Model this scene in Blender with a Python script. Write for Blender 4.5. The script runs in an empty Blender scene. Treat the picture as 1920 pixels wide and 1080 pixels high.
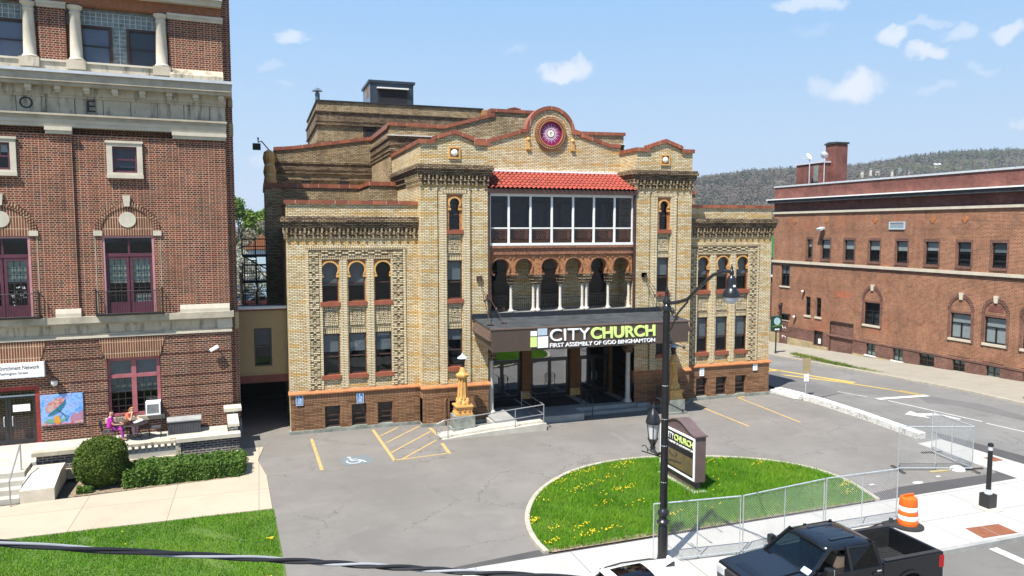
import bpy, bmesh, math, random
from mathutils import Vector, Matrix
from mathutils.geometry import tessellate_polygon
random.seed(11)
S = bpy.context.scene
COL = S.collection
R = math.radians
# ---------------------------------------------------------------- camera
cd = bpy.data.cameras.new('camera'); cam = bpy.data.objects.new('camera', cd); COL.objects.link(cam)
cam.location = (0, 0, 10.0); cam.rotation_euler = (R(90-4.566), 0, R(-18.8))
cd.sensor_width = 36; cd.lens = 26.06; cd.clip_start = 0.1; cd.clip_end = 6000
S.camera = cam
# ---------------------------------------------------------------- exposure
S.view_settings.view_transform = 'Standard'; S.view_settings.look = 'None'
S.view_settings.exposure = 1.15; S.view_settings.gamma = 1; S.view_settings.use_curve_mapping = False
# ---------------------------------------------------------------- sun and sky
SUN_EL, SUN_AZ = R(60), math.atan2(-0.44, -0.56)          # azimuth of the sun in the ground plane, from +X
sv = Vector((math.cos(SUN_EL)*math.cos(SUN_AZ), math.cos(SUN_EL)*math.sin(SUN_AZ), math.sin(SUN_EL)))
ld = bpy.data.lights.new('sun', 'SUN'); ld.energy = 4.6; ld.angle = R(0.55); ld.color = (1, .955, .88)
sun = bpy.data.objects.new('sun', ld); COL.objects.link(sun); sun.rotation_euler = sv.to_track_quat('Z', 'Y').to_euler()
sun.location = sv*300
W = bpy.data.worlds.new('World'); S.world = W; W.use_nodes = True
wn, wl = W.node_tree.nodes, W.node_tree.links
bg = wn['Background']; bg.inputs[1].default_value = 0.15
sky = wn.new('ShaderNodeTexSky'); sky.sky_type = 'NISHITA'; sky.sun_disc = False
sky.sun_elevation = SUN_EL; sky.sun_rotation = math.pi/2 - SUN_AZ
sky.altitude = 260; sky.air_density = 1.0; sky.dust_density = 0.6; sky.ozone_density = 1.6

def px_dir(x, y):                                         # a direction of the sky dome
    v = Vector(((x-960)/1390, (540-y)/1390, -1)).normalized()
    return (cam.rotation_euler.to_matrix() @ v).normalized()

def clouds():
    tc = wn.new('ShaderNodeTexCoord')
    nz = wn.new('ShaderNodeTexNoise'); nz.inputs['Scale'].default_value = 26; nz.inputs['Detail'].default_value = 7
    nz.inputs['Roughness'].default_value = 0.62
    wl.new(tc.outputs['Generated'], nz.inputs['Vector'])
    sub = wn.new('ShaderNodeVectorMath'); sub.operation = 'SUBTRACT'; sub.inputs[1].default_value = (.5, .5, .5)
    wl.new(nz.outputs['Color'], sub.inputs[0])
    sc = wn.new('ShaderNodeVectorMath'); sc.operation = 'SCALE'; sc.inputs['Scale'].default_value = 0.05
    wl.new(sub.outputs[0], sc.inputs[0])
    ad = wn.new('ShaderNodeVectorMath'); ad.operation = 'ADD'
    wl.new(tc.outputs['Generated'], ad.inputs[0]); wl.new(sc.outputs[0], ad.inputs[1])
    tot = None
    for (x, y, w, h, k) in [(552, 68, 34, 15, .75), (510, 125, 22, 9, .3), (543, 157, 14, 6, .25), (1060, 138, 52, 20, .95), (1090, 128, 24, 18, .8),
                            (968, 93, 24, 7, .25), (1518, 6, 60, 14, .7), (1677, 64, 26, 17, .9), (1740, 40, 40, 9, .4), (1738, 97, 36, 14, .9),
                            (1806, 60, 24, 16, .55), (1895, 66, 26, 14, .8), (1605, 164, 50, 27, 1.0), (1540, 155, 26, 18, .5), (1842, 131, 20, 8, .3),
                            (1760, 163, 36, 8, .3), (1905, 229, 14, 8, .45), (485, 300, 22, 14, .4), (1530, 58, 30, 8, .15)]:
        d = px_dir(x, y); r = d.cross(Vector((0, 0, 1))).normalized(); u = r.cross(d)
        dots = []
        for ax, ext in ((r, w), (u, h)):
            n = wn.new('ShaderNodeVectorMath'); n.operation = 'DOT_PRODUCT'; n.inputs[1].default_value = ax*(1390/ext/.9)
            s_ = wn.new('ShaderNodeMath'); s_.operation = 'SUBTRACT'; s_.inputs[1].default_value = 0
            wl.new(ad.outputs[0], n.inputs[0]); wl.new(n.outputs['Value'], s_.inputs[0])
            p = wn.new('ShaderNodeMath'); p.operation = 'POWER'; p.inputs[1].default_value = 2
            ab = wn.new('ShaderNodeMath'); ab.operation = 'ABSOLUTE'
            wl.new(s_.outputs[0], ab.inputs[0]); wl.new(ab.outputs[0], p.inputs[0]); dots.append(p)
        f = wn.new('ShaderNodeVectorMath'); f.operation = 'DOT_PRODUCT'; f.inputs[1].default_value = d
        wl.new(ad.outputs[0], f.inputs[0])
        sm = wn.new('ShaderNodeMath'); sm.operation = 'ADD'; wl.new(dots[0].outputs[0], sm.inputs[0]); wl.new(dots[1].outputs[0], sm.inputs[1])
        mr = wn.new('ShaderNodeMapRange'); mr.interpolation_type = 'SMOOTHSTEP'
        mr.inputs['From Min'].default_value = 1.5; mr.inputs['From Max'].default_value = .12
        mr.inputs['To Min'].default_value = 0; mr.inputs['To Max'].default_value = k*.8
        wl.new(sm.outputs[0], mr.inputs['Value'])
        gt = wn.new('ShaderNodeMath'); gt.operation = 'GREATER_THAN'; gt.inputs[1].default_value = .5; wl.new(f.outputs['Value'], gt.inputs[0])
        mu = wn.new('ShaderNodeMath'); mu.operation = 'MULTIPLY'; wl.new(mr.outputs[0], mu.inputs[0]); wl.new(gt.outputs[0], mu.inputs[1])
        if tot is None: tot = mu
        else:
            mx = wn.new('ShaderNodeMath'); mx.operation = 'MAXIMUM'; wl.new(tot.outputs[0], mx.inputs[0]); wl.new(mu.outputs[0], mx.inputs[1]); tot = mx
    mix = wn.new('ShaderNodeMix'); mix.data_type = 'RGBA'
    wl.new(tot.outputs[0], mix.inputs['Factor'])
    sp = wn.new('ShaderNodeSeparateXYZ'); wl.new(tc.outputs['Generated'], sp.inputs[0])   # clear spring air: the sky is never paler than this
    cap = wn.new('ShaderNodeValToRGB'); e = cap.color_ramp.elements
    e[0].position = 0.; e[0].color = (.62, .77, .95, 1); e[1].position = .5; e[1].color = (.20, .44, .86, 1)
    for p_, c_ in ((.12, (.50, .705, .95, 1)), (.3, (.32, .585, .95, 1))): q_ = e.new(p_); q_.color = c_
    wl.new(sp.outputs[2], cap.inputs[0])
    cs = wn.new('ShaderNodeVectorMath'); cs.operation = 'SCALE'; cs.inputs['Scale'].default_value = 3.0; wl.new(cap.outputs[0], cs.inputs[0])
    dk = wn.new('ShaderNodeVectorMath'); dk.operation = 'MINIMUM'; wl.new(sky.outputs[0], dk.inputs[0]); wl.new(cs.outputs[0], dk.inputs[1])
    wl.new(dk.outputs[0], mix.inputs[6]); mix.inputs[7].default_value = (2.85, 2.95, 3.15, 1)
    wl.new(mix.outputs[2], bg.inputs[0])
clouds()

# ---------------------------------------------------------------- materials
MATS = {}
def newmat(name):
    m = bpy.data.materials.new(name); m.use_nodes = True; MATS[name] = m
    return m, m.node_tree.nodes, m.node_tree.links, m.node_tree.nodes['Principled BSDF']
def rgb(c): return (c[0], c[1], c[2], 1)
def mixcol(N, L, fac, a, b, mode='MIX'):
    n = N.new('ShaderNodeMix'); n.data_type = 'RGBA'; n.blend_type = mode
    for sock, v in ((n.inputs['Factor'], fac), (n.inputs[6], a), (n.inputs[7], b)):
        if hasattr(v, 'is_output'): L.new(v, sock)
        elif isinstance(v, (int, float)): sock.default_value = v
        else: sock.default_value = rgb(v)
    return n.outputs[2]
def noise(N, L, scale, detail=5, rough=.6, vec=None, dist=0):
    n = N.new('ShaderNodeTexNoise'); n.inputs['Scale'].default_value = scale; n.inputs['Detail'].default_value = detail
    n.inputs['Roughness'].default_value = rough; n.inputs['Distortion'].default_value = dist
    if vec is None:
        t = N.new('ShaderNodeTexCoord'); vec = t.outputs['Object']
    L.new(vec, n.inputs['Vector'])
    return n
def rng(N, L, v, a, b, c=0., d=1.):
    n = N.new('ShaderNodeMapRange'); n.inputs['From Min'].default_value = a; n.inputs['From Max'].default_value = b
    n.inputs['To Min'].default_value = c; n.inputs['To Max'].default_value = d; L.new(v, n.inputs['Value'])
    return n.outputs[0]
def mth(N, L, op, a, b=None):
    n = N.new('ShaderNodeMath'); n.operation = op
    for s, v in ((n.inputs[0], a), (n.inputs[1], b)):
        if v is None: continue
        if hasattr(v, 'is_output'): L.new(v, s)
        else: s.default_value = v
    return n.outputs[0]
def bump(N, L, B, h, strength=.3, dist=.02):
    b = N.new('ShaderNodeBump'); b.inputs['Strength'].default_value = strength; b.inputs['Distance'].default_value = dist
    L.new(h, b.inputs['Height']); L.new(b.outputs[0], B.inputs['Normal'])
def plain(name, c, rough=.7, metal=0, var=.18, scale=3, c2=None, bmp=0, spec=.4, coat=0, vscale=(1, 1, 1)):
    m, N, L, B = newmat(name)
    t = N.new('ShaderNodeTexCoord'); mp = N.new('ShaderNodeMapping'); mp.inputs['Scale'].default_value = vscale
    L.new(t.outputs['Object'], mp.inputs['Vector'])
    n = noise(N, L, scale, 6, .65, mp.outputs[0])
    c2 = c2 or tuple(x*(1-2.2*var) for x in c)
    f = rng(N, L, n.outputs[0], .32, .68)
    L.new(mixcol(N, L, f, c2, c), B.inputs['Base Color'])
    B.inputs['Roughness'].default_value = rough; B.inputs['Metallic'].default_value = metal
    B.inputs['Specular IOR Level'].default_value = spec; B.inputs['Coat Weight'].default_value = coat; B.inputs['Coat Roughness'].default_value = .04
    if bmp:
        n2 = noise(N, L, scale*9, 4); bump(N, L, B, n2.outputs[0], bmp, .01)
    return m
def facecoords(N, L, swap=False):
    t = N.new('ShaderNodeTexCoord'); s = N.new('ShaderNodeSeparateXYZ'); L.new(t.outputs['Object'], s.inputs[0])
    a = N.new('ShaderNodeVectorMath'); a.operation = 'ABSOLUTE'; L.new(t.outputs['Normal'], a.inputs[0])
    q = N.new('ShaderNodeSeparateXYZ'); L.new(a.outputs[0], q.inputs[0])
    fx = mth(N, L, 'GREATER_THAN', q.outputs[0], .6)                        # faces looking along x
    ix = mth(N, L, 'SUBTRACT', 1, fx)
    u = mth(N, L, 'ADD', mth(N, L, 'MULTIPLY', s.outputs[0], ix), mth(N, L, 'MULTIPLY', s.outputs[1], fx))
    fz = mth(N, L, 'GREATER_THAN', q.outputs[2], .8); iz = mth(N, L, 'SUBTRACT', 1, fz)
    v = mth(N, L, 'ADD', mth(N, L, 'MULTIPLY', s.outputs[2], iz), mth(N, L, 'MULTIPLY', s.outputs[1], fz))
    c = N.new('ShaderNodeCombineXYZ')
    if swap: u, v = v, u
    L.new(u, c.inputs[0]); L.new(v, c.inputs[1])
    return c.outputs[0], u, v, s.outputs[2]
def brick(name, c1, c2, mortar, bw=.22, bh=.08, ms=.014, c3=None, swap=False, stripe=None, stain=.35, offs=.5, bump_s=.5, patch=None, flem=False):
    m, N, L, B = newmat(name)
    vec, u, v, z = facecoords(N, L, swap)
    b = N.new('ShaderNodeTexBrick'); L.new(vec, b.inputs['Vector'])
    b.inputs['Scale'].default_value = 1; b.inputs['Brick Width'].default_value = bw; b.inputs['Row Height'].default_value = bh
    b.inputs['Mortar Size'].default_value = ms; b.inputs['Mortar Smooth'].default_value = .25; b.offset = offs
    b.inputs['Color1'].default_value = rgb(c1); b.inputs['Color2'].default_value = rgb(c2); b.inputs['Mortar'].default_value = rgb(mortar)
    if flem: b.squash = .55; b.squash_frequency = 2
    col = b.outputs['Color']
    inv = mth(N, L, 'SUBTRACT', 1, b.outputs['Fac'])
    if c3:                                                                   # odd bricks of another firing
        cell = N.new('ShaderNodeTexWhiteNoise'); cell.noise_dimensions = '2D'
        fl = N.new('ShaderNodeVectorMath'); fl.operation = 'FLOOR'; dv = N.new('ShaderNodeVectorMath'); dv.operation = 'DIVIDE'
        dv.inputs[1].default_value = (bw, bh, 1); L.new(vec, dv.inputs[0]); L.new(dv.outputs[0], fl.inputs[0]); L.new(fl.outputs[0], cell.inputs['Vector'])
        f = mth(N, L, 'MULTIPLY', mth(N, L, 'GREATER_THAN', cell.outputs[0], .7), inv)
        col = mixcol(N, L, mth(N, L, 'MULTIPLY', f, .8), col, c3)
    if stripe:
        per, wid, sc = stripe
        fr = mth(N, L, 'FRACT', mth(N, L, 'DIVIDE', z, per))
        f = mth(N, L, 'MULTIPLY', mth(N, L, 'LESS_THAN', fr, wid/per), inv)
        nn = noise(N, L, .8, 2)
        f = mth(N, L, 'MULTIPLY', f, rng(N, L, nn.outputs[0], .38, .58, .12, .85))
        col = mixcol(N, L, f, col, sc)
    n = noise(N, L, .55, 6, .65)
    n2 = noise(N, L, 2.4, 5, .7)
    f = rng(N, L, n.outputs[0], .35, .7, 1, 1-stain); f2 = rng(N, L, n2.outputs[0], .3, .7, 1.12, 1-stain*.55)
    col = mixcol(N, L, 1., col, mth(N, L, 'MULTIPLY', f, f2), 'MULTIPLY')
    ts = N.new('ShaderNodeTexCoord'); ms_ = N.new('ShaderNodeMapping'); ms_.inputs['Scale'].default_value = (1.6, 1.6, .16); L.new(ts.outputs['Object'], ms_.inputs[0])   # old rain streaks
    ns = noise(N, L, 1.0, 6, .7, ms_.outputs[0]); col = mixcol(N, L, rng(N, L, ns.outputs[0], .52, .72, 0, stain*.9), col, tuple(x*.32 for x in c1))
    if patch:
        pn = noise(N, L, patch[1], 3); col = mixcol(N, L, rng(N, L, pn.outputs[0], .58, .72, 0, .7), col, patch[0])
    L.new(col, B.inputs['Base Color']); B.inputs['Roughness'].default_value = .85; B.inputs['Specular IOR Level'].default_value = .25
    bump(N, L, B, mth(N, L, 'ADD', inv, mth(N, L, 'MULTIPLY', n2.outputs[0], .3)), bump_s, .015)
    return m
def glass(name, tint=(.75, .8, .82), refl=.1):
    m, N, L, B = newmat(name); N.remove(B)
    tr = N.new('ShaderNodeBsdfTransparent'); tr.inputs[0].default_value = rgb(tint)
    gl = N.new('ShaderNodeBsdfGlossy'); gl.inputs['Roughness'].default_value = .015; gl.inputs[0].default_value = (.95, .97, 1, 1)
    lw = N.new('ShaderNodeLayerWeight'); lw.inputs[0].default_value = .5
    nz = noise(N, L, 1.3, 2); bp = N.new('ShaderNodeBump'); bp.inputs['Strength'].default_value = .05; bp.inputs['Distance'].default_value = .05
    L.new(nz.outputs[0], bp.inputs['Height']); L.new(bp.outputs[0], gl.inputs['Normal'])
    f = rng(N, L, mth(N, L, 'POWER', lw.outputs['Facing'], 4.5), 0, 1, refl, 1)
    mx = N.new('ShaderNodeMixShader'); L.new(f, mx.inputs[0]); L.new(tr.outputs[0], mx.inputs[1]); L.new(gl.outputs[0], mx.inputs[2])
    L.new(mx.outputs[0], N['Material Output'].inputs[0])
    return m

brick('cream_brick', (.69, .57, .345), (.79, .69, .47), (.17, .125, .075), .235, .079, .0155, (.58, .40, .18), stripe=(.71, .16, (.66, .39, .10)), stain=.2)
brick('cream_brick_weathered', (.54, .42, .24), (.66, .53, .33), (.12, .085, .05), .25, .086, .018, (.36, .23, .11), stain=.5)
brick('back_brick', (.47, .37, .21), (.58, .46, .28), (.11, .08, .05), .25, .09, .018, (.34, .21, .1), stain=.5, patch=((.36, .23, .11), .35))
brick('cream_soldier', (.70, .57, .34), (.78, .66, .42), (.16, .115, .07), .21, .085, .022, swap=True, offs=0, stain=.2)
brick('cream_plain_course', (.70, .58, .36), (.78, .67, .45), (.15, .105, .06), .45, .086, .017, stain=.2)
brick('corbel_brick', (.36, .25, .145), (.48, .35, .21), (.06, .04, .028), .23, .082, .02, (.14, .085, .05), stain=.6)
brick('plinth_brick', (.29, .15, .072), (.36, .195, .10), (.07, .042, .028), .42, .075, .014, (.18, .085, .04), stain=.35)
brick('plinth_soldier', (.32, .17, .085), (.39, .215, .115), (.08, .046, .03), .4, .075, .014, swap=True, offs=0, stain=.3)
brick('orange_pillar_brick', (.26, .115, .035), (.34, .16, .055), (.07, .04, .02), .2, .07, .012, stain=.3)
brick('red_brick', (.215, .042, .021), (.13, .027, .017), (.46, .31, .21), .245, .092, .015, (.045, .017, .017), stain=.4, flem=True)
brick('red_brick_dark', (.155, .038, .024), (.10, .027, .019), (.40, .28, .19), .245, .092, .015, (.04, .018, .018), stain=.4)
brick('red_brick_arch', (.20, .075, .04), (.13, .045, .028), (.5, .36, .24), .5, .1, .016, swap=True, offs=0, stain=.3)
brick('orange_brick', (.35, .118, .054), (.25, .077, .040), (.42, .28, .18), .24, .09, .019, (.15, .052, .035), stain=.4, patch=((.3, .11, .06), .25))
brick('orange_brick_dark', (.20, .072, .052), (.14, .046, .04), (.33, .24, .18), .23, .085, .013, (.09, .035, .03), stain=.45)
brick('maroon_brick', (.24, .075, .055), (.18, .054, .045), (.27, .17, .14), .23, .085, .012, stain=.5)
brick('terrace_brick', (.045, .042, .045), (.075, .066, .066), (.34, .31, .29), .3, .1, .018, stain=.4)
def coping_mat():
    m, N, L, B = newmat('terracotta_coping')
    vec, u, v, z = facecoords(N, L)
    fr = mth(N, L, 'FRACT', mth(N, L, 'DIVIDE', u, .62)); j = mth(N, L, 'LESS_THAN', fr, .045)
    w = N.new('ShaderNodeTexWhiteNoise'); w.noise_dimensions = '1D'; L.new(mth(N, L, 'FLOOR', mth(N, L, 'DIVIDE', u, .62)), w.inputs['W'])
    n = noise(N, L, 2.5, 5)
    c = mixcol(N, L, w.outputs[0], (.20, .055, .026), (.32, .10, .042)); c = mixcol(N, L, rng(N, L, n.outputs[0], .45, .75, 0, .6), c, (.13, .045, .03))
    jn = noise(N, L, .9, 2); c = mixcol(N, L, mth(N, L, 'MULTIPLY', j, rng(N, L, jn.outputs[0], .4, .6, 0, .8)), c, (.5, .4, .32))
    L.new(c, B.inputs['Base Color']); B.inputs['Roughness'].default_value = .45
coping_mat()
plain('terracotta', (.33, .125, .045), .6, var=.3, scale=5, c2=(.17, .065, .03), bmp=.4)
plain('terracotta_gold', (.60, .36, .115), .6, var=.25, scale=4, c2=(.44, .23, .07), bmp=.3)
plain('terracotta_pale', (.45, .30, .16), .6, var=.2, scale=4)
plain('orange_trim', (.42, .17, .06), .6, var=.25, scale=3, c2=(.27, .10, .04))
plain('red_sill', (.30, .085, .04), .6, var=.25, scale=4, c2=(.2, .06, .035))
plain('ornate_terracotta', (.52, .23, .085), .7, var=.4, scale=11, c2=(.13, .055, .028), bmp=1.0)
plain('ornate_band', (.36, .16, .085), .75, var=.4, scale=9, c2=(.10, .045, .03), bmp=1.0)
plain('red_tile', (.36, .066, .042), .65, var=.25, scale=2.2, c2=(.22, .042, .03))
plain('white_paint', (.78, .78, .76), .5, var=.06, scale=4)
plain('marble', (.56, .52, .46), .5, var=.1, scale=6)
plain('limestone', (.46, .405, .31), .75, var=.18, scale=1.6, bmp=.2)
plain('limestone_pale', (.55, .495, .395), .75, var=.1, scale=2)
def stained_stone():
    m, N, L, B = newmat('limestone_stained')
    t = N.new('ShaderNodeTexCoord'); mp = N.new('ShaderNodeMapping'); mp.inputs['Scale'].default_value = (2.6, 2.6, .5); L.new(t.outputs['Object'], mp.inputs[0])
    n = noise(N, L, 1.1, 7, .7, mp.outputs[0]); n2 = noise(N, L, 1.2, 5)
    c = mixcol(N, L, rng(N, L, n2.outputs[0], .35, .65), (.38, .325, .235), (.47, .41, .31))
    c = mixcol(N, L, rng(N, L, n.outputs[0], .50, .66, 0, .85), c, (.07, .06, .05))
    L.new(c, B.inputs['Base Color']); B.inputs['Roughness'].default_value = .8
stained_stone()
plain('grey_gutter', (.50, .53, .56), .4, var=.08)
plain('dark_frame', (.035, .026, .024), .4, var=.1)
plain('brown_frame', (.075, .038, .028), .5, var=.2)
plain('black_metal', (.013, .013, .015), .28, var=.1, spec=.6)
plain('wrought_iron', (.02, .016, .016), .55, var=.2)
plain('galvanised', (.50, .535, .545), .4, metal=.35, var=.15, scale=10)
plain('steel_rail', (.42, .42, .42), .35, metal=.6, var=.1)
plain('plum_paint', (.115, .035, .055), .45, var=.15)
plain('pink_paint', (.36, .115, .13), .5, var=.12)
plain('pale_pink_paint', (.48, .24, .25), .5, var=.12)
plain('red_frame', (.36, .04, .03), .5, var=.25)
plain('room_dark', (.012, .013, .016), .9, var=.1)
plain('room_grey', (.05, .055, .06), .9, var=.2)
plain('blind_grey', (.27, .30, .31), .8, var=.12, scale=2)
plain('blind_white', (.62, .64, .62), .8, var=.08, scale=2)
plain('blind_green', (.50, .60, .53), .8, var=.1, scale=2)
plain('blind_blue', (.27, .31, .43), .6, var=.12, scale=1)
plain('blind_slate', (.07, .08, .11), .6, var=.15, scale=1)
plain('glass_block', (.24, .27, .25), .3, var=.3, scale=6)
plain('stucco_tan', (.27, .215, .12), .85, var=.06, scale=2, bmp=.2)
plain('beam_maroon', (.14, .04, .03), .6, var=.15)
plain('canopy_brown', (.080, .056, .044), .38, var=.07, scale=2)
plain('canopy_ridge', (.155, .105, .085), .45, var=.07, scale=2)
plain('roof_tar', (.055, .062, .068), .8, var=.3, scale=2)
plain('roof_tar_black', (.02, .024, .03), .6, var=.3, scale=5)
plain('purple', (.22, .006, .085), .45, var=.1)
plain('lilac', (.66, .50, .62), .5, var=.05)
plain('cross_green', (.12, .22, .05), .5, var=.05)
plain('cream_white', (.78, .76, .66), .5, var=.05)
plain('sign_white', (.86, .86, .86), .4, var=.03)
plain('sign_lime', (.62, .76, .24), .4, var=.03)
plain('sign_grey', (.42, .52, .58), .4, var=.03)
plain('sign_black', (.01, .01, .012), .4, var=.03)  # plain black of the monument sign's name board
plain('slate_sheet', (.035, .05, .07), .35, var=.25, scale=3)
plain('slate_sheet_blue', (.13, .18, .24), .35, var=.25, scale=3)
plain('rust', (.33, .15, .05), .8, var=.3)
plain('mat_black', (.012, .014, .018), .9, var=.2)
plain('concrete', (.46, .43, .37), .85, var=.12, scale=1.5, bmp=.2)
plain('concrete_grey', (.30, .30, .29), .85, var=.15, scale=1.5, bmp=.2)
plain('concrete_white', (.78, .75, .69), .85, var=.1, scale=1.2)
plain('footing', (.27, .29, .25), .85, var=.25, scale=2)
plain('foundation_tan', (.40, .32, .18), .85, var=.2, scale=1.5)
glass('window_glass', tint=(.62,.66,.68), refl=.035)
glass('mirror_glass', tint=(.35, .38, .40), refl=.40)
glass('dark_glass', tint=(.10, .11, .13), refl=.03)
glass('screen_mesh', tint=(.62, .63, .65), refl=.03)
M = MATS

# ---------------------------------------------------------------- builders
ORG = {}
class MB:
    def pieces(s, gap=.03):                                     # the separate pieces of a mesh, as builders of their own
        n = len(s.v); par = list(range(n))
        def find(i):
            while par[i] != i: par[i] = par[par[i]]; i = par[i]
            return i
        for f in s.f:
            a = find(f[0])
            for k in f[1:]: par[find(k)] = a
        comp = {}
        for i in range(n): comp.setdefault(find(i), []).append(i)
        cl = []
        for ids in comp.values():
            lo = [min(s.v[i][k] for i in ids)-gap for k in range(3)]; hi = [max(s.v[i][k] for i in ids)+gap for k in range(3)]
            ids = list(ids); keep = []
            for c in cl:
                if all(c[0][k] <= hi[k] and lo[k] <= c[1][k] for k in range(3)):
                    lo = [min(a, b) for a, b in zip(lo, c[0])]; hi = [max(a, b) for a, b in zip(hi, c[1])]; ids += c[2]
                else: keep.append(c)
            cl = keep+[(lo, hi, ids)]
        out = []
        for lo, hi, ids in cl:
            mp = {i: k for k, i in enumerate(ids)}; m = MB(); m.v = [s.v[i] for i in ids]; m.f = [tuple(mp[i] for i in f) for f in s.f if f[0] in mp]; out.append(m)
        return out
    def build_pieces(s, name, mat, par, gap=.03):
        for m in s.pieces(gap): m.build(name, mat, par)
    def __init__(s): s.v = []; s.f = []
    def add(s, vs, fs):
        n = len(s.v); s.v += [tuple(p) for p in vs]; s.f += [tuple(i+n for i in f) for f in fs]; return s
    def box(s, x0, y0, z0, x1, y1, z1):
        x0, x1 = min(x0, x1), max(x0, x1); y0, y1 = min(y0, y1), max(y0, y1); z0, z1 = min(z0, z1), max(z0, z1)
        return s.add([(x0, y0, z0), (x1, y0, z0), (x1, y1, z0), (x0, y1, z0), (x0, y0, z1), (x1, y0, z1), (x1, y1, z1), (x0, y1, z1)],
                     [(3, 2, 1, 0), (4, 5, 6, 7), (0, 1, 5, 4), (1, 2, 6, 5), (2, 3, 7, 6), (3, 0, 4, 7)])
    def obox(s, c, size, mat):                                  # oriented box: mat is a 3x3 rotation
        h = [k/2 for k in size]; c = Vector(c); vs = []
        for k in ((-1, -1, -1), (1, -1, -1), (1, 1, -1), (-1, 1, -1), (-1, -1, 1), (1, -1, 1), (1, 1, 1), (-1, 1, 1)):
            vs.append(c + mat @ Vector((k[0]*h[0], k[1]*h[1], k[2]*h[2])))
        return s.add(vs, [(3, 2, 1, 0), (4, 5, 6, 7), (0, 1, 5, 4), (1, 2, 6, 5), (2, 3, 7, 6), (3, 0, 4, 7)])
    def bar(s, a, b, w, h=None):
        a, b = Vector(a), Vector(b); d = b-a; q = d.to_track_quat('X', 'Z').to_matrix()
        return s.obox((a+b)/2, (d.length, w, h or w), q)
    def quad(s, *p): return s.add(p, [tuple(range(len(p)))])
    def plate(s, poly, y0, y1, plane='xz', holes=()):           # a slab with the outline poly; first face at y0
        loops = [list(poly)] + [list(h) for h in holes]
        tri = tessellate_polygon([[Vector((a, b, 0)) for a, b in l] for l in loops])
        pts = [p for l in loops for p in l]; n = len(pts)
        def P(a, b, d):
            return {'xz': (a, d, b), 'xy': (a, b, d), 'yz': (d, a, b)}[plane]
        vs = [P(a, b, y0) for a, b in pts] + [P(a, b, y1) for a, b in pts]
        fs = [tuple(t) for t in tri] + [tuple(i+n for i in reversed(t)) for t in tri]
        k = 0
        for l in loops:
            m = len(l)
            for i in range(m):
                j = (i+1) % m; fs.append((k+i, k+j, k+j+n, k+i+n))
            k += m
        return s.add(vs, fs)
    def wall(s, x0, x1, z0, z1, y, holes=(), dep=.4, axis='xz', back=0):   # a front skin with openings and their reveals
        xs = sorted({x0, x1} | {min(max(h[i], x0), x1) for h in holes for i in (0, 1)})
        zs = sorted({z0, z1} | {min(max(h[i], z0), z1) for h in holes for i in (2, 3)})
        def P(a, d, b): return (a, d, b) if axis == 'xz' else (d, a, b)
        for i in range(len(xs)-1):
            for j in range(len(zs)-1):
                cx, cz = (xs[i]+xs[i+1])/2, (zs[j]+zs[j+1])/2
                if any(h[0] < cx < h[1] and h[2] < cz < h[3] for h in holes): continue
                s.quad(P(xs[i], y, zs[j]), P(xs[i+1], y, zs[j]), P(xs[i+1], y, zs[j+1]), P(xs[i], y, zs[j+1]))
        for h in holes:
            d = h[4] if len(h) > 4 else dep; a, b, c, e = h[:4]; q = y+d
            s.quad(P(a, y, c), P(a, y, e), P(a, q, e), P(a, q, c)); s.quad(P(b, y, c), P(b, q, c), P(b, q, e), P(b, y, e))
            s.quad(P(a, y, e), P(b, y, e), P(b, q, e), P(a, q, e)); s.quad(P(a, y, c), P(a, q, c), P(b, q, c), P(b, y, c))
            if len(h) > 5: s.quad(P(a, q, c), P(b, q, c), P(b, q, e), P(a, q, e))
        return s
    def tube(s, pts, r, n=8, cap=True, closed=False):
        pts = [Vector(p) for p in pts]; m = len(pts); rs = r if isinstance(r, (list, tuple)) else [r]*m
        base = len(s.v); up = None
        for i, p in enumerate(pts):
            a = pts[(i-1) % m] if (closed or i) else p; b = pts[(i+1) % m] if (closed or i < m-1) else p
            t = (b-a).normalized()
            if up is None: up = t.orthogonal().normalized()
            up = (up - t*up.dot(t)); up = up.normalized() if up.length > 1e-6 else t.orthogonal().normalized()
            sd = t.cross(up)
            for k in range(n):
                an = 2*math.pi*k/n; s.v.append(tuple(p + (up*math.cos(an)+sd*math.sin(an))*rs[i]))
        for i in range(m if closed else m-1):
            j = (i+1) % m
            for k in range(n):
                l = (k+1) % n; s.f.append((base+i*n+k, base+i*n+l, base+j*n+l, base+j*n+k))
        if cap and not closed:
            s.f.append(tuple(base+k for k in reversed(range(n)))); s.f.append(tuple(base+(m-1)*n+k for k in range(n)))
        return s
    def lathe(s, prof, cx=0, cy=0, n=16, z=0, ax='z'):
        base = len(s.v)
        for r, h in prof:
            for k in range(n):
                a = 2*math.pi*k/n; c, d = r*math.cos(a), r*math.sin(a)
                s.v.append((cx+c, cy+d, z+h) if ax == 'z' else ((cx+c, cy+h, z+d) if ax == 'y' else (cx+h, cy+c, z+d)))
        for i in range(len(prof)-1):
            for k in range(n):
                l = (k+1) % n; s.f.append((base+i*n+k, base+i*n+l, base+(i+1)*n+l, base+(i+1)*n+k))
        s.f.append(tuple(base+k for k in reversed(range(n)))); s.f.append(tuple(base+(len(prof)-1)*n+k for k in range(n)))
        return s
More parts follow.
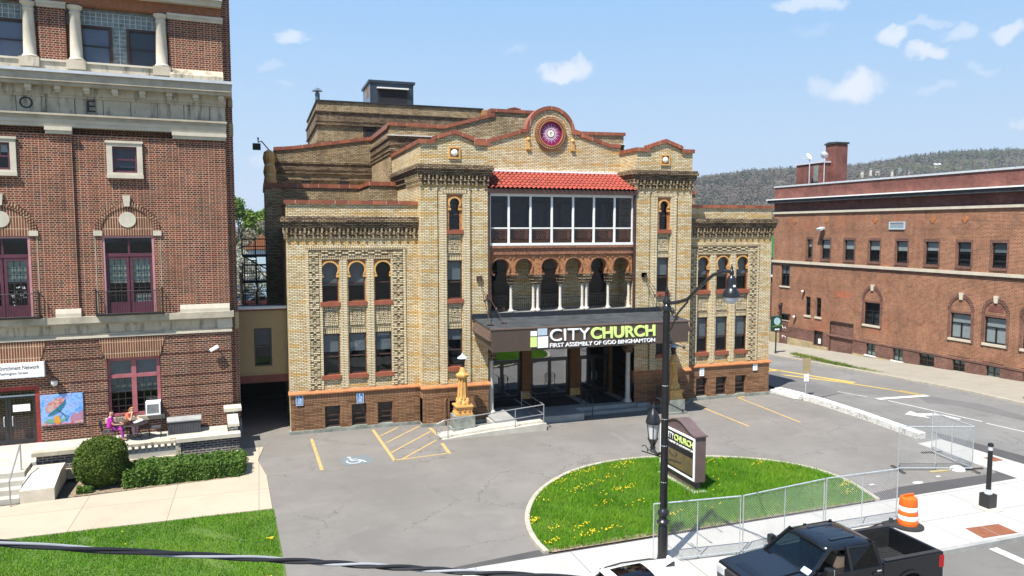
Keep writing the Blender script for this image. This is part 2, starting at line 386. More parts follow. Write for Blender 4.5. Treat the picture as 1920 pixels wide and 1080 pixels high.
    def build(s, name, mat, parent=None, smooth=False, org=None, label=None, cat=None, group=None, kind=None, recalc=True, bevel=0, rz=0):
        me = bpy.data.meshes.new(name)
        o3 = Vector(org) if org is not None else (ORG.get(parent.name, Vector()) if parent else Vector())
        me.from_pydata([tuple(Vector(p)-o3) for p in s.v], [], s.f)
        if recalc or bevel:
            bm = bmesh.new(); bm.from_mesh(me)
            bmesh.ops.recalc_face_normals(bm, faces=bm.faces)
            bm.to_mesh(me); bm.free()
        me.materials.append(M[mat] if isinstance(mat, str) else mat)
        if smooth:
            me.polygons.foreach_set('use_smooth', [True]*len(me.polygons)); me.set_sharp_from_angle(angle=R(40))
        o = bpy.data.objects.new(name, me); COL.objects.link(o)
        if parent: o.parent = parent; ORG[o.name] = o3
        elif org is not None: o.location = o3
        if bevel:
            b = o.modifiers.new('bevel', 'BEVEL'); b.width = bevel; b.segments = 2; b.limit_method = 'ANGLE'; b.angle_limit = R(40)
        tag(o, label, cat, group, kind)
        return o
def tag(o, label=None, cat=None, group=None, kind=None):
    if label: o['label'] = label
    if cat: o['category'] = cat
    if group: o['group'] = group
    if kind: o['kind'] = kind
    return o
def thing(name, label, cat, loc=(0, 0, 0), rz=0, group=None, world=False):
    o = bpy.data.objects.new(name, None); COL.objects.link(o); o.location = loc; o.rotation_euler = (0, 0, rz); o.empty_display_size = .3
    tag(o, label, cat, group)
    ORG[o.name] = Vector(loc) if world else Vector()
    return o
def copy_tree(o, parent=None, loc=None, rz=None, label=None, group=None):
    c = o.copy(); COL.objects.link(c)
    if parent: c.parent = parent
    if loc is not None: c.location = loc
    if rz is not None: c.rotation_euler = (0, 0, rz)
    if label: c['label'] = label
    if group: c['group'] = group
    ORG[c.name] = ORG.get(o.name, Vector())
    for ch in list(o.children): copy_tree(ch, c)
    return c
def text(name, s, mat, parent, x0, x1, z0, z1, y, dep=.04, bold=0, label=None, words=0, rot=None):   # lettering on an x-z face, fitted to a box
    cu = bpy.data.curves.new(name, 'FONT'); cu.body = s; cu.size = 1; cu.extrude = .5; cu.offset = bold; cu.resolution_u = 4
    to = bpy.data.objects.new(name+'_tmp', cu); COL.objects.link(to)
    me = bpy.data.meshes.new_from_object(to.evaluated_get(bpy.context.evaluated_depsgraph_get()))
    bpy.data.objects.remove(to)
    xs = [v.co.x for v in me.vertices]; ys = [v.co.y for v in me.vertices]
    ax, bx, ay, by = min(xs), max(xs), min(ys), max(ys)
    o3 = ORG.get(parent.name, Vector()) if parent else Vector()
    for v in me.vertices:
        a = x0+(v.co.x-ax)/(bx-ax)*(x1-x0); b = z0+(v.co.y-ay)/(by-ay)*(z1-z0); d = y-dep*(v.co.z+.5)
        p = Vector((a, d, b)) if rot is None else rot(a, d, b)
        v.co = p-o3
    if words:                                                   # each word a part of its own
        m = MB(); m.v = [tuple(v.co+o3) for v in me.vertices]; m.f = [tuple(q.vertices) for q in me.polygons]; m.build_pieces(name, mat, parent, words); return
    me.materials.clear(); me.materials.append(M[mat])
    o = bpy.data.objects.new(name, me); COL.objects.link(o)
    if parent: o.parent = parent; ORG[o.name] = o3
    if label: o['label'] = label
    return o
def arc(cx, cz, r, a0, a1, n, rz=None):
    return [(cx+r*math.cos(R(a0+(a1-a0)*i/n)), cz+(rz or r)*math.sin(R(a0+(a1-a0)*i/n))) for i in range(n+1)]
# ================================================================ CHURCH
def win(par, cx, w, z0, z1, y, frame='brown_frame', gl='window_glass', blind=None, bz=.5, rails=(.5,), mull=0, fw=.055, muntin=None, room='room_dark', dep=.32, name='window', sill=None, mm=None):
    f = MB(); x0, x1 = cx-w/2, cx+w/2
    f.box(x0, y, z0, x0+fw, y+.07, z1); f.box(x1-fw, y, z0, x1, y+.07, z1)
    f.box(x0+fw, y, z0, x1-fw, y+.07, z0+fw); f.box(x0+fw, y, z1-fw, x1-fw, y+.07, z1)
    for r in rails:
        zz = z0+(z1-z0)*r; f.box(x0+fw, y+.008, zz-.03, x1-fw, y+.062, zz+.03)
    for k in range(mull):
        xx = x0+w*(k+1)/(mull+1); f.box(xx-fw*.6, y-.004, z0+fw, xx+fw*.6, y+.066, z1-fw)
    o = f.build(name, frame, par)
    if muntin:
        mu = MB()
        for (ax, bx, az, bz_, nx, nz) in muntin:
            for i in range(1, nx): xx = ax+(bx-ax)*i/nx; mu.box(xx-.012, y+.02, az, xx+.012, y+.035, bz_)
            for i in range(1, nz): zz = az+(bz_-az)*i/nz; mu.box(ax, y+.018, zz-.012, bx, y+.033, zz+.012)
        mu.build('muntin', mm or frame, o)
    MB().quad((x0+.01, y+.045, z0+.01), (x1-.01, y+.045, z0+.01), (x1-.01, y+.045, z1-.01), (x0+.01, y+.045, z1-.01)).build('pane', gl, o)
    if blind:
        zb = z1-(z1-z0)*bz
        MB().box(x0+.02, y+.085, zb, x1-.02, y+.1, z1-.02).build('blind', blind, o)
    MB().quad((x0-.1, y+dep, z0-.1), (x1+.1, y+dep, z0-.1), (x1+.1, y+dep, z1+.1), (x0-.1, y+dep, z1+.1)).build('interior', room, o)
    if sill:
        MB().box(x0-.06, y-.2, z0-.2, x1+.06, y+.06, z0).build('sill', sill, o)
    return o

church = thing('church_building', 'cream brick church with twin towers, horseshoe arch windows and a red tiled balcony roof', 'church', (15.3, 37, 0), world=True)
YW, YT = 37.05, 36.35
def cp(poly, y0, y1, mb, h=.2):                                # coping over a polyline in x-z
    for (a, b), (c, d) in zip(poly, poly[1:]):
        if abs(c-a) < 1e-4: mb.box(a-.14, y0, min(b, d), a+.14, y1, max(b, d)+h); continue
        mb.plate([(a, b), (c, d), (c, d+h), (a, b+h)], y0, y1)
def horseshoe(cx, w, n_, r, z0, zs, cz, seg=18):                # notch outline from left foot to right foot
    a = math.degrees(math.acos(n_/r))
    pts = [(cx-w, z0), (cx-w, zs-.03), (cx-n_, zs-.03)]
    zlow = cz-math.sqrt(r*r-n_*n_)
    pts += arc(cx, cz, r, 180+a, -a, seg)
    pts += [(cx+n_, zs-.03), (cx+w, zs-.03), (cx+w, z0)]
    return pts
def arch_window(par, cx, hw, z0, z1, y, zs, r, cz, blind=None, bz=.55):
    nk = r*.86; hs = horseshoe(cx, min(hw-.035, r+.03), nk, r, z0, zs, cz)
    MB().plate([(cx-hw-.03, z1), (cx-hw-.03, z0)] + hs + [(cx+hw+.03, z0), (cx+hw+.03, z1)], y+.05, y+.2).build('arch_surround', 'ornate_terracotta', par)
    ring = MB(); a = math.degrees(math.acos(.86))
    o_ = arc(cx, cz, r+.085, 180+a, -a, 18); i_ = arc(cx, cz, r+.005, -a, 180+a, 18)
    ring.plate(o_+i_, y-.005, y+.06)
    for s in (-1, 1): ring.box(cx+s*(r*.86-.02), y-.01, zs-.09, cx+s*(r+.1), y+.1, zs+.02)
    ring.build('arch_moulding', 'terracotta_gold', par)
    jb = MB()
    for s in (-1, 1): jb.box(cx+s*(hw-.015), y+.03, z0, cx+s*(hw+.03), y+.16, zs-.09)
    jb.build_pieces('jamb_moulding', 'terracotta_gold', par)
    return win(par, cx, hw*2-.06, z0, z1-.05, y+.2, blind=blind, bz=bz, rails=(.45,), fw=.05)
def weave_panel(par, cx, w, z0, z1, y):                       # raised panel of bricks set in a diamond
    p = MB(); x0, x1 = cx-w/2, cx+w/2
    n = max(3, int(w/.085))
    for i in range(n):
        xx = x0+w*(i+.5)/n
        p.box(xx-.032, y-.045, z1-.17, xx+.032, y, z1); p.box(xx-.032, y-.045, z0, xx+.032, y, z0+.17)
    m = int((z1-z0-.34)/.085)
    for i in range(m):
        zz = z0+.17+(z1-z0-.34)*(i+.5)/m
        for s in (-1, 1): p.box(cx+s*(w/2-.12), y-.045, zz-.032, cx+s*w/2, y, zz+.032)
    iw, ih = w/2-.14, (z1-z0)/2-.19; zc = (z0+z1)/2
    for q in ((1, 1), (1, -1), (-1, 1), (-1, -1)):             # strips of a diamond, cut to the quadrant
        k = .07
        while k < iw+ih:
            pts = []
            for (a, b) in ((k, 0), (k+.05, 0), (0, k+.05), (0, k)): pts.append((a, b))
            # clip against a<iw and b<ih
            def clip(pl, ax, lim):
                out = []
                for i in range(len(pl)):
                    A, B_ = pl[i], pl[(i+1) % len(pl)]; ia, ib = A[ax] <= lim, B_[ax] <= lim
                    if ia: out.append(A)
                    if ia != ib:
                        t = (lim-A[ax])/(B_[ax]-A[ax]); out.append((A[0]+t*(B_[0]-A[0]), A[1]+t*(B_[1]-A[1])))
                return out
            pts = clip(clip(pts, 0, iw), 1, ih)
            if len(pts) > 2: p.plate([(cx+q[0]*a, zc+q[1]*b) for a, b in pts], y-.045, y)
            k += .085
    MB().box(x0, y-.012, z0, x1, y-.002, z1).build('panel_gap_shade', 'corbel_brick', par)  # dark sheet added so the gaps between the raised bricks read shaded
    p.build('woven_brick_panel', 'cream_plain_course', par)
def column_of_windows(par, cx, hw, y, parts):
    """fillings of a tall slot in the wall: ('w', z0, z1, blind, bz), ('a', z0, z1, zs, r, cz, blind), ('sill', z0, z1), ('sold', z0, z1), ('panel', z0, z1), ('fill', z0, z1)"""
    bk = MB(); sl = MB(); so = MB()
    for p in parts:
        t, z0, z1 = p[:3]
        if t == 'fill': bk.box(cx-hw, y+.1, z0, cx+hw, y+.3, z1)
        elif t == 'panel': bk.box(cx-hw, y+.1, z0, cx+hw, y+.3, z1); weave_panel(par, cx, hw*2-.16, z0+.1, z1-.06, y+.1)
        elif t == 'sold': so.box(cx-hw, y+.1, z0, cx+hw, y+.3, z1)
        elif t == 'sill': sl.box(cx-hw-.04, y-.06, z0, cx+hw+.04, y+.3, z1)
        elif t == 'w': win(par, cx, hw*2, z0, z1, y+.16, blind=p[3], bz=p[4], rails=(.44,), fw=.07)
        elif t == 'a': arch_window(par, cx, hw, z0, z1, y, p[3], p[4], p[5], p[6], p[7])
    if bk.v: bk.build_pieces('spandrel', 'cream_brick', par)
    if so.v: so.build_pieces('soldier_course', 'cream_soldier', par)
    if sl.v: sl.build_pieces('window_sill', 'red_sill', par)
def cornice(par, x0, x1, y, zb, sides=(1, 1), back=2.0, k=1.0):       # stepped courses over a row of corbels
    c = MB(); prof = [(0, .1*k, .05), (.1*k, .22*k, .09), (.42*k, .56*k, .16), (.56*k, .72*k, .2), (.72*k, .9*k, .27), (.9*k, 1.0*k, .22)]
    for a, b, p in prof:
        c.box(x0-p*sides[0], y-p, zb+a, x1+p*sides[1], y+back, zb+b)
    c.box(x0-.05*sides[0], y-.05, zb+.22*k, x1+.05*sides[1], y+back, zb+.42*k)
    c.build('cornice', 'corbel_brick', par)
    d = MB(); n = int((x1-x0)/.2); st = (x1-x0)/n
    for i in range(n+1):
        xx = x0+st*i
        if i % 2 == 0: d.box(xx-.045, y-.16, zb+.2*k, xx+.045, y-.05, zb+.42*k); d.box(xx-.045, y-.1, zb-.12*k, xx+.045, y-.0, zb+.2*k)
        else: d.box(xx-.04, y-.12, zb+.12*k, xx+.04, y-.05, zb+.42*k); d.box(xx-.05, y-.055, zb-.1, xx+.05, y, zb)
    if sides[0]:
        m = int(min(back, 3.5)/.2)
        for i in range(m):
            yy = y+.2*i
            if i % 2 == 0: d.box(x0-.16, yy-.045, zb+.2*k, x0-.05, yy+.045, zb+.42*k); d.box(x0-.1, yy-.045, zb-.12*k, x0, yy+.045, zb+.2*k)
            else: d.box(x0-.12, yy-.04, zb+.12*k, x0-.05, yy+.04, zb+.42*k)
    d.build('corbel', 'cream_brick_weathered', par)
def plinth(par, x0, x1, y, holes, ret=None):
    f = MB(); f.box(x0-.08, y-.14, -.3, x1+.08, y+.2, .16); f.build('footing', 'footing', par)
    p = MB(); p.wall(x0, x1, .16, 1.42, y-.07, holes, .3)
    if ret is not None: p.quad((x0, y-.07, .16), (x0, ret, .16), (x0, ret, 1.42), (x0, y-.07, 1.42))
    p.build('plinth', 'plinth_brick', par)
    s = MB(); s.box(x0-.002, y-.075, 1.42, x1+.002, (ret or y+.2), 1.52); s.build('plinth_band', 'plinth_brick', par)
    s = MB(); s.box(x0-.01, y-.085, 1.52, x1+.01, (ret or y+.2), 1.93); s.build('plinth_soldier', 'plinth_soldier', par)
    t = MB(); t.plate([(y-.17, 1.93), (y-.17, 1.99), (y, 2.1), (y+.2, 2.1), (y+.2, 1.93)], x0-.1, x1+.1, 'yz')
    if ret is not None: t.box(x0-.1, y, 1.93, x0+.2, ret, 2.03)
    t.build('plinth_trim', 'orange_trim', par)

def wing(x0, x1, centers, side, dark):
    w = thing('tmp', None, None) if False else None
    hw = .44
    holes = [(c-hw, c+hw, 2.3, 8.5, .3) for c in centers]
    q = MB(); q.wall(x0, x1, 2.0, 9.72, YW, holes)
    q.quad((x0, YW, 0), (x0, 47.3, 0), (x0, 47.3, 10.0), (x0, YW, 10.0)) if side < 0 else q.quad((x1, YW, 0), (x1, 47.3, 0), (x1, 47.3, 10.0), (x1, YW, 10.0))
    q.build('wing_wall', 'cream_brick', church)
    u = MB(); u.box(x0, YW, 10.55, x1, YW+.3, 11.2)
    if side < 0: u.box(x0, YW+.3, 10.0, x0+.3, 43, 11.2)
    else: u.box(x1-.3, YW+.3, 10.0, x1, 43, 11.2)
    u.build('parapet', 'cream_brick', church)
    c = MB(); c.box(x0-.08 if side < 0 else x0, YW-.08, 11.2, x1+.08 if side > 0 else x1, YW+.38, 11.38)
    if side < 0: c.box(x0-.08, YW+.38, 11.2, x0+.38, 43, 11.38)
    else: c.box(x1-.38, YW+.38, 11.2, x1+.08, 43, 11.38)
    c.build('coping', 'terracotta_coping', church)
    MB().box(x0+.3, YW+.3, 10.4, x1-.02, 43, 10.5).build('flat_roof', 'roof_tar', church)
    cornice(church, x0, x1, YW, 9.62, (1, 0) if side < 0 else (0, 1), 2.0, .98)
    for i, cx in enumerate(centers):
        bl = 'room_grey' if dark[i] == 2 else ('blind_grey' if dark[i] else None)
        column_of_windows(church, cx, hw, YW, [('fill', 2.3, 2.6), ('sill', 2.6, 2.8), ('w', 2.8, 4.85, 'blind_grey' if i != 1 or side > 0 else 'blind_grey', .45 if side < 0 else .62), ('sold', 4.85, 5.13), ('panel', 5.13, 6.22),
                                               ('sill', 6.22, 6.43), ('a', 6.43, 8.5, 7.72, .375, 7.99, bl, .62)])
    # brickwork frame round the windows
    fx0, fx1 = centers[0]-2.42+1.3, centers[2]+2.42-1.3
    a0, a1 = fx0, fx1
    so = MB()
    so.box(a0-.02, YW-.05, 8.98, a1+.02, YW+.02, 9.12); so.box(a0+.62, YW-.04, 8.53, a1-.62, YW+.02, 8.68)
    so.build_pieces('frame_soldier', 'cream_soldier', church)
    st = MB()
    for xx in (a0, a1-.12): st.box(xx, YW-.05, 2.12, xx+.12, YW+.02, 8.98)
    for xx in (a0+.62, a1-.74): st.box(xx, YW-.04, 2.12, xx+.12, YW+.02, 8.53)
    for cx in (centers[0]+.65, centers[1]+.66): st.box(cx-.16, YW-.03, 2.12, cx+.16, YW+.02, 8.53)
    st.build_pieces('pier', 'cream_plain_course', church, .005)
    bg_ = MB()
    for xs in (a0+.12, a1-.62): bg_.box(xs, YW-.012, 2.12, xs+.5, YW, 8.5)
    bg_.box(a0+.12, YW-.012, 8.69, a1-.12, YW, 8.97); bg_.build_pieces('frame_gap_shade', 'cream_brick_weathered', church, .005)
    ck = MB(); rows = int((8.9-2.15)/.092)
    for xs in (a0+.14, a1-.60):
        ck = MB()
        for r in range(rows):
            zz = 2.15+r*.092
            for k in range(3):
                if (r//2+k) % 2 == 0 or r % 4 == 3: ck.box(xs+.16*k-(.03 if r % 2 else 0), YW-.05, zz, xs+.16*k+.125, YW+.01, zz+.07)
        ck.build('checker_brick_frame', 'cream_plain_course', church)
    ck = MB(); n = int((a1-a0-1.5)/.16)
    for r in range(3):
        for k in range(n):
            if (k//2+r) % 2 == 0: ck.box(a0+.75+.16*k, YW-.07, 8.70+r*.092, a0+.75+.16*k+.125, YW+.01, 8.77+r*.092)
    ck.build('checker_brick_band', 'cream_plain_course', church)
    bh = [(c-.37, c+.37, .16, 1.28, .3) for c in centers]
    plinth(church, x0, x1, YW, bh, None)
    for c in centers:
        win(church, c, .74, .2, 1.28, YW+.08, frame='brown_frame', blind='brown_frame', bz=.55, rails=(.55, .3), fw=.06, name='basement_window')
        MB().box(c-.4, YW-.1, .155, c+.4, YW+.1, .2).build('basement_sill', 'footing', church)
wing(1.25, 7.6, (3.22, 4.52, 5.82), -1, (1, 1, 0))
wing(23.03, 29.02, (24.32, 25.67, 27.02), 1, (1, 1, 1))

def tower(x0, x1):
    cx = (x0+x1)/2; hw = .40
    q = MB()
    holes = [(cx-hw, cx+hw, 2.3, 11.72, .3)]
    for s in (-1, 1):                                           # narrow recessed grooves either side of the window strip
        g = cx+s*.86; holes.append((g-.035, g+.035, 2.12, 11.95, .1, True))
    q.wall(x0, x1, 2.0, 12.3, YT, holes)
    for xx in (x0, x1): q.quad((xx, YT, 0), (xx, 44.45, 0), (xx, 44.45, 12.3), (xx, YT, 12.3))
    q.box(x0, YT, 13.1, x1, YT+.35, 14.22)
    q.box(x0, YT+.35, 12.3, x0+.35, 44.45, 14.22); q.box(x1-.35, YT+.35, 12.3, x1, 44.45, 14.22)
    q.plate([(cx-1.0, 14.22), (cx+1.0, 14.22), (cx+1.0, 14.35), (cx, 14.72), (cx-1.0, 14.35)], YT, YT+.35)
    q.build('tower_wall', 'cream_brick', church)
    MB().box(x0+.35, YT+.35, 12.9, x1-.35, 44.4, 13.0).build('flat_roof', 'roof_tar', church)
    c = MB()
    cp([(x0-.08, 14.2), (cx-1.0, 14.2)], YT-.1, YT+.42, c); cp([(cx+1.0, 14.2), (x1+.08, 14.2)], YT-.1, YT+.42, c)
    cp([(cx-1.08, 14.36), (cx, 14.72), (cx+1.08, 14.36)], YT-.102, YT+.422, c)
    c.box(x0-.08, YT+.42, 14.2, x0+.4, 44.45, 14.4); c.box(x1-.4, YT+.42, 14.2, x1+.08, 44.45, 14.4)
    c.build('coping', 'terracotta_coping', church)
    cornice(church, x0, x1, YT, 12.28, (1, 1), 7.6, .92)
    column_of_windows(church, cx, hw, YT, [('fill', 2.3, 2.78), ('sill', 2.78, 2.98), ('w', 2.98, 4.93, 'blind_grey', .3), ('sold', 4.93, 5.2), ('panel', 5.2, 6.25), ('sill', 6.25, 6.45), ('w', 6.45, 8.4, 'blind_grey', .5),
                                           ('sold', 8.4, 8.68), ('panel', 8.68, 9.75), ('sill', 9.75, 9.95), ('a', 9.95, 11.72, 11.02, .25, 11.28, None, .5)])
    MB().box(cx-.62, YT-.03, 11.74, cx+.62, YT+.02, 12.02).build('soldier_course', 'cream_soldier', church)
    st = MB()
    for s in (-1, 1): st.box(cx+s*.44, YT-.03, 2.12, cx+s*.78, YT+.02, 11.74)
    st.build_pieces('pier', 'cream_plain_course', church, .005)
    # square terracotta plaque in the parapet
    pq = MB(); z = 13.78
    for s in (-1, 1): pq.box(cx+s*.22, YT-.07, z-.3, cx+s*.3, YT+.02, z+.3); pq.box(cx-.22, YT-.07, z+s*.22, cx+.22, YT+.02, z+s*.3)
    o = pq.build('square_plaque', 'terracotta_gold', church)
    MB().box(cx-.22, YT-.02, z-.22, cx+.22, YT+.01, z+.22).build('plaque_field', 'ornate_band', o)
    MB().lathe([(.17, 0), (.17, -.03), (.12, -.08), (.03, -.1)], cx, YT-.02, 12, z, 'y').build('plaque_boss', 'cream_white', o)
    plinth(church, x0, x1, YT, [(cx-.35, cx+.35, .35, 1.25, .3)], YW)
    win(church, cx, .7, .35, 1.25, YT+.08, blind=None, rails=(.5,), name='basement_window')
tower(7.6, 11.07)
tower(19.54, 23.03)

# ---- central gable with the round emblem
YG = 38.34
def gable():
    L_ = [(11.07, 12.3), (11.07, 14.6), (11.7, 14.6), (13.72, 15.2), (13.9, 15.2)]
    A_ = arc(15.28, 15.22, 1.34, 180, 0, 24)
    R_ = [(16.66, 15.2), (16.84, 15.2), (18.9, 14.62), (19.54, 14.62), (19.54, 12.3)]
    MB().plate(L_+A_+R_, YG, YG+.4).build('gable_wall', 'cream_brick', church)
    c = MB(); cp([(11.07, 14.58), (11.72, 14.58), (13.62, 15.16)], YG-.08, YG+.48, c); cp([(13.5, 15.2), (13.96, 15.2)], YG-.1, YG+.5, c, .18)
    cp([(16.6, 15.2), (17.06, 15.2)], YG-.1, YG+.5, c, .18); cp([(16.94, 15.14), (18.88, 14.58), (19.54, 14.58)], YG-.08, YG+.48, c)
    o = arc(15.28, 15.22, 1.46, 180, 0, 28); i = arc(15.28, 15.22, 1.26, 0, 180, 28); c.plate(o+i, YG-.09, YG+.49)
    c.build('coping', 'terracotta_coping', church)
    so = MB()
    for k in range(44):
        a = R(3+174*k/43); so.obox((15.28+1.16*math.cos(a), YG-.005, 15.22+1.16*math.sin(a)), (.15, .05, .055), Matrix.Rotation(-a, 3, 'Y'))
    so.build('arch_header_course', 'cream_plain_course', church)
    e = MB(); pr = lambda r, n=40: arc(15.28, 15.2, r, 0, 360*(n-1)/n, n-1)
    e.plate(pr(.92), YG-.1, YG+.05, holes=[pr(.69)])
    em = e.build('round_emblem', 'terracotta', church)
    e = MB(); e.plate(pr(.72), YG-.15, YG-.05, holes=[pr(.655)]); e.build('emblem_rim', 'orange_trim', em)
    b = MB()
    for k in range(44):
        a = 2*math.pi*k/44; b.obox((15.28+.81*math.cos(a), YG-.125, 15.2+.81*math.sin(a)), (.07, .06, .055), Matrix.Rotation(-a, 3, 'Y'))
    b.build('emblem_bead', 'terracotta_pale', em)
    MB().plate(pr(.66), YG-.03, YG+.02).build('emblem_field', 'purple', em)
    r_ = MB()
    for k in range(30):
        a = 2*math.pi*k/30; ca, sa = math.cos(a), math.sin(a); r1 = .58 if k % 2 else .5
        r_.quad((15.28+.24*ca-.026*sa, YG-.036, 15.2+.24*sa+.026*ca), (15.28+r1*ca, YG-.036, 15.2+r1*sa), (15.28+.24*ca+.026*sa, YG-.036, 15.2+.24*sa-.026*ca))
    r_.build('emblem_rays', 'lilac', em)
    MB().plate(pr(.19), YG-.06, YG).build('emblem_disc', 'cream_white', em)
    x = MB(); x.box(15.265, YG-.07, 15.08, 15.295, YG-.055, 15.33); x.box(15.2, YG-.068, 15.22, 15.36, YG-.057, 15.25); x.build('emblem_cross', 'cross_green', em)
    for xx in (13.98, 16.6):
        k = MB(); k.box(xx-.12, YG-.1, 14.3, xx+.12, YG, 14.42); k.box(xx-.09, YG-.08, 14.42, xx+.09, YG, 14.82); k.lathe([(.12, 0), (.1, .08), (.05, .14)], xx, YG-.02, 10, 14.82); k.build('terracotta_bracket', 'terracotta_gold', church)
gable()

# ---- tiled balcony roof
def tiled_roof():
    x0, x1, ya, za, yb, zb = 11.1, 19.52, YG, 13.02, 36.32, 12.06
    nt, rows, sub = 33, 6, 8; t = MB(); base = 0
    sl = Vector((0, yb-ya, zb-za)); ln = sl.length; d = sl/ln; nrm = Vector((0, -(za-zb), (ya-yb))).normalized()
    if nrm.z < 0: nrm = -nrm
    for r in range(rows):
        s0, s1 = ln*r/rows, ln*(r+1)/rows+.05
        off = .5*(x1-x0)/nt if r % 2 else 0
        for e, (s, lift) in enumerate(((s0, .0), (s1, .055))):
            for k in range(nt*sub+1):
                x = x0+(x1-x0)*k/(nt*sub); ph = (k/sub) % 1.0
                wv = .055*math.cos(2*math.pi*ph) if ph < 1 else 0
                p = Vector((x, ya, za)) + d*s + nrm*(lift+wv+.05)
                if e: p += d*(.035*math.cos(2*math.pi*ph))
                t.v.append(tuple(p))
        n = nt*sub+1; b = r*2*n
        for k in range(nt*sub): t.f.append((b+k, b+k+1, b+n+k+1, b+n+k))
    o = t.build('tile_roof', 'red_tile', church, smooth=False)
    MB().plate([(ya, za-.1), (yb, zb-.1), (yb, zb-.02), (ya, za-.02)], x0, x1, 'yz').build('roof_deck', 'brown_frame', o)
    MB().box(x0, ya-.14, za+.05, x1-.05, ya, za+.16).build('roof_flashing', 'white_paint', o)
    MB().box(x0-.05, yb-.05, zb-.24, x1+.05, yb+.14, zb-.02).build('gutter', 'brown_frame', o)
tiled_roof()

# ---- glazed balcony
def balcony():
    y = 36.55; x0, x1 = 11.2, 19.45
    vs = [11.25, 12.26, 13.46, 14.66, 15.88, 17.1, 18.33, 19.4]
    f = MB(); f.box(x0, y-.05, 11.68, x1, y+.07, 11.83); f.box(x0, y-.09, 9.12, x1, y+.1, 9.26)
    for i, x in enumerate(vs): w = .035 if i in (0, 7) else .052; f.box(x-w, y-.03, 9.26, x+w, y+.07, 11.68)
    for a, b in zip(vs, vs[1:]): f.box(a+.065, y, 10.0, b-.065, y+.05, 10.07)
    g = f.build('balcony_glazing', 'white_paint', church)
    for a, b in zip(vs, vs[1:]):
        MB().quad((a+.04, y+.025, 9.26), (b-.04, y+.025, 9.26), (b-.04, y+.025, 11.68), (a+.04, y+.025, 11.68)).build('pane', 'screen_mesh', g)
    l = MB(); l.box(x0, y+.25, 9.28, x1, y+.3, 9.42); l.box(x0, y+.25, 9.9, x1, y+.3, 9.98)
    for a, b in zip(vs, vs[1:]):
        m = (a+b)/2; k = .4
        l.box(a+.06, y+.255, 9.42, m-k, y+.295, 9.9); l.box(m+k, y+.255, 9.42, b-.06, y+.295, 9.9)
        for i in range(9):
            xx = m-k-.2+i*.13
            for s in (-1, 1):
                p, q = (xx, y+.275, 9.42), (xx+.3, y+.275, 9.9)
                if s < 0: p, q = (xx+.3, y+.275, 9.42), (xx, y+.275, 9.9)
                l.bar(p, q, .035, .02 if s > 0 else .026)
    l.build('lattice_panel', 'terracotta', church)
    rm = MB(); rm.quad((x0, 38.2, 9.2), (x1, 38.2, 9.2), (x1, 38.2, 12), (x0, 38.2, 12)); rm.quad((x0, y, 9.2), (x1, y, 9.2), (x1, 38.2, 9.2), (x0, 38.2, 9.2)); rm.quad((x0, y, 11.9), (x1, y, 11.9), (x1, 38.2, 11.9), (x0, 38.2, 11.9))
    rm.build('balcony_interior', 'room_grey', church)
    for x in (12.0, 14.4, 16.3, 18.7): win(church, x, .95, 9.3, 11.4, 38.1, frame='dark_frame', gl='dark_glass', rails=(.5,), name='balcony_window', dep=.08)
    p = MB()
    for x in (11.13, 19.49): p.box(x-.055, 36.33, 5.4, x+.055, 36.46, 12.0)
    p.build_pieces('downpipe', 'brown_frame', church)
balcony()

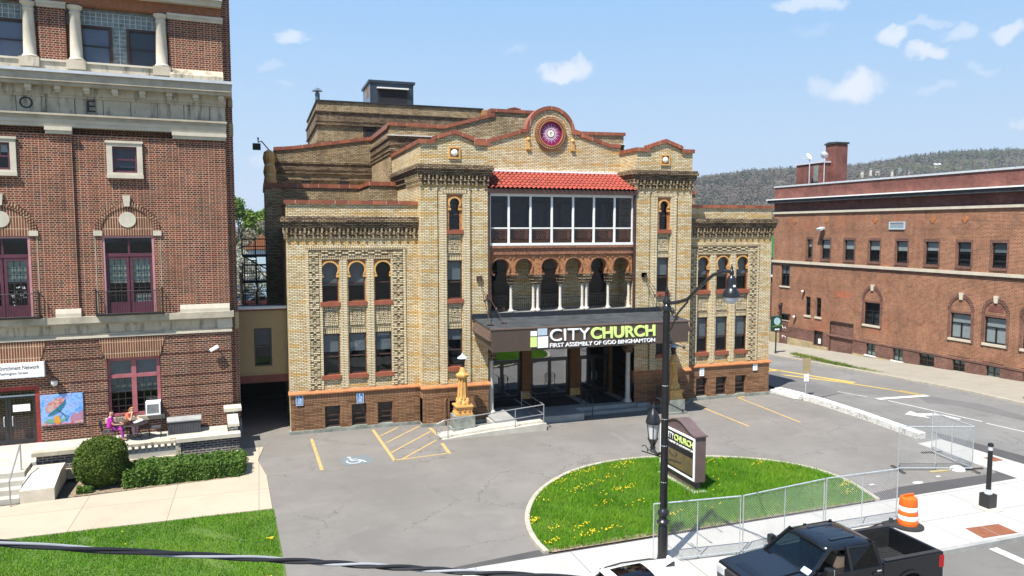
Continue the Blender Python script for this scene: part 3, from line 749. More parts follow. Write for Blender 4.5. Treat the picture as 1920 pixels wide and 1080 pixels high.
# ---- horseshoe arcade over the entrance
def arcade():
    y = 36.58; cs = [11.82, 13.1, 14.58, 15.93, 17.42, 18.77]; zb, r, cz = 7.56, .475, 7.97
    poly = [(11.2, 8.62), (11.2, zb)]
    for c in cs: poly += horseshoe(c, .43, .43, r, zb, zb+.05, cz, 20)
    poly += [(19.45, zb), (19.45, 8.62)]
    MB().plate(poly, y, y+.42).build('arcade', 'ornate_terracotta', church)
    b = MB(); b.box(11.2, y-.05, 8.62, 19.45, y+.42, 9.0); b.box(11.2, y-.12, 9.0, 19.45, y+.42, 9.13); b.box(11.2, y-.08, 8.66, 19.45, y-.04, 8.70)
    b.build('arcade_band', 'ornate_band', church)
    rg = MB(); a = math.degrees(math.acos(.43/r))
    for c in cs:
        rg.plate(arc(c, cz, r+.06, 180+a, -a, 20)+arc(c, cz, r+.005, -a, 180+a, 20), y-.05, y+.03)
        for s in (-1, 1): rg.box(c+s*.33, y-.07, zb+.02, c+s*.5, y+.06, zb+.12)
        rg.lathe([(.06, 0), (.06, -.03), (.02, -.05)], c-.53, y, 8, 8.46, 'y'); rg.lathe([(.06, 0), (.06, -.03), (.02, -.05)], c+.53, y, 8, 8.46, 'y')
    rg.build('arch_moulding', 'ornate_band', church)
    spots = [(12.46, 1), (13.84, 2), (15.255, 1), (16.675, 2), (18.095, 1), (19.36, 1)]
    for x, k in spots:
        for dx in ([0] if k == 1 else [-.125, .125]):
            sh = MB(); sh.lathe([(.15, 0), (.16, .06), (.11, .12), (.09, .16), (.08, .2), (.068, 1.3), (.07, 1.42)], x+dx, y+.2, 12, 5.64)
            o = sh.build('balcony_column', 'marble', church, smooth=True)
        cpm = MB(); wd = .16 if k == 1 else .29
        cpm.box(x-wd*.75, y+.07, 7.06, x+wd*.75, y+.33, 7.16); cpm.box(x-wd*.95, y+.04, 7.16, x+wd*.95, y+.36, 7.3); cpm.box(x-wd*1.15, y, 7.32, x+wd*1.15, y+.4, 7.46); cpm.box(x-wd*1.3, y-.03, 7.46, x+wd*1.3, y+.42, 7.6)
        cpm.build('column_capital', 'corbel_brick', church)
    fl = MB(); fl.box(11.07, 36.42, 5.5, 19.54, 38.4, 5.62); fl.box(11.07, 36.34, 5.2, 19.54, 36.48, 5.62); fl.build('balcony_floor', 'concrete_grey', church)
    wb = MB(); wb.wall(11.07, 19.54, 5.6, 9.1, 38.3, [(c-.55, c+.55, 5.6, 8.3, .3) for c in (12.4, 15.27, 18.2)])
    wb.quad((11.08, 36.45, 5.6), (11.08, 38.3, 5.6), (11.08, 38.3, 9.1), (11.08, 36.45, 9.1)); wb.quad((19.53, 36.45, 5.6), (19.53, 38.3, 5.6), (19.53, 38.3, 9.1), (19.53, 36.45, 9.1))
    wb.quad((11.07, 36.5, 9.05), (19.54, 36.5, 9.05), (19.54, 38.3, 9.05), (11.07, 38.3, 9.05))
    wb.build('balcony_back_wall', 'cream_brick', church)
    for c, bl in ((12.4, None), (15.27, 'beam_maroon'), (18.2, None)): win(church, c, 1.1, 5.62, 8.3, 38.35, frame='dark_frame', gl='window_glass', rails=(.5, .78), blind=bl, bz=.4, name='balcony_door')
    r_ = MB(); yy = y+.2
    for z in (5.72, 6.32, 6.46): r_.box(11.2, yy-.015, z, 19.45, yy+.015, z+.03)
    x = 11.25
    while x < 19.4: r_.box(x-.008, yy-.008, 5.74, x+.008, yy+.008, 6.33); x += .115
    r_.build('balcony_railing', 'wrought_iron', church)
    tr = MB(); tr.lathe([(.1, 0), (.13, .22), (.13, .24)], 12.15, y+.65, 10, 5.62); o = tr.build('flower_pot', 'terracotta', None, org=(12.15, y+.65, 5.62), label='small terracotta pot with white flowers on the balcony behind the left arches', cat='flower pot')
    fw = MB()
    for k in range(40):
        p = Vector((random.uniform(-.2, .2), random.uniform(-.15, .15), random.uniform(.22, .65))); fw.obox(Vector((12.15, y+.65, 5.62))+p, (.09, .02, .07), Matrix.Rotation(random.uniform(0, 6), 3, 'Z') @ Matrix.Rotation(random.uniform(0, 3), 3, 'X'))
    fw.build('flowers', 'cream_white', o)
arcade()

# ---- entrance canopy with the sign
def canopy():
    x0, x1, yf, yb = 10.35, 21.05, 33.32, 36.36
    f = MB(); f.box(x0, yf, 4.13, x1, yf+.12, 5.22); cn = f.build('canopy_fascia', 'canopy_brown', church)
    s = MB()
    for xa, xb, xx in ((x0, 10.1, -1), (x1, x1+.25, 1)):
        for k in range(4):
            z0, z1 = 4.66+.14*k, 4.66+.14*(k+1)-.015
            s.plate([(yf+.1, z0), (yb, z0+.14), (yb, z1+.14), (yf+.1, z1)], min(xa, xa+xx*.03*(4-k)), max(xa, xa+xx*.03*(4-k))+.02, 'yz')
    s.build_pieces('canopy_side', 'canopy_ridge', church, .1)
    r = MB(); r.plate([(yf+.02, 5.2), (yb, 5.36), (yb, 5.42), (yf+.02, 5.24)], x0-.06, x1+.1, 'yz'); r.build('canopy_roof', 'roof_tar', church)
    u = MB(); u.plate([(yf+.12, 4.16), (yb, 4.3), (yb, 5.3), (yf+.12, 5.15)], x0+.02, x1-.02, 'yz'); u.build('canopy_soffit', 'canopy_brown', church)
    e = MB(); e.box(x0-.08, yf-.03, 5.2, x1+.1, yf+.05, 5.27); e.build('canopy_edge', 'canopy_ridge', church)
    b = MB(); b.box(10.2, YT-.12, 5.36, 21.2, YT-.004, 5.66); b.build('canopy_flashing', 'roof_tar_black', church)
    y = yf-.002
    for nm, m, a, b_, c, d in (('logo_square', 'sign_white', 12.29, 12.60, 4.83, 5.06), ('logo_square', 'sign_grey', 12.65, 13.13, 4.85, 5.21-.03), ('logo_square', 'sign_lime', 12.28, 12.60, 4.30, 4.78), ('logo_square', 'sign_white', 12.65, 13.18, 4.24, 4.79)):
        o = MB().box(a, y-.06, c, b_, y, d).build(nm, m, church)
    text('sign_lettering', 'CITY', 'sign_white', church, 13.29, 15.42, 4.53, 5.12, y, .06, .0)
    text('sign_lettering', 'CHURCH', 'sign_lime', church, 15.47, 19.08, 4.53, 5.12, y, .06, .03)
    text('sign_lettering', 'FIRST ASSEMBLY OF GOD BINGHAMTON', 'sign_white', church, 13.29, 19.08, 4.23, 4.43, y, .04, .01, words=.035)
    # stay rods from wall brackets
    for wx, wz, ex, ey in ((10.59, 7.47, 10.55, 34.3), (11.12, 6.5, 11.35, 34.6), (20.06, 7.47, 20.9, 34.3), (20.06, 7.46, 20.2, 34.2)):
        k = MB(); k.box(wx-.14, YT-.1, wz-.13, wx+.14, YT, wz+.13)
        a, b2 = Vector((wx, YT-.08, wz)), Vector((ex, ey, 5.38))
        k.tube([a, b2], .018, 6); m = a.lerp(b2, .5); k.lathe([(.02, -.1), (.06, -.04), (.06, .04), (.02, .1)], m.x, m.y, 8, m.z); k.box(ex-.16, ey-.1, 5.33, ex+.16, ey+.1, 5.36)
        k.build('stay_rod', 'brown_frame', church)
canopy()

# ---- entrance porch
def porch():
    yd = 39.3; zf = .36
    w = MB(); w.quad((11.07, YT, 0), (11.07, yd, 0), (11.07, yd, 4.4), (11.07, YT, 4.4)); w.quad((19.54, YT, 0), (19.54, yd, 0), (19.54, yd, 4.4), (19.54, YT, 4.4))
    w.wall(11.07, 19.54, 3.3, 4.4, yd-.02, []); w.build('porch_wall', 'orange_pillar_brick', church)
    c = MB(); c.quad((11.07, YT, 4.32), (19.54, YT, 4.32), (19.54, yd, 4.32), (11.07, yd, 4.32)); c.box(11.07, YT+.02, 4.3, 19.54, YT+.3, 5.5); c.build('porch_ceiling', 'brown_frame', church)
    p = MB()
    for a, b in ((11.08, 11.62), (13.88, 14.42), (16.85, 17.45), (19.38, 19.53)): p.box(a, yd-.3, zf, b, yd, 3.3)
    p.build_pieces('door_pillar', 'orange_pillar_brick', church)
    k = MB()
    for a, b in ((13.88, 14.42), (16.85, 17.45)): k.box(a-.015, yd-.315, zf, b+.015, yd-.28, zf+.42)
    k.build_pieces('pillar_base', 'terracotta_gold', church)
    for a, b in ((11.62, 13.88), (14.42, 16.85), (17.45, 19.38)):
        m = (a+b)/2; f = MB()
        f.box(a, yd-.1, zf, a+.1, yd, 3.3); f.box(b-.1, yd-.1, zf, b, yd, 3.3); f.box(a+.1, yd-.1, 2.5, b-.1, yd, 2.62); f.box(a+.1, yd-.1, 3.2, b-.1, yd, 3.3)
        o = f.build('entrance_door_frame', 'black_metal', church)
        MB().quad((a+.08, yd-.05, 2.6), (b-.08, yd-.05, 2.6), (b-.08, yd-.05, 3.22), (a+.08, yd-.05, 3.22)).build('transom', 'mirror_glass', o)
        for (l, r_, h) in ((a+.1, m-.01, 1), (m+.01, b-.1, -1)):
            d = MB(); d.box(l, yd-.09, zf, l+.09, yd-.03, 2.5); d.box(r_-.09, yd-.09, zf, r_, yd-.03, 2.5); d.box(l+.09, yd-.09, zf, r_-.09, yd-.03, zf+.22); d.box(l+.09, yd-.09, 2.41, r_-.09, yd-.03, 2.5)
            dd = d.build('entrance_door', 'black_metal', church)
            MB().quad((l+.08, yd-.06, zf+.2), (r_-.08, yd-.06, zf+.2), (r_-.08, yd-.06, 2.43), (l+.08, yd-.06, 2.43)).build('pane', 'mirror_glass', dd)
            hx = r_-.14 if h > 0 else l+.14
            MB().tube([(hx, yd-.09, 1.2), (hx, yd-.17, 1.22), (hx, yd-.17, 1.6), (hx, yd-.09, 1.62)], .018, 6).build('handle', 'grey_gutter', dd)
        MB().quad((a, yd+.6, zf), (b, yd+.6, zf), (b, yd+.6, 3.3), (a, yd+.6, 3.3)).build('interior', 'room_dark', o)
    for x in (11.3, 19.3):
        q = MB(); q.lathe([(.24, 0), (.24, .08), (.17, .16), (.145, .22), (.125, 2.7), (.14, 2.8)], x, 36.62, 14, zf); o = q.build('porch_column', 'marble', church, smooth=True)
        q = MB(); q.box(x-.18, 36.44, 3.16, x+.18, 36.8, 3.36); q.box(x-.26, 36.4, 3.36, x+.26, 36.84, 3.62); q.box(x-.22, 36.42, 3.62, x+.22, 36.82, 4.32); q.build('porch_capital', 'corbel_brick', church)
    f = MB(); f.box(11.0, 34.95, -.2, 15.9, yd, zf-.004); f.box(15.9, 36.15, -.2, 19.6, yd, zf); f.box(15.9, 35.75, -.2, 20.1, 36.15, .17); f.box(19.6, 36.15, -.2, 21.2, YT-.15, .1); f.box(19.6, 36.0, -.2, 20.4, YT-.15, .36)
    f.build('entrance_steps', 'concrete_grey', church)
porch()
def floor_mat(x0, x1, y0, y1, z, lab):
    m = MB(); m.box(x0, y0, z, x1, y1, z+.012); m.build('door_mat', 'mat_black', org=((x0+x1)/2, y0, z), label=lab, cat='door mat', group='black mats in front of the church doors')
floor_mat(13.6, 16.6, 36.9, 39.1, .362, 'large black mat in front of the middle glass doors of the church')
floor_mat(17.1, 19.0, 36.7, 39.1, .364, 'black mat in front of the glass doors beside the marble column')
floor_mat(11.6, 13.4, 37.6, 39.1, .362, 'black mat in front of the glass doors nearest the ramp')

# ---- rear blocks
def rear():
    # C: low shoulder blocks either side
    for s in (1, -1):
        X = (lambda x: x) if s > 0 else (lambda x: 30.6-x)
        q = MB(); q.box(X(5.99), 42.76, 0, X(7.62), 47.3, 12.45); q.box(X(.40), 47.27, 0, X(7.62), 55, 12.5)
        q.build('shoulder_block', 'back_brick', church)
        c = MB(); c.box(X(5.92), 42.68, 12.45, X(7.6), 43.1, 12.68); c.box(X(5.92), 43.1, 12.45, X(6.3), 47.3, 12.68); c.box(X(.32), 47.19, 12.5, X(5.99), 47.6, 12.74); c.box(X(.32), 47.6, 12.5, X(.7), 55, 12.74)
        c.build('coping', 'terracotta_coping', church)
        # B: auditorium gable
        g = MB(); g.plate([(X(1.15), 0), (X(1.15), 15.2), (X(2.2), 15.28), (X(7.6), 16.1), (X(7.6), 0)], 52.17, 53.0)
        g.box(X(1.15), 53.0, 0, X(7.6), 66, 15.1)
        g.build('auditorium_wall', 'back_brick', church)
        c = MB(); cp([(X(1.05), 15.18), (X(2.2), 15.28), (X(7.5), 16.1)][::s], 52.08, 52.6, c, .22); c.box(X(1.05), 52.6, 15.1, X(1.5), 66, 15.32); c.build('coping', 'terracotta_coping', church)
        d = MB()
        for z0, z1, p in ((14.35, 14.5, .12), (13.95, 14.35, .06), (13.7, 13.82, .1), (13.25, 13.36, .1)): d.box(X(1.15)-s*p, 52.17-p, z0, X(7.5), 52.3, z1)
        d.build('string_course', 'corbel_brick', church)
        for x in (3.1, 5.6): MB().box(X(x)-.28, 52.1, 12.75, X(x)+.28, 52.2, 13.45).build('wall_vent', 'room_dark', church)
    # middle block with the stepped gable
    g = MB(); o = [(7.5, 0), (7.5, 16.1), (10.8, 16.05), (13.85, 16.9), (13.85, 17.2), (16.75, 17.2), (16.75, 16.9), (19.8, 16.05), (22.9, 16.1), (22.9, 0)]
    g.plate(o, 44.45, 44.9); g.box(7.5, 44.9, 0, 22.9, 56, 16.0); g.build('middle_block', 'cream_brick_weathered', church)
    c = MB(); cp([(7.4, 16.1), (10.8, 16.05), (13.85, 16.9)], 44.36, 44.98, c); cp([(13.7, 17.2), (16.9, 17.2)], 44.35, 45.0, c); cp([(16.75, 16.9), (19.8, 16.05), (23.0, 16.1)], 44.36, 44.98, c)
    for x in (13.85, 16.75): c.box(x-.14, 44.37, 16.9, x+.14, 44.97, 17.2)
    cp([(14.9, 17.4), (15.3, 17.48), (15.7, 17.4)], 44.4, 44.9, c, .08)
    c.box(7.4, 44.98, 16.0, 7.8, 56, 16.28); c.build('coping', 'terracotta_coping', church)
    d = MB()
    for z0, z1, p in ((15.35, 15.5, .14), (14.95, 15.35, .07), (14.6, 14.72, .1), (14.4, 14.5, .06)): d.box(7.5-p, 44.45-p, z0, 22.9, 56, z1)
    d.build('string_course', 'corbel_brick', church)
    MB().box(7.3, 44.25, 15.5, 22.95, 44.45, 15.54).build('flashing', 'white_paint', church)
    # stage house
    q = MB(); q.box(4.75, 63, 0, 18.7, 76, 20.35); q.build('stage_house', 'back_brick', church)
    d = MB()
    for z0, z1, p in ((18.75, 19.5, .1), (18.45, 18.6, .16), (19.5, 19.6, .2), (16.9, 17.2, .1)): d.box(4.75-p, 63-p, z0, 18.7+p, 76, z1)
    d.build('string_course', 'corbel_brick', church)
    c = MB(); c.box(4.65, 62.9, 20.35, 18.8, 63.4, 20.45); c.box(4.65, 63.4, 20.35, 5.1, 76, 20.45); c.build('coping', 'roof_tar_black', church)
    win(church, 8.95, .9, 17.35, 18.35, 62.98, blind='blind_slate', bz=.6, rails=(), name='stage_window', dep=.015)
    v = MB(); v.lathe([(.2, 0), (.2, 1.1), (.1, 1.15), (.1, 1.3), (.46, 1.25), (.16, 1.5), (.03, 1.55)], 5.0, 66.0, 12, 20.4); v.build('vent_pipe', 'slate_sheet_blue', church, smooth=True)
    v = MB(); v.lathe([(.02, -.5), (.35, -.4), (.45, 0), (.35, .4), (.02, .5)], 18.9, 62.6, 12, 19.8); v.build('roof_ventilator', 'rust', church, smooth=True)
    p = MB(); p.box(9.25, 64.5, 20.3, 12.95, 69, 22.4); p.box(9.1, 64.4, 22.4, 13.1, 69.1, 22.6); ph = p.build('roof_housing', 'slate_sheet', church)
    s = MB(); s.box(9.23, 64.52, 20.3, 9.25-.001, 68.9, 22.35); s.build('side_cladding', 'slate_sheet_blue', ph)
    s = MB(); s.box(9.22, 65.2, 21.3, 9.235, 66.6, 22.2); s.build('rusty_patch', 'rust', ph)
    s = MB(); s.box(9.8, 64.2, 21.9, 12.5, 64.5, 22.0); s.build('awning_strip', 'white_paint', ph)
    s = MB(); s.box(9.9, 64.46, 20.4, 12.4, 64.5-.001, 21.9); s.build('door_panel', 'room_dark', ph)
    # terracotta finials and a floodlight on the auditorium corner
    for y, z in ((51.6, 14.6), (50.0, 13.6), (48.8, 12.9)):
        k = MB(); k.lathe([(.05, -.5), (.32, -.4), (.4, 0), (.32, .4), (.1, .55)], .75, y, 12, z); k.box(.45, y-.2, z-1.2, 1.1, y+.25, z-.4); k.build('corner_finial', 'terracotta_gold', church)
rear()
fl = MB(); fl.tube([(.9, 51.8, 15.0), (.3, 51.6, 15.7), (.1, 51.4, 15.6)], .04, 6); fl.box(-.25, 51.1, 15.1, .25, 51.5, 15.5); fl.lathe([(.02, 0), (.06, .3)], .1, 51.4, 8, 15.6)
fl.build('floodlight', 'wrought_iron', org=(.9, 51.8, 15.0), label='black floodlight on an arm at the rear roof corner of the church', cat='floodlight')
# ================================================================ BRICK BUILDING WITH TERRACE (local frame: x along the front, y into the building)
LBO, LBR = (-1.366, 36.80, 0), R(3.7)
lb = thing('brick_building', 'tall dark red brick building with limestone cornice, attic columns and arched French windows', 'building', LBO, LBR)
C1, C2 = -4.12, -8.85
def left_building():
    X0 = -15.0
    # lower storey: backing wall and rusticated bands
    dh = (-10.1, -7.78, .8, 3.3); wh = (-5.16, -3.02, 1.62, 4.27)
    MB().wall(X0, 0, .3, 5.25, .0, [dh+(.4,), wh+(.3,)]).build('lower_wall', 'red_brick_dark', lb)
    bd = MB(); z = .85; k = 0
    while z < 5.1:
        z1 = min(z+.44, 5.2)
        cuts = [(X0, 0)]
        for h in (dh, wh):
            if z1 > h[2] and z < h[3]+(.85 if h is wh else .9):
                e = .12 if z > h[3]-.1 else 0
                cuts = [q for a, b in cuts for q in ((a, min(b, h[0]-e)), (max(a, h[1]+e), b)) if q[1]-q[0] > .02]
        for a, b in cuts: bd.box(a, -.035, z, b, .05, z1)
        z += .5
    bd.build('rusticated_band', 'red_brick_dark', lb)
    for cx, w in ((C1, 2.14), (C2, 2.3)):
        MB().plate([(cx-w/2-.02, 4.28), (cx+w/2+.02, 4.28), (cx+w/2+.28, 5.2), (cx-w/2-.28, 5.2)], -.06, .2).build('flat_arch', 'red_brick_arch', lb)
    # belt course
    for (z0, z1, p, m) in ((5.23, 5.32, .1, 'limestone_pale'), (5.32, 5.42, .06, 'limestone'), (5.42, 5.84, .03, 'limestone_stained'), (5.84, 5.92, .12, 'limestone'), (5.92, 6.2, .25, 'limestone')):
        MB().box(X0, -p, z0, p*.6, .3, z1).build('belt_course', m, lb)
    for a, b in ((-.55, .08),): MB().box(a, -.07, 5.42, b, .1, 5.84).build('belt_block', 'limestone_pale', lb)
    for a, b in ((-2.12, -.02), (-7.0, -6.04)): MB().plate([(-.16, 6.2), (-.16, 6.35), (-.1, 6.56), (.05, 6.56), (.05, 6.2)], a, b, 'yz').build('ledge_block', 'limestone_pale', lb)
    # main wall
    holes = []
    for c in (C1, C2, C2-4.73): holes += [(c-1.02, c+1.02, 6.26, 9.7), (c-.55, c+.55, 12.4, 13.62)]
    MB().wall(X0, 0, 6.2, 14.0, 0, holes, .3).build('main_wall', 'red_brick', lb)
    for a, b in ((-2.15, 0), (-7.02, -6.12), (-11.75, -10.85)): 
        q = MB(); q.wall(a, b, 6.5, 13.98, -.09, []); q.quad((a, -.09, 6.5), (a, 0, 6.5), (a, 0, 13.98), (a, -.09, 13.98)); q.quad((b, -.09, 6.5), (b, 0, 6.5), (b, 0, 13.98), (b, -.09, 13.98)); q.build('pilaster', 'red_brick', lb)
        q = MB(); q.box(a-.02, -.2, 14.0, b+.04, 0, 14.14); q.box(a-.05, -.26, 14.14, b+.06, 0, 14.3); q.build('pilaster_capital', 'limestone_pale', lb)
    for c in (C1, C2, C2-4.73):
        # French doors
        f = MB(); y = .12; z0, z1 = 6.27, 9.69
        f.box(c-1.02, y-.1, z0, c-.93, y+.06, z1); f.box(c+.93, y-.1, z0, c+1.02, y+.06, z1); f.box(c-.93, y-.1, z1-.09, c+.93, y+.06, z1)
        o = f.build('french_window', 'pale_pink_paint', lb)
        g = MB(); g.box(c-.93, y-.02, 8.78, c+.93, y+.06, 8.92); g.box(c-.04, y-.01, 8.92, c+.04, y+.05, 9.6)
        for l, r in ((c-.93, c-.02), (c+.02, c+.93)):
            g.box(l, y, z0, l+.11, y+.06, 8.78); g.box(r-.11, y, z0, r, y+.06, 8.78); g.box(l+.11, y, z0, r-.11, y+.06, 6.75); g.box(l+.11, y, 8.66, r-.11, y+.06, 8.78)
        g.build('door_sash', 'plum_paint', o)
        mu = MB()
        for l, r in ((c-.82, c-.13), (c+.13, c+.82)):
            for i in (1, 2): xx = l+(r-l)*i/3; mu.box(xx-.014, y+.01, 6.75, xx+.014, y+.04, 8.66)
            for i in range(1, 6): zz = 6.75+1.91*i/6; mu.box(l, y+.008, zz-.014, r, y+.038, zz+.014)
        mu.build('muntin', 'dark_frame', o)
        MB().quad((c-.93, y+.045, z0), (c+.93, y+.045, z0), (c+.93, y+.045, 9.6), (c-.93, y+.045, 9.6)).build('pane', 'window_glass', o)
        for l, r in ((c-.8, c-.1), (c+.1, c+.8)): MB().box(l, y+.09, 7.6 if c == C1 else 7.75, r, y+.1, 8.66).build('blind', 'blind_green', o)
        if c == C1: MB().box(c+.2, y+.09, 6.75, c+.8, y+.1, 7.1).build('blind', 'blind_white', o)
        MB().quad((c-1.1, y+.4, 6.2), (c+1.1, y+.4, 6.2), (c+1.1, y+.4, 9.8), (c-1.1, y+.4, 9.8)).build('interior', 'room_dark', o)
        if c == C2:
            b = MB()
            for _ in range(14):
                xx, zz = c+random.uniform(.2, .78), random.uniform(6.75, 7.6); b.quad((xx-.05, y+.04, zz+.04), (xx, y+.04, zz), (xx-.05, y+.04, zz-.03)); b.quad((xx+.05, y+.04, zz+.04), (xx, y+.04, zz), (xx+.05, y+.04, zz-.03))
            b.build('paper_butterfly', 'blind_white', o)
        # arch over
        a = MB(); zc = 9.88
        for k in range(30):
            an = R(3+174*k/29); a.obox((c+1.17*math.cos(an), -.015, zc+1.17*math.sin(an)), (.26, .07, .085), Matrix.Rotation(-an, 3, 'Y'))
        a.build('brick_arch', 'red_brick_arch', lb)
        MB().plate(arc(c, zc, 1.03, 0, 180, 20), .03-.04, .05).build('tympanum', 'red_brick_arch', lb)
        MB().box(c-1.04, -.03, 9.7, c+1.04, .05, 9.88).build('lintel_course', 'red_brick_arch', lb)
        MB().plate(arc(c, 10.4, .34, 0, 350, 28), -.04, .02).build('round_plaque', 'limestone_pale', lb)
        MB().plate([(c-.11, 10.98), (c+.11, 10.98), (c+.155, 11.46), (c-.155, 11.46)], -.1, .02).build('keystone', 'limestone_pale', lb)
        for s in (-1, 1): MB().box(c+s*1.0, -.07, 9.7, c+s*1.34, .02, 9.92).build('impost_block', 'limestone_pale', lb)
        for s in (-1, 1): MB().box(c+s*1.27, -.012, 6.25, c+s*1.30, .02, 9.7).build('brick_joint', 'limestone', lb)
        # iron balconet
        r = MB()
        for z in (6.3, 7.28): r.tube([(c-1.3, 0, z), (c-1.3, -.38, z), (c+1.3, -.38, z), (c+1.3, 0, z)], .02, 5)
        r.box(c-1.34, -.42, 6.24, c+1.34, 0, 6.28)
        for i in range(27): xx = c-1.3+2.6*i/26; r.box(xx-.008, -.388, 6.28, xx+.008, -.372, 7.28)
        for s in (-1, 1):
            r.box(c+s*1.3-.025, -.405, 6.2, c+s*1.3+.025, -.355, 7.42)
            for i in range(3): r.box(c+s*1.3-.008, -.3+.1*i, 6.28, c+s*1.3+.008, -.285+.1*i, 7.28)
        r.build('balconet_railing', 'wrought_iron', lb)
        # small square window
        q = MB(); q.plate([(c-.7, 12.24), (c+.7, 12.24), (c+.7, 13.8), (c-.7, 13.8)], -.09, .06, holes=[[(c-.48, 12.45), (c+.48, 12.45), (c+.48, 13.58), (c-.48, 13.58)]])
        q.box(c-.74, -.13, 13.72, c+.74, -.0, 13.82); q.box(c-.72, -.15, 12.2, c+.72, 0, 12.36); q.build('stone_surround', 'limestone_pale', lb)
        win(lb, c, .96, 12.45, 13.58, .02, frame='plum_paint', blind='blind_slate' if c != C2 else 'blind_white', bz=.8 if c != C2 else .35, rails=(.5,), fw=.09, muntin=[(c-.4, c+.4, 13.0, 13.5, 3, 1)])
    # ground floor window
    w = win(lb, C1, 2.14, 1.62, 4.27, .1, frame='pink_paint', rails=(), fw=.14, mull=0, blind='blind_grey', bz=.58, dep=.45)
    f = MB(); f.box(C1-.1, .08, 1.76, C1+.1, .19, 4.13); f.box(C1-.93, .085, 3.36, C1-.1, .185, 3.52); f.box(C1+.1, .085, 3.36, C1+.93, .185, 3.52); f.build('mullion', 'pink_paint', w)
    mu = MB()
    for l, r in ((C1-.93, C1-.1), (C1+.1, C1+.93)):
        for i in (1, 2): xx = l+(r-l)*i/3; mu.box(xx-.014, .1, 1.76, xx+.014, .14, 3.36)
        for i in range(1, 5): zz = 1.76+1.6*i/5; mu.box(l, .098, zz-.014, r, .138, zz+.014)
    mu.build('muntin', 'dark_frame', w)
    MB().box(C1-1.2, -.18, 1.42, C1+1.2, .1, 1.62).build('window_sill', 'limestone', lb)
    ac = MB(); a0, a1, b0, b1 = C1+.45, C1+1.05, 1.66, 2.24
    ac.plate([(a0, b0), (a1, b0), (a1, b1), (a0, b1)], -.42, .1, holes=[[(a0+.06, b0+.07), (a1-.06, b0+.07), (a1-.06, b1-.09), (a0+.06, b1-.09)]]); o = ac.build('air_conditioner', 'sign_white', lb)
    g = MB(); g.box(a0+.06, -.40, b0+.07, a1-.06, .05, b1-.09)
    for i in range(7): g.box(a0+.06, -.412, b0+.1+.055*i, a1-.06, -.4, b0+.125+.055*i)
    g.build('grille', 'concrete_grey', o)
    # entrance doors
    f = MB(); f.box(-10.1, .02, .8, -9.98, .2, 3.3); f.box(-7.93, .02, .8, -7.79, .2, 3.3); f.box(-9.98, .02, 3.12, -7.93, .2, 3.3); o = f.build('entrance_frame', 'red_frame', lb)
    for l, r in ((-9.97, -8.95), (-8.94, -7.94)):
        d = MB(); d.box(l, .08, .8, l+.1, .14, 2.86); d.box(r-.1, .08, .8, r, .14, 2.86); d.box(l+.1, .08, .8, r-.1, .14, 1.0); d.box(l+.1, .08, 2.76, r-.1, .14, 2.86); dd = d.build('entrance_door', 'black_metal', lb)
        MB().quad((l+.09, .11, .98), (r-.09, .11, .98), (r-.09, .11, 2.78), (l+.09, .11, 2.78)).build('pane', 'window_glass', dd)
        hx = r-.15 if l < -9.5 else l+.15; MB().tube([(hx, .08, 1.6), (hx, .0, 1.62), (hx, .0, 2.0), (hx, .08, 2.02)], .018, 6).build('handle', 'grey_gutter', dd)
    MB().quad((-9.98, .12, 2.9), (-7.93, .12, 2.9), (-7.93, .12, 3.12), (-9.98, .12, 3.12)).build('transom', 'window_glass', o)
    MB().box(-9.98, .07, 2.86, -7.93, .15, 2.92).build('transom_bar', 'grey_gutter', o)
    MB().quad((-10.2, .8, .8), (-7.7, .8, .8), (-7.7, .8, 3.3), (-10.2, .8, 3.3)).build('interior', 'room_dark', o)
    p = MB(); p.box(-8.78, .095, 2.2, -8.2+.05, .105, 2.5); p.build('paper_notice', 'sign_white', lb)
    p = MB(); p.box(-8.78, .1, 1.1, -8.7, .14, 2.75); p.box(-8.95, .1, 1.02, -8.6, .14, 1.12); p.build('door_reflection_strip', 'blind_grey', lb) if False else None
    # entablature
    for (z0, z1, p, m) in ((14.3, 14.46, .16, 'limestone_pale'), (14.46, 14.62, .2, 'limestone_pale'), (14.62, 14.76, .24, 'limestone'), (14.76, 14.84, .32, 'limestone'), (14.84, 15.52, .14, 'limestone_stained'), (15.52, 15.62, .2, 'limestone_stained'), (15.62, 15.96, .26, 'limestone_stained'), (15.96, 16.1, .62, 'limestone'), (16.1, 16.44, .72, 'limestone')):
        MB().box(X0, -p, z0, p*.3 if p < .5 else .3, .4, z1).build('cornice', m, lb)
    MB().box(X0, -.82, 16.44, .36, .4, 16.56).build('gutter', 'grey_gutter', lb)
    for i in range(13):
        s = -.12-1.06*i; m = MB(); m.box(s-.12, -.52, 15.8, s+.12, -.2, 15.955); m.box(s-.1, -.4, 15.7, s+.1, -.2, 15.8); m.build('cornice_bracket', 'limestone_pale', lb)
    for i in range(13): s = -.62-1.06*i; MB().box(s-.012, -.147, 14.86, s+.012, -.135, 15.5).build('stone_joint', 'roof_tar', lb)
    text('carved_letter', 'O', 'roof_tar_black', lb, -7.93, -7.44, 15.0, 15.48, -.137, .012)
    text('carved_letter', 'E', 'roof_tar_black', lb, -5.47, -5.14, 14.98, 15.47, -.137, .012)
    # attic
    MB().box(X0, -.1, 16.56, 0, .5, 17.06).build('attic_base', 'limestone_stained', lb)
    MB().box(X0, -.16, 17.0, -2.2, .5, 17.08).build('attic_sill', 'limestone_pale', lb)
    MB().plate([(-.35, 16.56), (-.35, 16.8), (-.12, 17.08), (.1, 17.08), (.1, 16.56)], -2.2, .0, 'yz').build('attic_plinth', 'limestone_stained', lb)
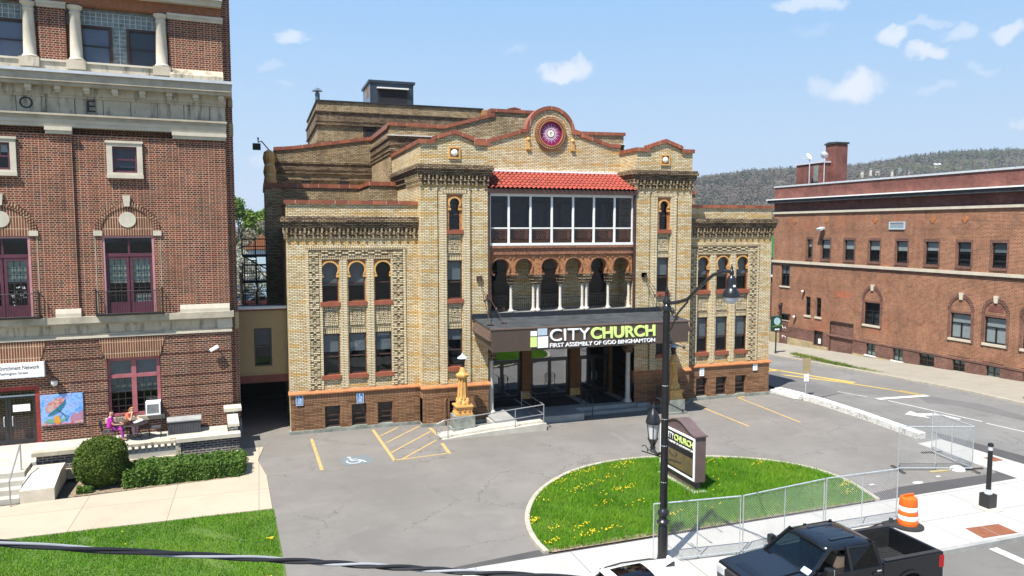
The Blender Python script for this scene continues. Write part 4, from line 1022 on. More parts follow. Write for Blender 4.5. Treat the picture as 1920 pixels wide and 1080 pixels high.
    for a, b in ((-2.2, 0), (-7.15, -6.15), (-12.1, -11.1)):
        q = MB(); q.wall(a, b, 17.06, 19.25, .0, []); q.quad((b, 0, 17.06), (b, .6, 17.06), (b, .6, 19.25), (b, 0, 19.25)); q.quad((a, 0, 17.06), (a, .6, 17.06), (a, .6, 19.25), (a, 0, 19.25)); q.build('attic_pier', 'red_brick', lb)
        q = MB(); q.box(a-.02, -.1, 19.23, b+.04, .3, 19.36); q.box(a-.04, -.16, 19.36, b+.06, .3, 19.47); q.build('pier_capital', 'limestone_pale', lb)
    for x in (-2.5, -5.79, -7.48, -10.75):
        MB().lathe([(.3, 0), (.31, .06), (.28, .1), (.24, .16), (.235, .6), (.195, 1.95), (.23, 2.0), (.2, 2.04), (.2, 2.12), (.29, 2.2), (.3, 2.28)], x, .02, 18, 17.1).build('attic_column', 'limestone_pale', lb, smooth=True)
        MB().box(x-.36, -.3, 16.72, x+.36, .36, 17.1).build('column_base', 'limestone_stained', lb)
    for a, b in ((-6.15, -2.2), (-11.1, -7.15)):
        bl = MB(); bl.box(a, .42, 18.72, b, .5, 19.45); bl.box((a+b)/2-.28, .42, 17.1, (a+b)/2+.28, .5, 18.72); o = bl.build('glass_block_panel', 'glass_block', lb)
        mu = MB(); nn = 18
        for i in range(nn+1): xx = a+(b-a)*i/nn; mu.box(xx-.012, .412, 18.74, xx+.012, .42, 19.3)
        for i in range(4): mu.box(a, .413, 18.76+.18*i, b, .421, 18.775+.18*i)
        m_ = (a+b)/2; mu.box(m_-.012, .41, 17.1, m_+.012, .42, 18.72)
        for i in range(9): mu.box(m_-.22, .411, 17.15+.18*i, m_+.22, .419, 17.165+.18*i)
        mu.build('block_joint', 'sign_grey', o)
        for s, bb in ((-1, 'blind_blue'), (1, 'blind_slate' if a > -7 else 'blind_blue')):
            cx = m_+s*(.28+.09+.55)
            f = MB(); f.box(m_+s*.28, .38, 17.1, m_+s*.38, .5, 18.72); f.box(m_+s*.28, .382, 18.66, m_+s*1.7, .5, 18.74); f.build('window_surround', 'brown_frame', lb)
            win(lb, cx, 1.1, 17.1, 18.66, .44, frame='dark_frame', blind=bb, bz=1.0, rails=(.5,), fw=.045)
    MB().box(X0, .0, 19.47, .0, .5, 19.9).build('attic_architrave', 'terracotta', lb)
    MB().box(X0, -.35, 19.9, .0, .5, 20.12).build('attic_cornice', 'limestone_pale', lb)
    MB().box(X0, -.55, 20.12, .05, .5, 20.3).build('attic_cornice', 'grey_gutter', lb)
    MB().box(X0, -.1, 20.3, .0, 1, 21.6).build('attic_parapet', 'red_brick', lb)
    # set-back side strip and the block behind
    q = MB(); q.box(X0, .55, 0, .36, 27, 21.6); q.box(-.6, .3, 0, .36, .56, 21.6); q.build('side_wall', 'red_brick', lb)
    for (z0, z1) in ((5.3, 6.1), (14.3, 14.85), (15.6, 15.95)): MB().box(.2, .28, z0, .38, .9, z1).build('side_belt', 'foundation_tan', lb)
    MB().box(.2, .26, 0, .39, .9, .9).build('side_base', 'concrete_grey', lb)
left_building()
# things fixed to the front
def LW(x, y, z=0):                                             # local point of the brick building to the world
    c, s = math.cos(LBR), math.sin(LBR); return Vector((LBO[0]+x*c-y*s, LBO[1]+x*s+y*c, z))
def lthing(name, label, cat, x, y, z, group=None, rz=0): return thing(name, label, cat, LW(x, y, z), LBR+rz, group)
t = lthing('sign_board', 'long white sign board with grey lettering above the glass entrance doors', 'sign', -9.2, -.06, 3.73)
MB().box(-1.8, -.16, 0, 1.67, .04, .6).build('board', 'sign_white', t); MB().box(1.67, -.18, -.03, 1.71, .05, .63).build('end_trim', 'grey_gutter', t); MB().box(-1.8, -.17, -.04, 1.67, .05, 0).build('bottom_trim', 'grey_gutter', t)
text('lettering', 'Enrichment Network', 'dark_frame', t, .08, 1.52, .33, .5, -.161, .006); text('lettering', 'Washington Street', 'dark_frame', t, -.02, 1.1, .1, .24, -.161, .006)
t = lthing('wall_lantern', 'small grey wall lantern on the dark brick beside the entrance', 'wall light', -7.16, -.05, 3.25)
MB().box(-.08, -.04, .05, .08, .04, .35).build('bracket', 'wrought_iron', t); MB().lathe([(.03, .33), (.15, .3), (.16, .26)], 0, -.14, 10, 0).build('hood', 'wrought_iron', t); MB().lathe([(.13, .25), (.13, .1), (.08, .02), (.02, 0)], 0, -.14, 10, 0).build('globe', 'blind_white', t, smooth=True)
t = lthing('security_camera', 'white bullet security camera on the brick wall', 'security camera', -.62, -.03, 4.45)
q = Matrix.Rotation(R(25), 3, 'Y') @ Matrix.Rotation(R(20), 3, 'Z'); MB().obox((-.12, -.25, .05), (.42, .15, .15), Matrix.Rotation(R(-28), 3, 'Y')).build('housing', 'sign_white', t, bevel=.03); MB().tube([(0, 0, .08), (.02, -.2, .12)], .03, 6).build('bracket', 'grey_gutter', t)
def mural():
    m, N, L, B = newmat('mural_paint'); n = noise(N, L, 3.2, 5, .6, dist=1.5); cr = N.new('ShaderNodeValToRGB'); e = cr.color_ramp.elements
    e[0].position = .3; e[0].color = (.05, .16, .42, 1); e[1].position = .72; e[1].color = (.6, .66, .75, 1)
    for p, c in ((.42, (.10, .28, .62, 1)), (.52, (.25, .42, .7, 1)), (.62, (.2, .22, .5, 1))): x = e.new(p); x.color = c
    L.new(n.outputs[0], cr.inputs[0]); L.new(cr.outputs[0], B.inputs['Base Color'])
    m2, N, L, B = newmat('mural_floral'); n = N.new('ShaderNodeTexVoronoi'); n.inputs['Scale'].default_value = 11; t_ = N.new('ShaderNodeTexCoord'); L.new(t_.outputs['Object'], n.inputs['Vector'])
    hs = N.new('ShaderNodeMix'); hs.data_type = 'RGBA'; sp = N.new('ShaderNodeSeparateColor'); L.new(n.outputs['Color'], sp.inputs[0]); L.new(sp.outputs[0], hs.inputs['Factor']); hs.inputs[6].default_value = (.5, .06, .05, 1); hs.inputs[7].default_value = (.42, .36, .34, 1); L.new(hs.outputs[2], B.inputs['Base Color'])
    plain('mural_teal', (.02, .17, .25), .5); plain('mural_green', (.2, .36, .2), .5, c2=(.1, .25, .18)); plain('mural_yellow', (.6, .33, .04), .5, c2=(.5, .2, .03)); plain('mural_violet', (.3, .2, .42), .5, c2=(.4, .15, .1), scale=7)
    t = lthing('painted_panel', 'bright blue painted panel of an umbrella and flowers beside the entrance', 'painting', -6.94, -.05, 1.52)
    MB().box(-.8, -.04, 0, .8, .03, 1.34).build('panel', 'mural_paint', t)
    a = MB(); o = [(-.62, .62), (-.6, .8), (-.48, 1.0), (-.28, 1.15), (-.05, 1.2), (.14, 1.12), (.02, .95), (-.2, .75), (-.45, .55)]; a.plate(o, -.05, -.03); a.build('umbrella_top', 'mural_floral', t)
    a = MB(); a.plate([(-.56, .42), (-.45, .55), (-.2, .75), (.02, .95), (.14, 1.12), (.12, .9), (-.05, .62), (-.35, .45)], -.054, -.04); a.build('umbrella_lining', 'mural_teal', t)
    a = MB(); a.tube([(-.2, -.05, .7), (.08, -.05, .42), (.12, -.05, .38), (.08, -.05, .35)], .015, 5); a.build('umbrella_handle', 'dark_frame', t)
    a = MB(); a.plate([(-.68, .16), (-.55, .3), (-.1, .24), (.2, .3), (.24, .38), (.1, .2), (-.1, .1), (-.5, .1)], -.056, -.04); a.build('green_wave', 'mural_green', t)
    a = MB(); a.plate([(-.3, .1), (-.3, .4), (-.12, .42), (-.08, .2), (-.05, .1), (-.2, .04)], -.06, -.04); a.build('yellow_boot', 'mural_yellow', t)
    a = MB(); a.plate([(.3, .1), (.3, .3), (.42, .5), (.55, .42), (.78, .6), (.78, .1)], -.052, -.04); a.build('violet_flowers', 'mural_violet', t)
    a = MB(); a.plate([(-.78, .02), (-.75, .16), (-.5, .06), (.1, .06), (.78, .14), (.78, .02)], -.06, -.04); a.build('flower_border', 'mural_floral', t)
mural()

# ---- terrace
def terrace():
    t = lthing('terrace_wall', 'low grey brick terrace wall with limestone balusters and coping', 'terrace wall', 0, 0, 0)
    yf = -3.1
    MB().box(-7.5, yf-.12, .0, -5.2, yf+.3, .42).build('base_course', 'limestone_stained', t); MB().box(-5.2, yf-.1, .0, -2.34, yf+.28, .5).build('base_course', 'limestone_stained', t); MB().box(-2.34, yf-.14, .0, .16, yf+.3, .42).build('base_course', 'limestone_stained', t)
    for a, b in ((-7.42, -5.2), (-2.3, .12)): MB().box(a, yf, .42, b, yf+.25, 1.02).build('brick_panel', 'terrace_brick', t)
    for a, b in ((-5.3, -5.1), (-2.4, -2.2)): MB().box(a, yf-.05, .42, b, yf+.3, 1.03).build('pier', 'limestone', t)
    for i in range(11):
        x = -4.98+.245*i
        MB().lathe([(.09, 0), (.09, .05), (.05, .09), (.06, .13), (.1, .2), (.105, .27), (.075, .36), (.045, .43), (.05, .46), (.085, .49), (.085, .54)], x, yf+.1, 10, .5).build('baluster', 'limestone_pale', t, smooth=True)
    MB().box(-7.56, yf-.12, 1.02, -5.15, yf+.34, 1.18).build('coping', 'limestone', t); MB().box(-5.149, yf-.1, 1.04, -2.36, yf+.3, 1.15).build('coping', 'limestone_stained', t); MB().box(-2.359, yf-.12, 1.02, .18, yf+.38, 1.18).build('coping', 'limestone_pale', t)
    MB().box(-.22, yf+.36, .4, .1, -.5, 1.38).build('return_wall', 'terrace_brick', t); MB().box(-.3, yf+.36, 1.38, .16, -.5, 1.5).build('return_coping', 'limestone_pale', t)
    MB().box(-.3, -.85, .4, .24, -.1, 1.62).build('end_pier', 'terrace_brick', t); MB().box(-.42, -.9, 1.62, .34, -.05, 1.76).build('end_pier_coping', 'limestone_pale', t)
    MB().box(-.28, yf, 0, .16, -.06, .4).build('side_base', 'concrete_grey', t)
    f = MB(); f.box(-15, -3.09, 0, -.29, .0, .8); f.box(-15, -4.3, 0, -7.6, -3.09, .799)
    f.build('terrace_floor', 'concrete', org=None, kind='structure').matrix_world = Matrix.Translation(LBO) @ Matrix.Rotation(LBR, 4, 'Z')
    s = MB()
    for i in range(4): s.box(-15, -4.3-.42*(i+1), 0, -7.6, -4.3-.42*i, .8-.2*(i+1)+.0)
    s = MB()
    for i in range(3): s.box(-15, -4.3-.42*(i+1), 0, -7.55, -4.3-.42*i-.001*i, .6-.2*i)
    o = s.build('front_steps', 'concrete'); o.location = LBO; o.rotation_euler = (0, 0, LBR); tag(o, 'wide concrete steps up to the terrace of the brick building', 'steps')
    o['kind'] = 'structure'; del o['label']; del o['category']
    b = MB(); b.plate([(-5.75, 0), (-5.75, .5), (-4.35, .72), (-3.3, .72), (-3.3, 0)], -7.5, -6.4, 'yz'); o = b.build('stair_block', 'limestone_pale'); o.location = LBO; o.rotation_euler = (0, 0, LBR); tag(o, 'pale stone block with sloped top closing the side of the front steps', 'stone block')
    r = MB(); x = -7.75; r.tube([(x, -5.9, 0), (x, -5.9, .95), (x, -4.0, 1.8), (x, -4.0, .8)], .028, 8); o = r.build('stair_rail', 'steel_rail'); o.location = LBO; o.rotation_euler = (0, 0, LBR); tag(o, 'thin grey metal handrail down the front steps', 'handrail')
terrace()

# ---- link building over the driveway
lk = thing('link_building', 'tan rendered link with one window bridging the driveway between brick building and church', 'building', (0, 39, 0), world=True)
w = MB(); w.wall(-1.6, 1.24, 2.66, 5.92, 39.0, [(-.37, .47, 3.1, 5.03)], .15); w.quad((1.24, 39, 2.3), (1.24, 41.3, 2.3), (1.24, 41.3, 5.9), (1.24, 39, 5.9)); w.build('wall', 'stucco_tan', lk)
MB().box(-1.6, 38.93, 2.28, 1.24, 39.1, 2.66).build('beam', 'beam_maroon', lk)
MB().box(-1.6, 38.95, 2.66, 1.24, 39.0, 2.72).build('drip_strip', 'stucco_tan', lk)
MB().box(-1.6, 38.9, 5.92, 1.24, 39.3, 5.99).build('fascia', 'beam_maroon', lk); MB().box(-1.6, 38.88, 6.0, 1.24, 39.4, 6.12).build('roof_edge', 'grey_gutter', lk)
MB().box(-1.6, 39.4, 5.7, 1.24, 41.3, 6.0).build('roof', 'roof_tar', lk); MB().box(-1.6, 39.1, 2.3, 1.24, 46, 2.45).build('soffit', 'room_grey', lk)  # soffit carried on past the roof, unseen, to keep the passage dark
MB().quad((-1.6, 46, 0), (1.24, 46, 0), (1.24, 46, 2.45), (-1.6, 46, 2.45)).build('dark_rear_wall', 'room_dark', lk)  # near-black colour makes the passage read as deep shade
win(lk, .05, .84, 3.1, 5.03, 39.03, frame='black_metal', blind='blind_slate', bz=.45, rails=(.52,), fw=.07)
# ================================================================ GROUND, ROADS, PAVEMENTS
def hz(x, y):                                                  # the side street falls away from the corner
    return -.04*max(0, min(y, 75)-33.5)*min(1, max(0, (x-30)/2.5)) if x > 30 else 0
def ground_mats():
    def asphalt(name, c, seed, crack=True, tint=(.5, .5, .5)):
        m, N, L, B = newmat(name); t = N.new('ShaderNodeTexCoord'); mp = N.new('ShaderNodeMapping'); mp.inputs['Location'].default_value = (seed, seed*2, 0); L.new(t.outputs['Object'], mp.inputs[0]); v = mp.outputs[0]
        n1 = noise(N, L, .22, 5, .6, v); n2 = noise(N, L, 1.1, 6, .7, v); n3 = noise(N, L, 55, 3, .7, v)
        c0 = mixcol(N, L, rng(N, L, n1.outputs[0], .35, .68), tuple(x*.78 for x in c), tuple(x*1.12 for x in c))
        c0 = mixcol(N, L, rng(N, L, n2.outputs[0], .5, .78, 0, .55), c0, tuple(x*.58 for x in c)); n4 = noise(N, L, .45, 3, .5, v, 1.2); c0 = mixcol(N, L, rng(N, L, n4.outputs[0], .6, .72, 0, .45), c0, tuple(x*.66 for x in c)); c0 = mixcol(N, L, rng(N, L, n4.outputs[0], .3, .4, .35, 0), c0, tuple(x*1.3 for x in c))
        c0 = mixcol(N, L, rng(N, L, n3.outputs[0], .3, .7, .0, .35), c0, tuple(x*1.5 for x in c)); n5 = noise(N, L, 5.5, 4, .75, v); c0 = mixcol(N, L, rng(N, L, n5.outputs[0], .62, .74, 0, .6), c0, tuple(x*.5 for x in c)); c0 = mixcol(N, L, rng(N, L, n5.outputs[0], .28, .36, .4, 0), c0, tuple(x*1.45 for x in c))
        if crack:
            vo = N.new('ShaderNodeTexVoronoi'); vo.feature = 'DISTANCE_TO_EDGE'; vo.inputs['Scale'].default_value = .23
            nd = noise(N, L, .9, 6, .7, v); add = N.new('ShaderNodeVectorMath'); add.operation = 'ADD'; sc = N.new('ShaderNodeVectorMath'); sc.operation = 'SCALE'; sc.inputs['Scale'].default_value = 2.6
            L.new(nd.outputs['Color'], sc.inputs[0]); L.new(v, add.inputs[0]); L.new(sc.outputs[0], add.inputs[1]); L.new(add.outputs[0], vo.inputs['Vector'])
            cr = mth(N, L, 'LESS_THAN', vo.outputs['Distance'], .0042); mk = rng(N, L, n1.outputs[0], .43, .53, 0, .8)
            c0 = mixcol(N, L, mth(N, L, 'MULTIPLY', cr, mk), c0, tuple(x*.28 for x in c))
        L.new(c0, B.inputs['Base Color']); B.inputs['Roughness'].default_value = .88; bump(N, L, B, n3.outputs[0], .35, .01); return m
    asphalt('lot_asphalt', (.152, .140, .127), 3); asphalt('street_asphalt', (.125, .118, .108), 17); asphalt('side_asphalt', (.145, .14, .132), 31)
    asphalt('new_asphalt', (.058, .055, .055), 5, False); asphalt('patch_asphalt', (.115, .11, .108), 9, False)
    plain('town_ground', (.16, .15, .12), .95, var=.2, scale=.05)
    def paving(name, c, joint, sx, sy, stain, off=(0, 0)):
        m, N, L, B = newmat(name); t = N.new('ShaderNodeTexCoord'); b = N.new('ShaderNodeTexBrick'); mp = N.new('ShaderNodeMapping'); mp.inputs['Location'].default_value = (off[0], off[1], 0)
        L.new(t.outputs['Object'], mp.inputs[0]); L.new(mp.outputs[0], b.inputs['Vector']); b.offset = 0; b.inputs['Scale'].default_value = 1; b.inputs['Brick Width'].default_value = sx; b.inputs['Row Height'].default_value = sy
        b.inputs['Mortar Size'].default_value = .012; b.inputs['Mortar Smooth'].default_value = .1; b.inputs['Color1'].default_value = rgb(c); b.inputs['Color2'].default_value = rgb(tuple(x*.93 for x in c)); b.inputs['Mortar'].default_value = rgb(joint)
        n1 = noise(N, L, .7, 6, .7); n2 = noise(N, L, 7, 4); col = mixcol(N, L, rng(N, L, n1.outputs[0], .48, .75, 0, stain), b.outputs['Color'], tuple(x*.72 for x in c)); col = mixcol(N, L, rng(N, L, n2.outputs[0], .5, .75, 0, stain*.6), col, tuple(x*.8 for x in c))
        L.new(col, B.inputs['Base Color']); B.inputs['Roughness'].default_value = .85; return m
    paving('new_paving', (.385, .37, .345), (.10, .095, .09), 3.1, 1.9, .55, (.4, .2)); paving('old_paving', (.39, .325, .245), (.16, .13, .09), 3.0, 3.4, .5, (.25, 1.2)); paving('far_paving', (.27, .245, .20), (.16, .15, .12), 2.2, 1.6, .7)
    m, N, L, B = newmat('lawn_soil'); n = noise(N, L, .8, 6, .7); n2 = noise(N, L, 3.5, 5, .7); c = mixcol(N, L, rng(N, L, n.outputs[0], .35, .65), (.045, .10, .010), (.085, .13, .02)); c = mixcol(N, L, rng(N, L, n2.outputs[0], .66, .78, 0, .6), c, (.22, .17, .08)); L.new(c, B.inputs['Base Color']); B.inputs['Roughness'].default_value = .95
    for nm, ca, cb in (('grass_blade', (.06, .19, .006), (.155, .35, .016)), ('weed_leaf', (.06, .13, .02), (.2, .28, .04))):
        m, N, L, B = newmat(nm); oi = N.new('ShaderNodeTexCoord'); n = noise(N, L, .7, 5, .65); n2 = noise(N, L, 21, 2)
        nl = noise(N, L, .28, 4, .6); c = mixcol(N, L, rng(N, L, n.outputs[0], .33, .67), ca, cb); c = mixcol(N, L, rng(N, L, nl.outputs[0], .45, .68, 0, .75), c, (cb[0]*1.55, cb[1]*1.12, cb[2]*1.6)); c = mixcol(N, L, rng(N, L, n2.outputs[0], .35, .65, 0, .6), c, tuple((a+b)*.36 for a, b in zip(ca, cb))); L.new(c, B.inputs['Base Color']); B.inputs['Roughness'].default_value = .6; B.inputs['Specular IOR Level'].default_value = .2
        tr = N.new('ShaderNodeBsdfTranslucent'); L.new(c, tr.inputs[0]); mx = N.new('ShaderNodeMixShader'); mx.inputs[0].default_value = .3; L.new(B.outputs[0], mx.inputs[1]); L.new(tr.outputs[0], mx.inputs[2]); L.new(mx.outputs[0], N['Material Output'].inputs[0])
    def worn(name, c, under, thr):
        m, N, L, B = newmat(name); n = noise(N, L, 4, 7, .75); n2 = noise(N, L, 16, 4, .7); f = rng(N, L, mth(N, L, 'ADD', mth(N, L, 'MULTIPLY', n.outputs[0], .6), mth(N, L, 'MULTIPLY', n2.outputs[0], .4)), thr, thr+.08)
        L.new(mixcol(N, L, f, c, under), B.inputs['Base Color']); B.inputs['Roughness'].default_value = .75
    worn('yellow_paint', (.46, .30, .10), (.18, .165, .145), .515); worn('road_yellow', (.52, .36, .06), (.2, .19, .17), .55); worn('road_white', (.55, .55, .53), (.16, .155, .145), .535)
    worn('blue_paint', (.12, .17, .205), (.152, .145, .135), .455); worn('white_kerb', (.60, .59, .56), (.15, .14, .12), .515); worn('pale_symbol', (.42, .47, .50), (.17, .18, .18), .53)
    plain('tactile_brown', (.24, .085, .04), .8, var=.15, scale=4); plain('kerb_stone', (.42, .38, .31), .85, var=.15, scale=3); plain('kerb_grey', (.33, .325, .31), .85, var=.15, scale=3)
    plain('dandelion_yellow', (.75, .55, .02), .6, var=.1); plain('dry_mulch', (.32, .24, .16), .95, var=.35, scale=9)
ground_mats()
g = MB(); XS = [-3000, -800, -200, -60, -20, 30] + [30.5, 31, 31.5, 32, 32.5, 36, 41, 47, 60, 120, 400, 1200, 4000]; YS = [-600, -100, 0, 15, 33.5, 40, 50, 60, 75, 200, 600, 1500, 4500]
for y in YS:
    for x in XS: g.v.append((x, y, hz(x, y)-.16 - (.0)))
for j in range(len(YS)-1):
    for i in range(len(XS)-1): k = j*len(XS)+i; g.f.append((k, k+1, k+len(XS)+1, k+len(XS)))
g.build('ground', 'town_ground', kind='structure', org=(0, 0, 0))
def sheet(name, poly, z, mat, kind='structure', th=.0):
    m = MB()
    if th: m.plate(poly, z-th, z, 'xy')
    else:
        tri = tessellate_polygon([[Vector((a, b, 0)) for a, b in poly]]); m.add([(a, b, z+hz(a, b)) for a, b in poly], [tuple(t) for t in tri])
    return m.build(name, mat, kind=kind, org=(0, 0, 0))
sheet('parking_lot', [(-1.6, 150), (-1.6, 16.9), (30.3, 16.9), (30.3, 150)], 0, 'lot_asphalt')
sheet('front_street', [(-90, -20), (140, -20), (140, 16.9), (-90, 16.9)], -.135, 'street_asphalt')
def strip_grid(name, x0, x1, y0, y1, dz, mat, n=14, thick=0):
    m = MB(); 
    for j in range(n+1):
        y = y0+(y1-y0)*j/n
        for x in (x0, x1): m.v.append((x, y, hz(max(x, 33), y)+dz))
    for j in range(n): m.f.append((2*j, 2*j+1, 2*j+3, 2*j+2))
    if thick:
        b = len(m.v)
        for j in range(n+1):
            y = y0+(y1-y0)*j/n; m.v.append((x0, y, hz(max(x0, 33), y)+dz-thick))
        for j in range(n): m.f.append((2*j, 2*j+2, b+j+1, b+j))
    return m.build(name, mat, kind='structure', org=(0, 0, 0))
strip_grid('side_street', 30.3, 41.0, 16.9, 140, -.012, 'side_asphalt', 30)
strip_grid('far_pavement', 41.15, 47.2, 18, 140, .11, 'far_paving', 30)
strip_grid('far_kerb', 41.0, 41.15, 18, 140, .112, 'kerb_stone', 30, .2)
sw = [(5.4, 20.42), (28.6, 20.98), (28.9, 25.9), (30.35, 26.3), (30.6, 24.9), (30.55, 21.0), (30.9, 19.0), (32.4, 17.05), (-14, 16.9), (-14, 19.0), (4.2, 19.2)]
sheet('front_pavement', [(5.4, 20.42), (28.6, 20.98), (28.85, 26.0), (30.5, 26.2), (30.62, 21.0), (30.62, 19.0), (30.4, 17.0), (4.6, 16.95)], .012, 'new_paving', th=.25)
sheet('front_kerb', [(-20, 16.78), (30.3, 16.83), (30.4, 16.995), (-20, 16.945)], .008, 'kerb_grey', th=.2)
sheet('asphalt_strip', [(5.2, 20.425), (5.4, 20.425), (28.6, 20.985), (28.85, 22.2), (28.4, 21.75), (23.4, 21.75), (20.5, 21.35), (7.9, 20.95), (5.2, 20.65)], .004, 'new_asphalt')
sheet('asphalt_strip', [(30.63, 26.2), (30.63, 20.0), (31.5, 19.0), (31.7, 23.0), (31.3, 27.5)], .008, 'new_asphalt')
sheet('road_patch', [(30.9, 47), (35.5, 47), (35.4, 41), (34.0, 36.2), (31.0, 35.3)], -.006, 'patch_asphalt')
sheet('road_patch', [(34.2, 33.9), (37.6, 33.6), (38.9, 31.0), (38.5, 27), (37.7, 27), (37.4, 31)], -.006, 'patch_asphalt')
sheet('left_pavement', [(-40, 27.25), (.2, 27.2), (.05, 30.9), (-.3, 33.2), (-.05, 35.2), (-.95, 35.2), (-.95, 31.2), (-6.3, 30.75), (-40, 28.5)], .03, 'old_paving', th=.15)
sheet('hedge_bed', [(-7.0, 30.8), (-.95, 31.2), (-.95, 34.2), (-7.0, 33.8)], .025, 'dry_mulch')
sheet('left_lawn', [(-40, 15), (.72, 17.2), (.5, 21.7), (.25, 27.18), (-40, 27.24)], .012, 'lawn_soil')
ISL = [(8.05, 20.6), (8.01, 21.4), (8.13, 22.5), (8.56, 23.8), (9.31, 25.15), (10.3, 26.3), (11.7, 27.4), (13.2, 28.0), (14.8, 28.2), (16.67, 27.95), (18.3, 27.4), (19.9, 26.6), (21.04, 25.6), (21.75, 24.3), (21.9, 22.9), (21.5, 21.2), (21.4, 20.82)]
def smooth_poly(p, it=2):
    for _ in range(it):
        q = [p[0]]
        for a, b in zip(p, p[1:]): q += [(a[0]*.75+b[0]*.25, a[1]*.75+b[1]*.25), (a[0]*.25+b[0]*.75, a[1]*.25+b[1]*.75)]
        p = q + [p[-1]]
    return p
ISL = smooth_poly(ISL)
cx_, cy_ = 15, 24
inn = []
for i, p in enumerate(ISL):
    a, b = ISL[max(0, i-1)], ISL[min(len(ISL)-1, i+1)]; t = Vector((b[0]-a[0], b[1]-a[1])).normalized(); inn.append((p[0]+t.y*.17, p[1]-t.x*.17))
MB().plate(ISL+inn[::-1], -.1, .11, 'xy').build('island_kerb', 'kerb_stone', kind='structure', org=(0, 0, 0))
sheet('island_lawn', inn, .05, 'lawn_soil')
sheet('mulch_edge', [(8.3, 20.56), (21.3, 20.85), (21.3, 20.98), (16, 21.0), (12, 20.98), (8.35, 20.8)], .056, 'dry_mulch')
# low white parapet kerb along the lot
k = MB(); ys = [37.3, 34, 31, 28.5, 26.6]; xs = [29.75, 30.05, 29.95, 29.7, 29.5]
k.plate([(x, y) for x, y in zip(xs, ys)]+[(x+.5, y) for x, y in zip(xs[::-1], ys[::-1])], -1.2, .27, 'xy')
k.build('lot_kerb_wall', 'white_kerb', org=(29.8, 31, 0), label='low white painted kerb wall with peeling paint along the edge of the parking lot', cat='kerb wall')
k = MB(); k.plate([(29.3, 37.3), (29.9, 37.5), (30.6, 36.2), (30.3, 34.5), (29.6, 35.5)], 0, .16, 'xy'); k.build('rubble_kerb', 'white_kerb', kind='structure', org=(29.8, 36, 0))
# painted markings
def line(name, a, b, w, mat, z=.006, dz=None):
    a, b = Vector(a), Vector(b); d = (b-a).normalized(); n = Vector((-d.y, d.x))*w/2
    return sheet(name, [tuple(a+n), tuple(b+n), tuple(b-n), tuple(a-n)], z, mat)
for a, b, w in (((2.12, 35.94), (2.23, 31.02), .14), ((5.13, 36.61), (5.3, 31.3), .14), ((5.3, 31.37), (7.75, 31.62), .1), ((7.9, 36.0), (7.97, 34.6), .16), ((7.85, 33.2), (7.79, 31.5), .16),
                ((23.32, 36.1), (23.3, 31.1), .12), ((26.7, 36.9), (26.3, 30.8), .12), ((26.6, 36.9), (27.2, 36.75), .2)): line('parking_line', a, b, w, 'yellow_paint')
for a, b in (((5.25, 35.3), (6.4, 36.65)), ((5.3, 34.0), (7.43, 36.5)), ((5.35, 32.5), (7.8, 35.4)), ((5.65, 31.42), (7.72, 33.8))): line('hatch_line', a, b, .1, 'yellow_paint', .009)
sheet('accessible_symbol_ground', [(3.12, 31.35), (4.36, 31.35), (4.42, 32.6), (3.1, 32.5)], .006, 'blue_paint')
def isa():
    m = MB(); c = (3.62, 31.8); z = .011
    o = arc(c[0], c[1], .33, 150, 400, 22); i = arc(c[0], c[1], .25, 400, 150, 22); m.plate(o+i, z, z+.002, 'xy')
    m.bar((3.5, 32.25, z), (3.56, 31.9, z), .09, .004); m.bar((3.56, 31.9, z+.0003), (3.95, 31.88, z+.0003), .08, .004); m.bar((3.95, 31.88, z), (4.1, 31.55, z), .08, .004); m.plate(arc(3.48, 32.4, .09, 0, 330, 11), z, z+.002, 'xy'); m.bar((3.53, 32.1, z), (3.8, 32.1, z), .06, .004)
    m.build('accessible_symbol', 'pale_symbol', kind='structure', org=(0, 0, 0))
isa()
for a, b, w, mt in (((34.3, 33.85), (37.9, 33.6), .45, 'road_white'), ((34.55, 33.3), (35.4, 28.0), .1, 'road_white'), ((33.0, 42.0), (34.3, 34.6), .09, 'road_white'), ((31.2, 40.3), (31.6, 36.5), .1, 'road_white'), ((35.3, 27.7), (36.3, 21), .1, 'road_white'),
                    ((36.0, 46.5), (36.9, 40.6), .32, 'road_yellow'), ((36.9, 40.6), (37.25, 38.7), .45, 'road_yellow'), ((34.75, 44.2), (36.6, 39.5), .3, 'road_yellow'), ((36.6, 39.5), (37.4, 36.0), .22, 'road_yellow'), ((37.4, 36.0), (37.5, 33.8), .14, 'road_yellow'), ((34.8, 45.2), (36.4, 45.0), .3, 'road_yellow'), ((37.7, 35.5), (37.8, 33.8), .13, 'road_yellow')):
    line('road_marking', a, b, w, mt, -.003)
sheet('turn_arrow', [(32.85, 30.5), (33.45, 29.35), (33.5, 29.95), (34.35, 29.75), (34.6, 28.7), (34.85, 28.75), (34.6, 30.1), (33.6, 30.35), (33.7, 30.95)], -.002, 'road_white')
line('crossing_line', (21.85, 16.7), (21.75, 9.5), .35, 'road_white', -.128)
for poly, z in (([(22.1, 17.9), (22.75, 17.86), (22.65, 17.1), (21.95, 17.12)], .02), ([(22.78, 17.86), (23.5, 17.82), (23.42, 17.06), (22.68, 17.1)], .02)): sheet('tactile_plate', poly, z, 'tactile_brown')
sheet('tactile_plate', [(29.75, 23.4), (30.3, 23.4), (30.25, 22.85), (29.7, 22.85)], .02, 'tactile_brown')
for x, y, r in ((24.4, 21.9, .25), (22.5, 22.3, .14), (25.8, 22.2, .12)): sheet('paint_blot', arc(x, y, r, 0, 340, 12, r*.5), .006, 'road_white')
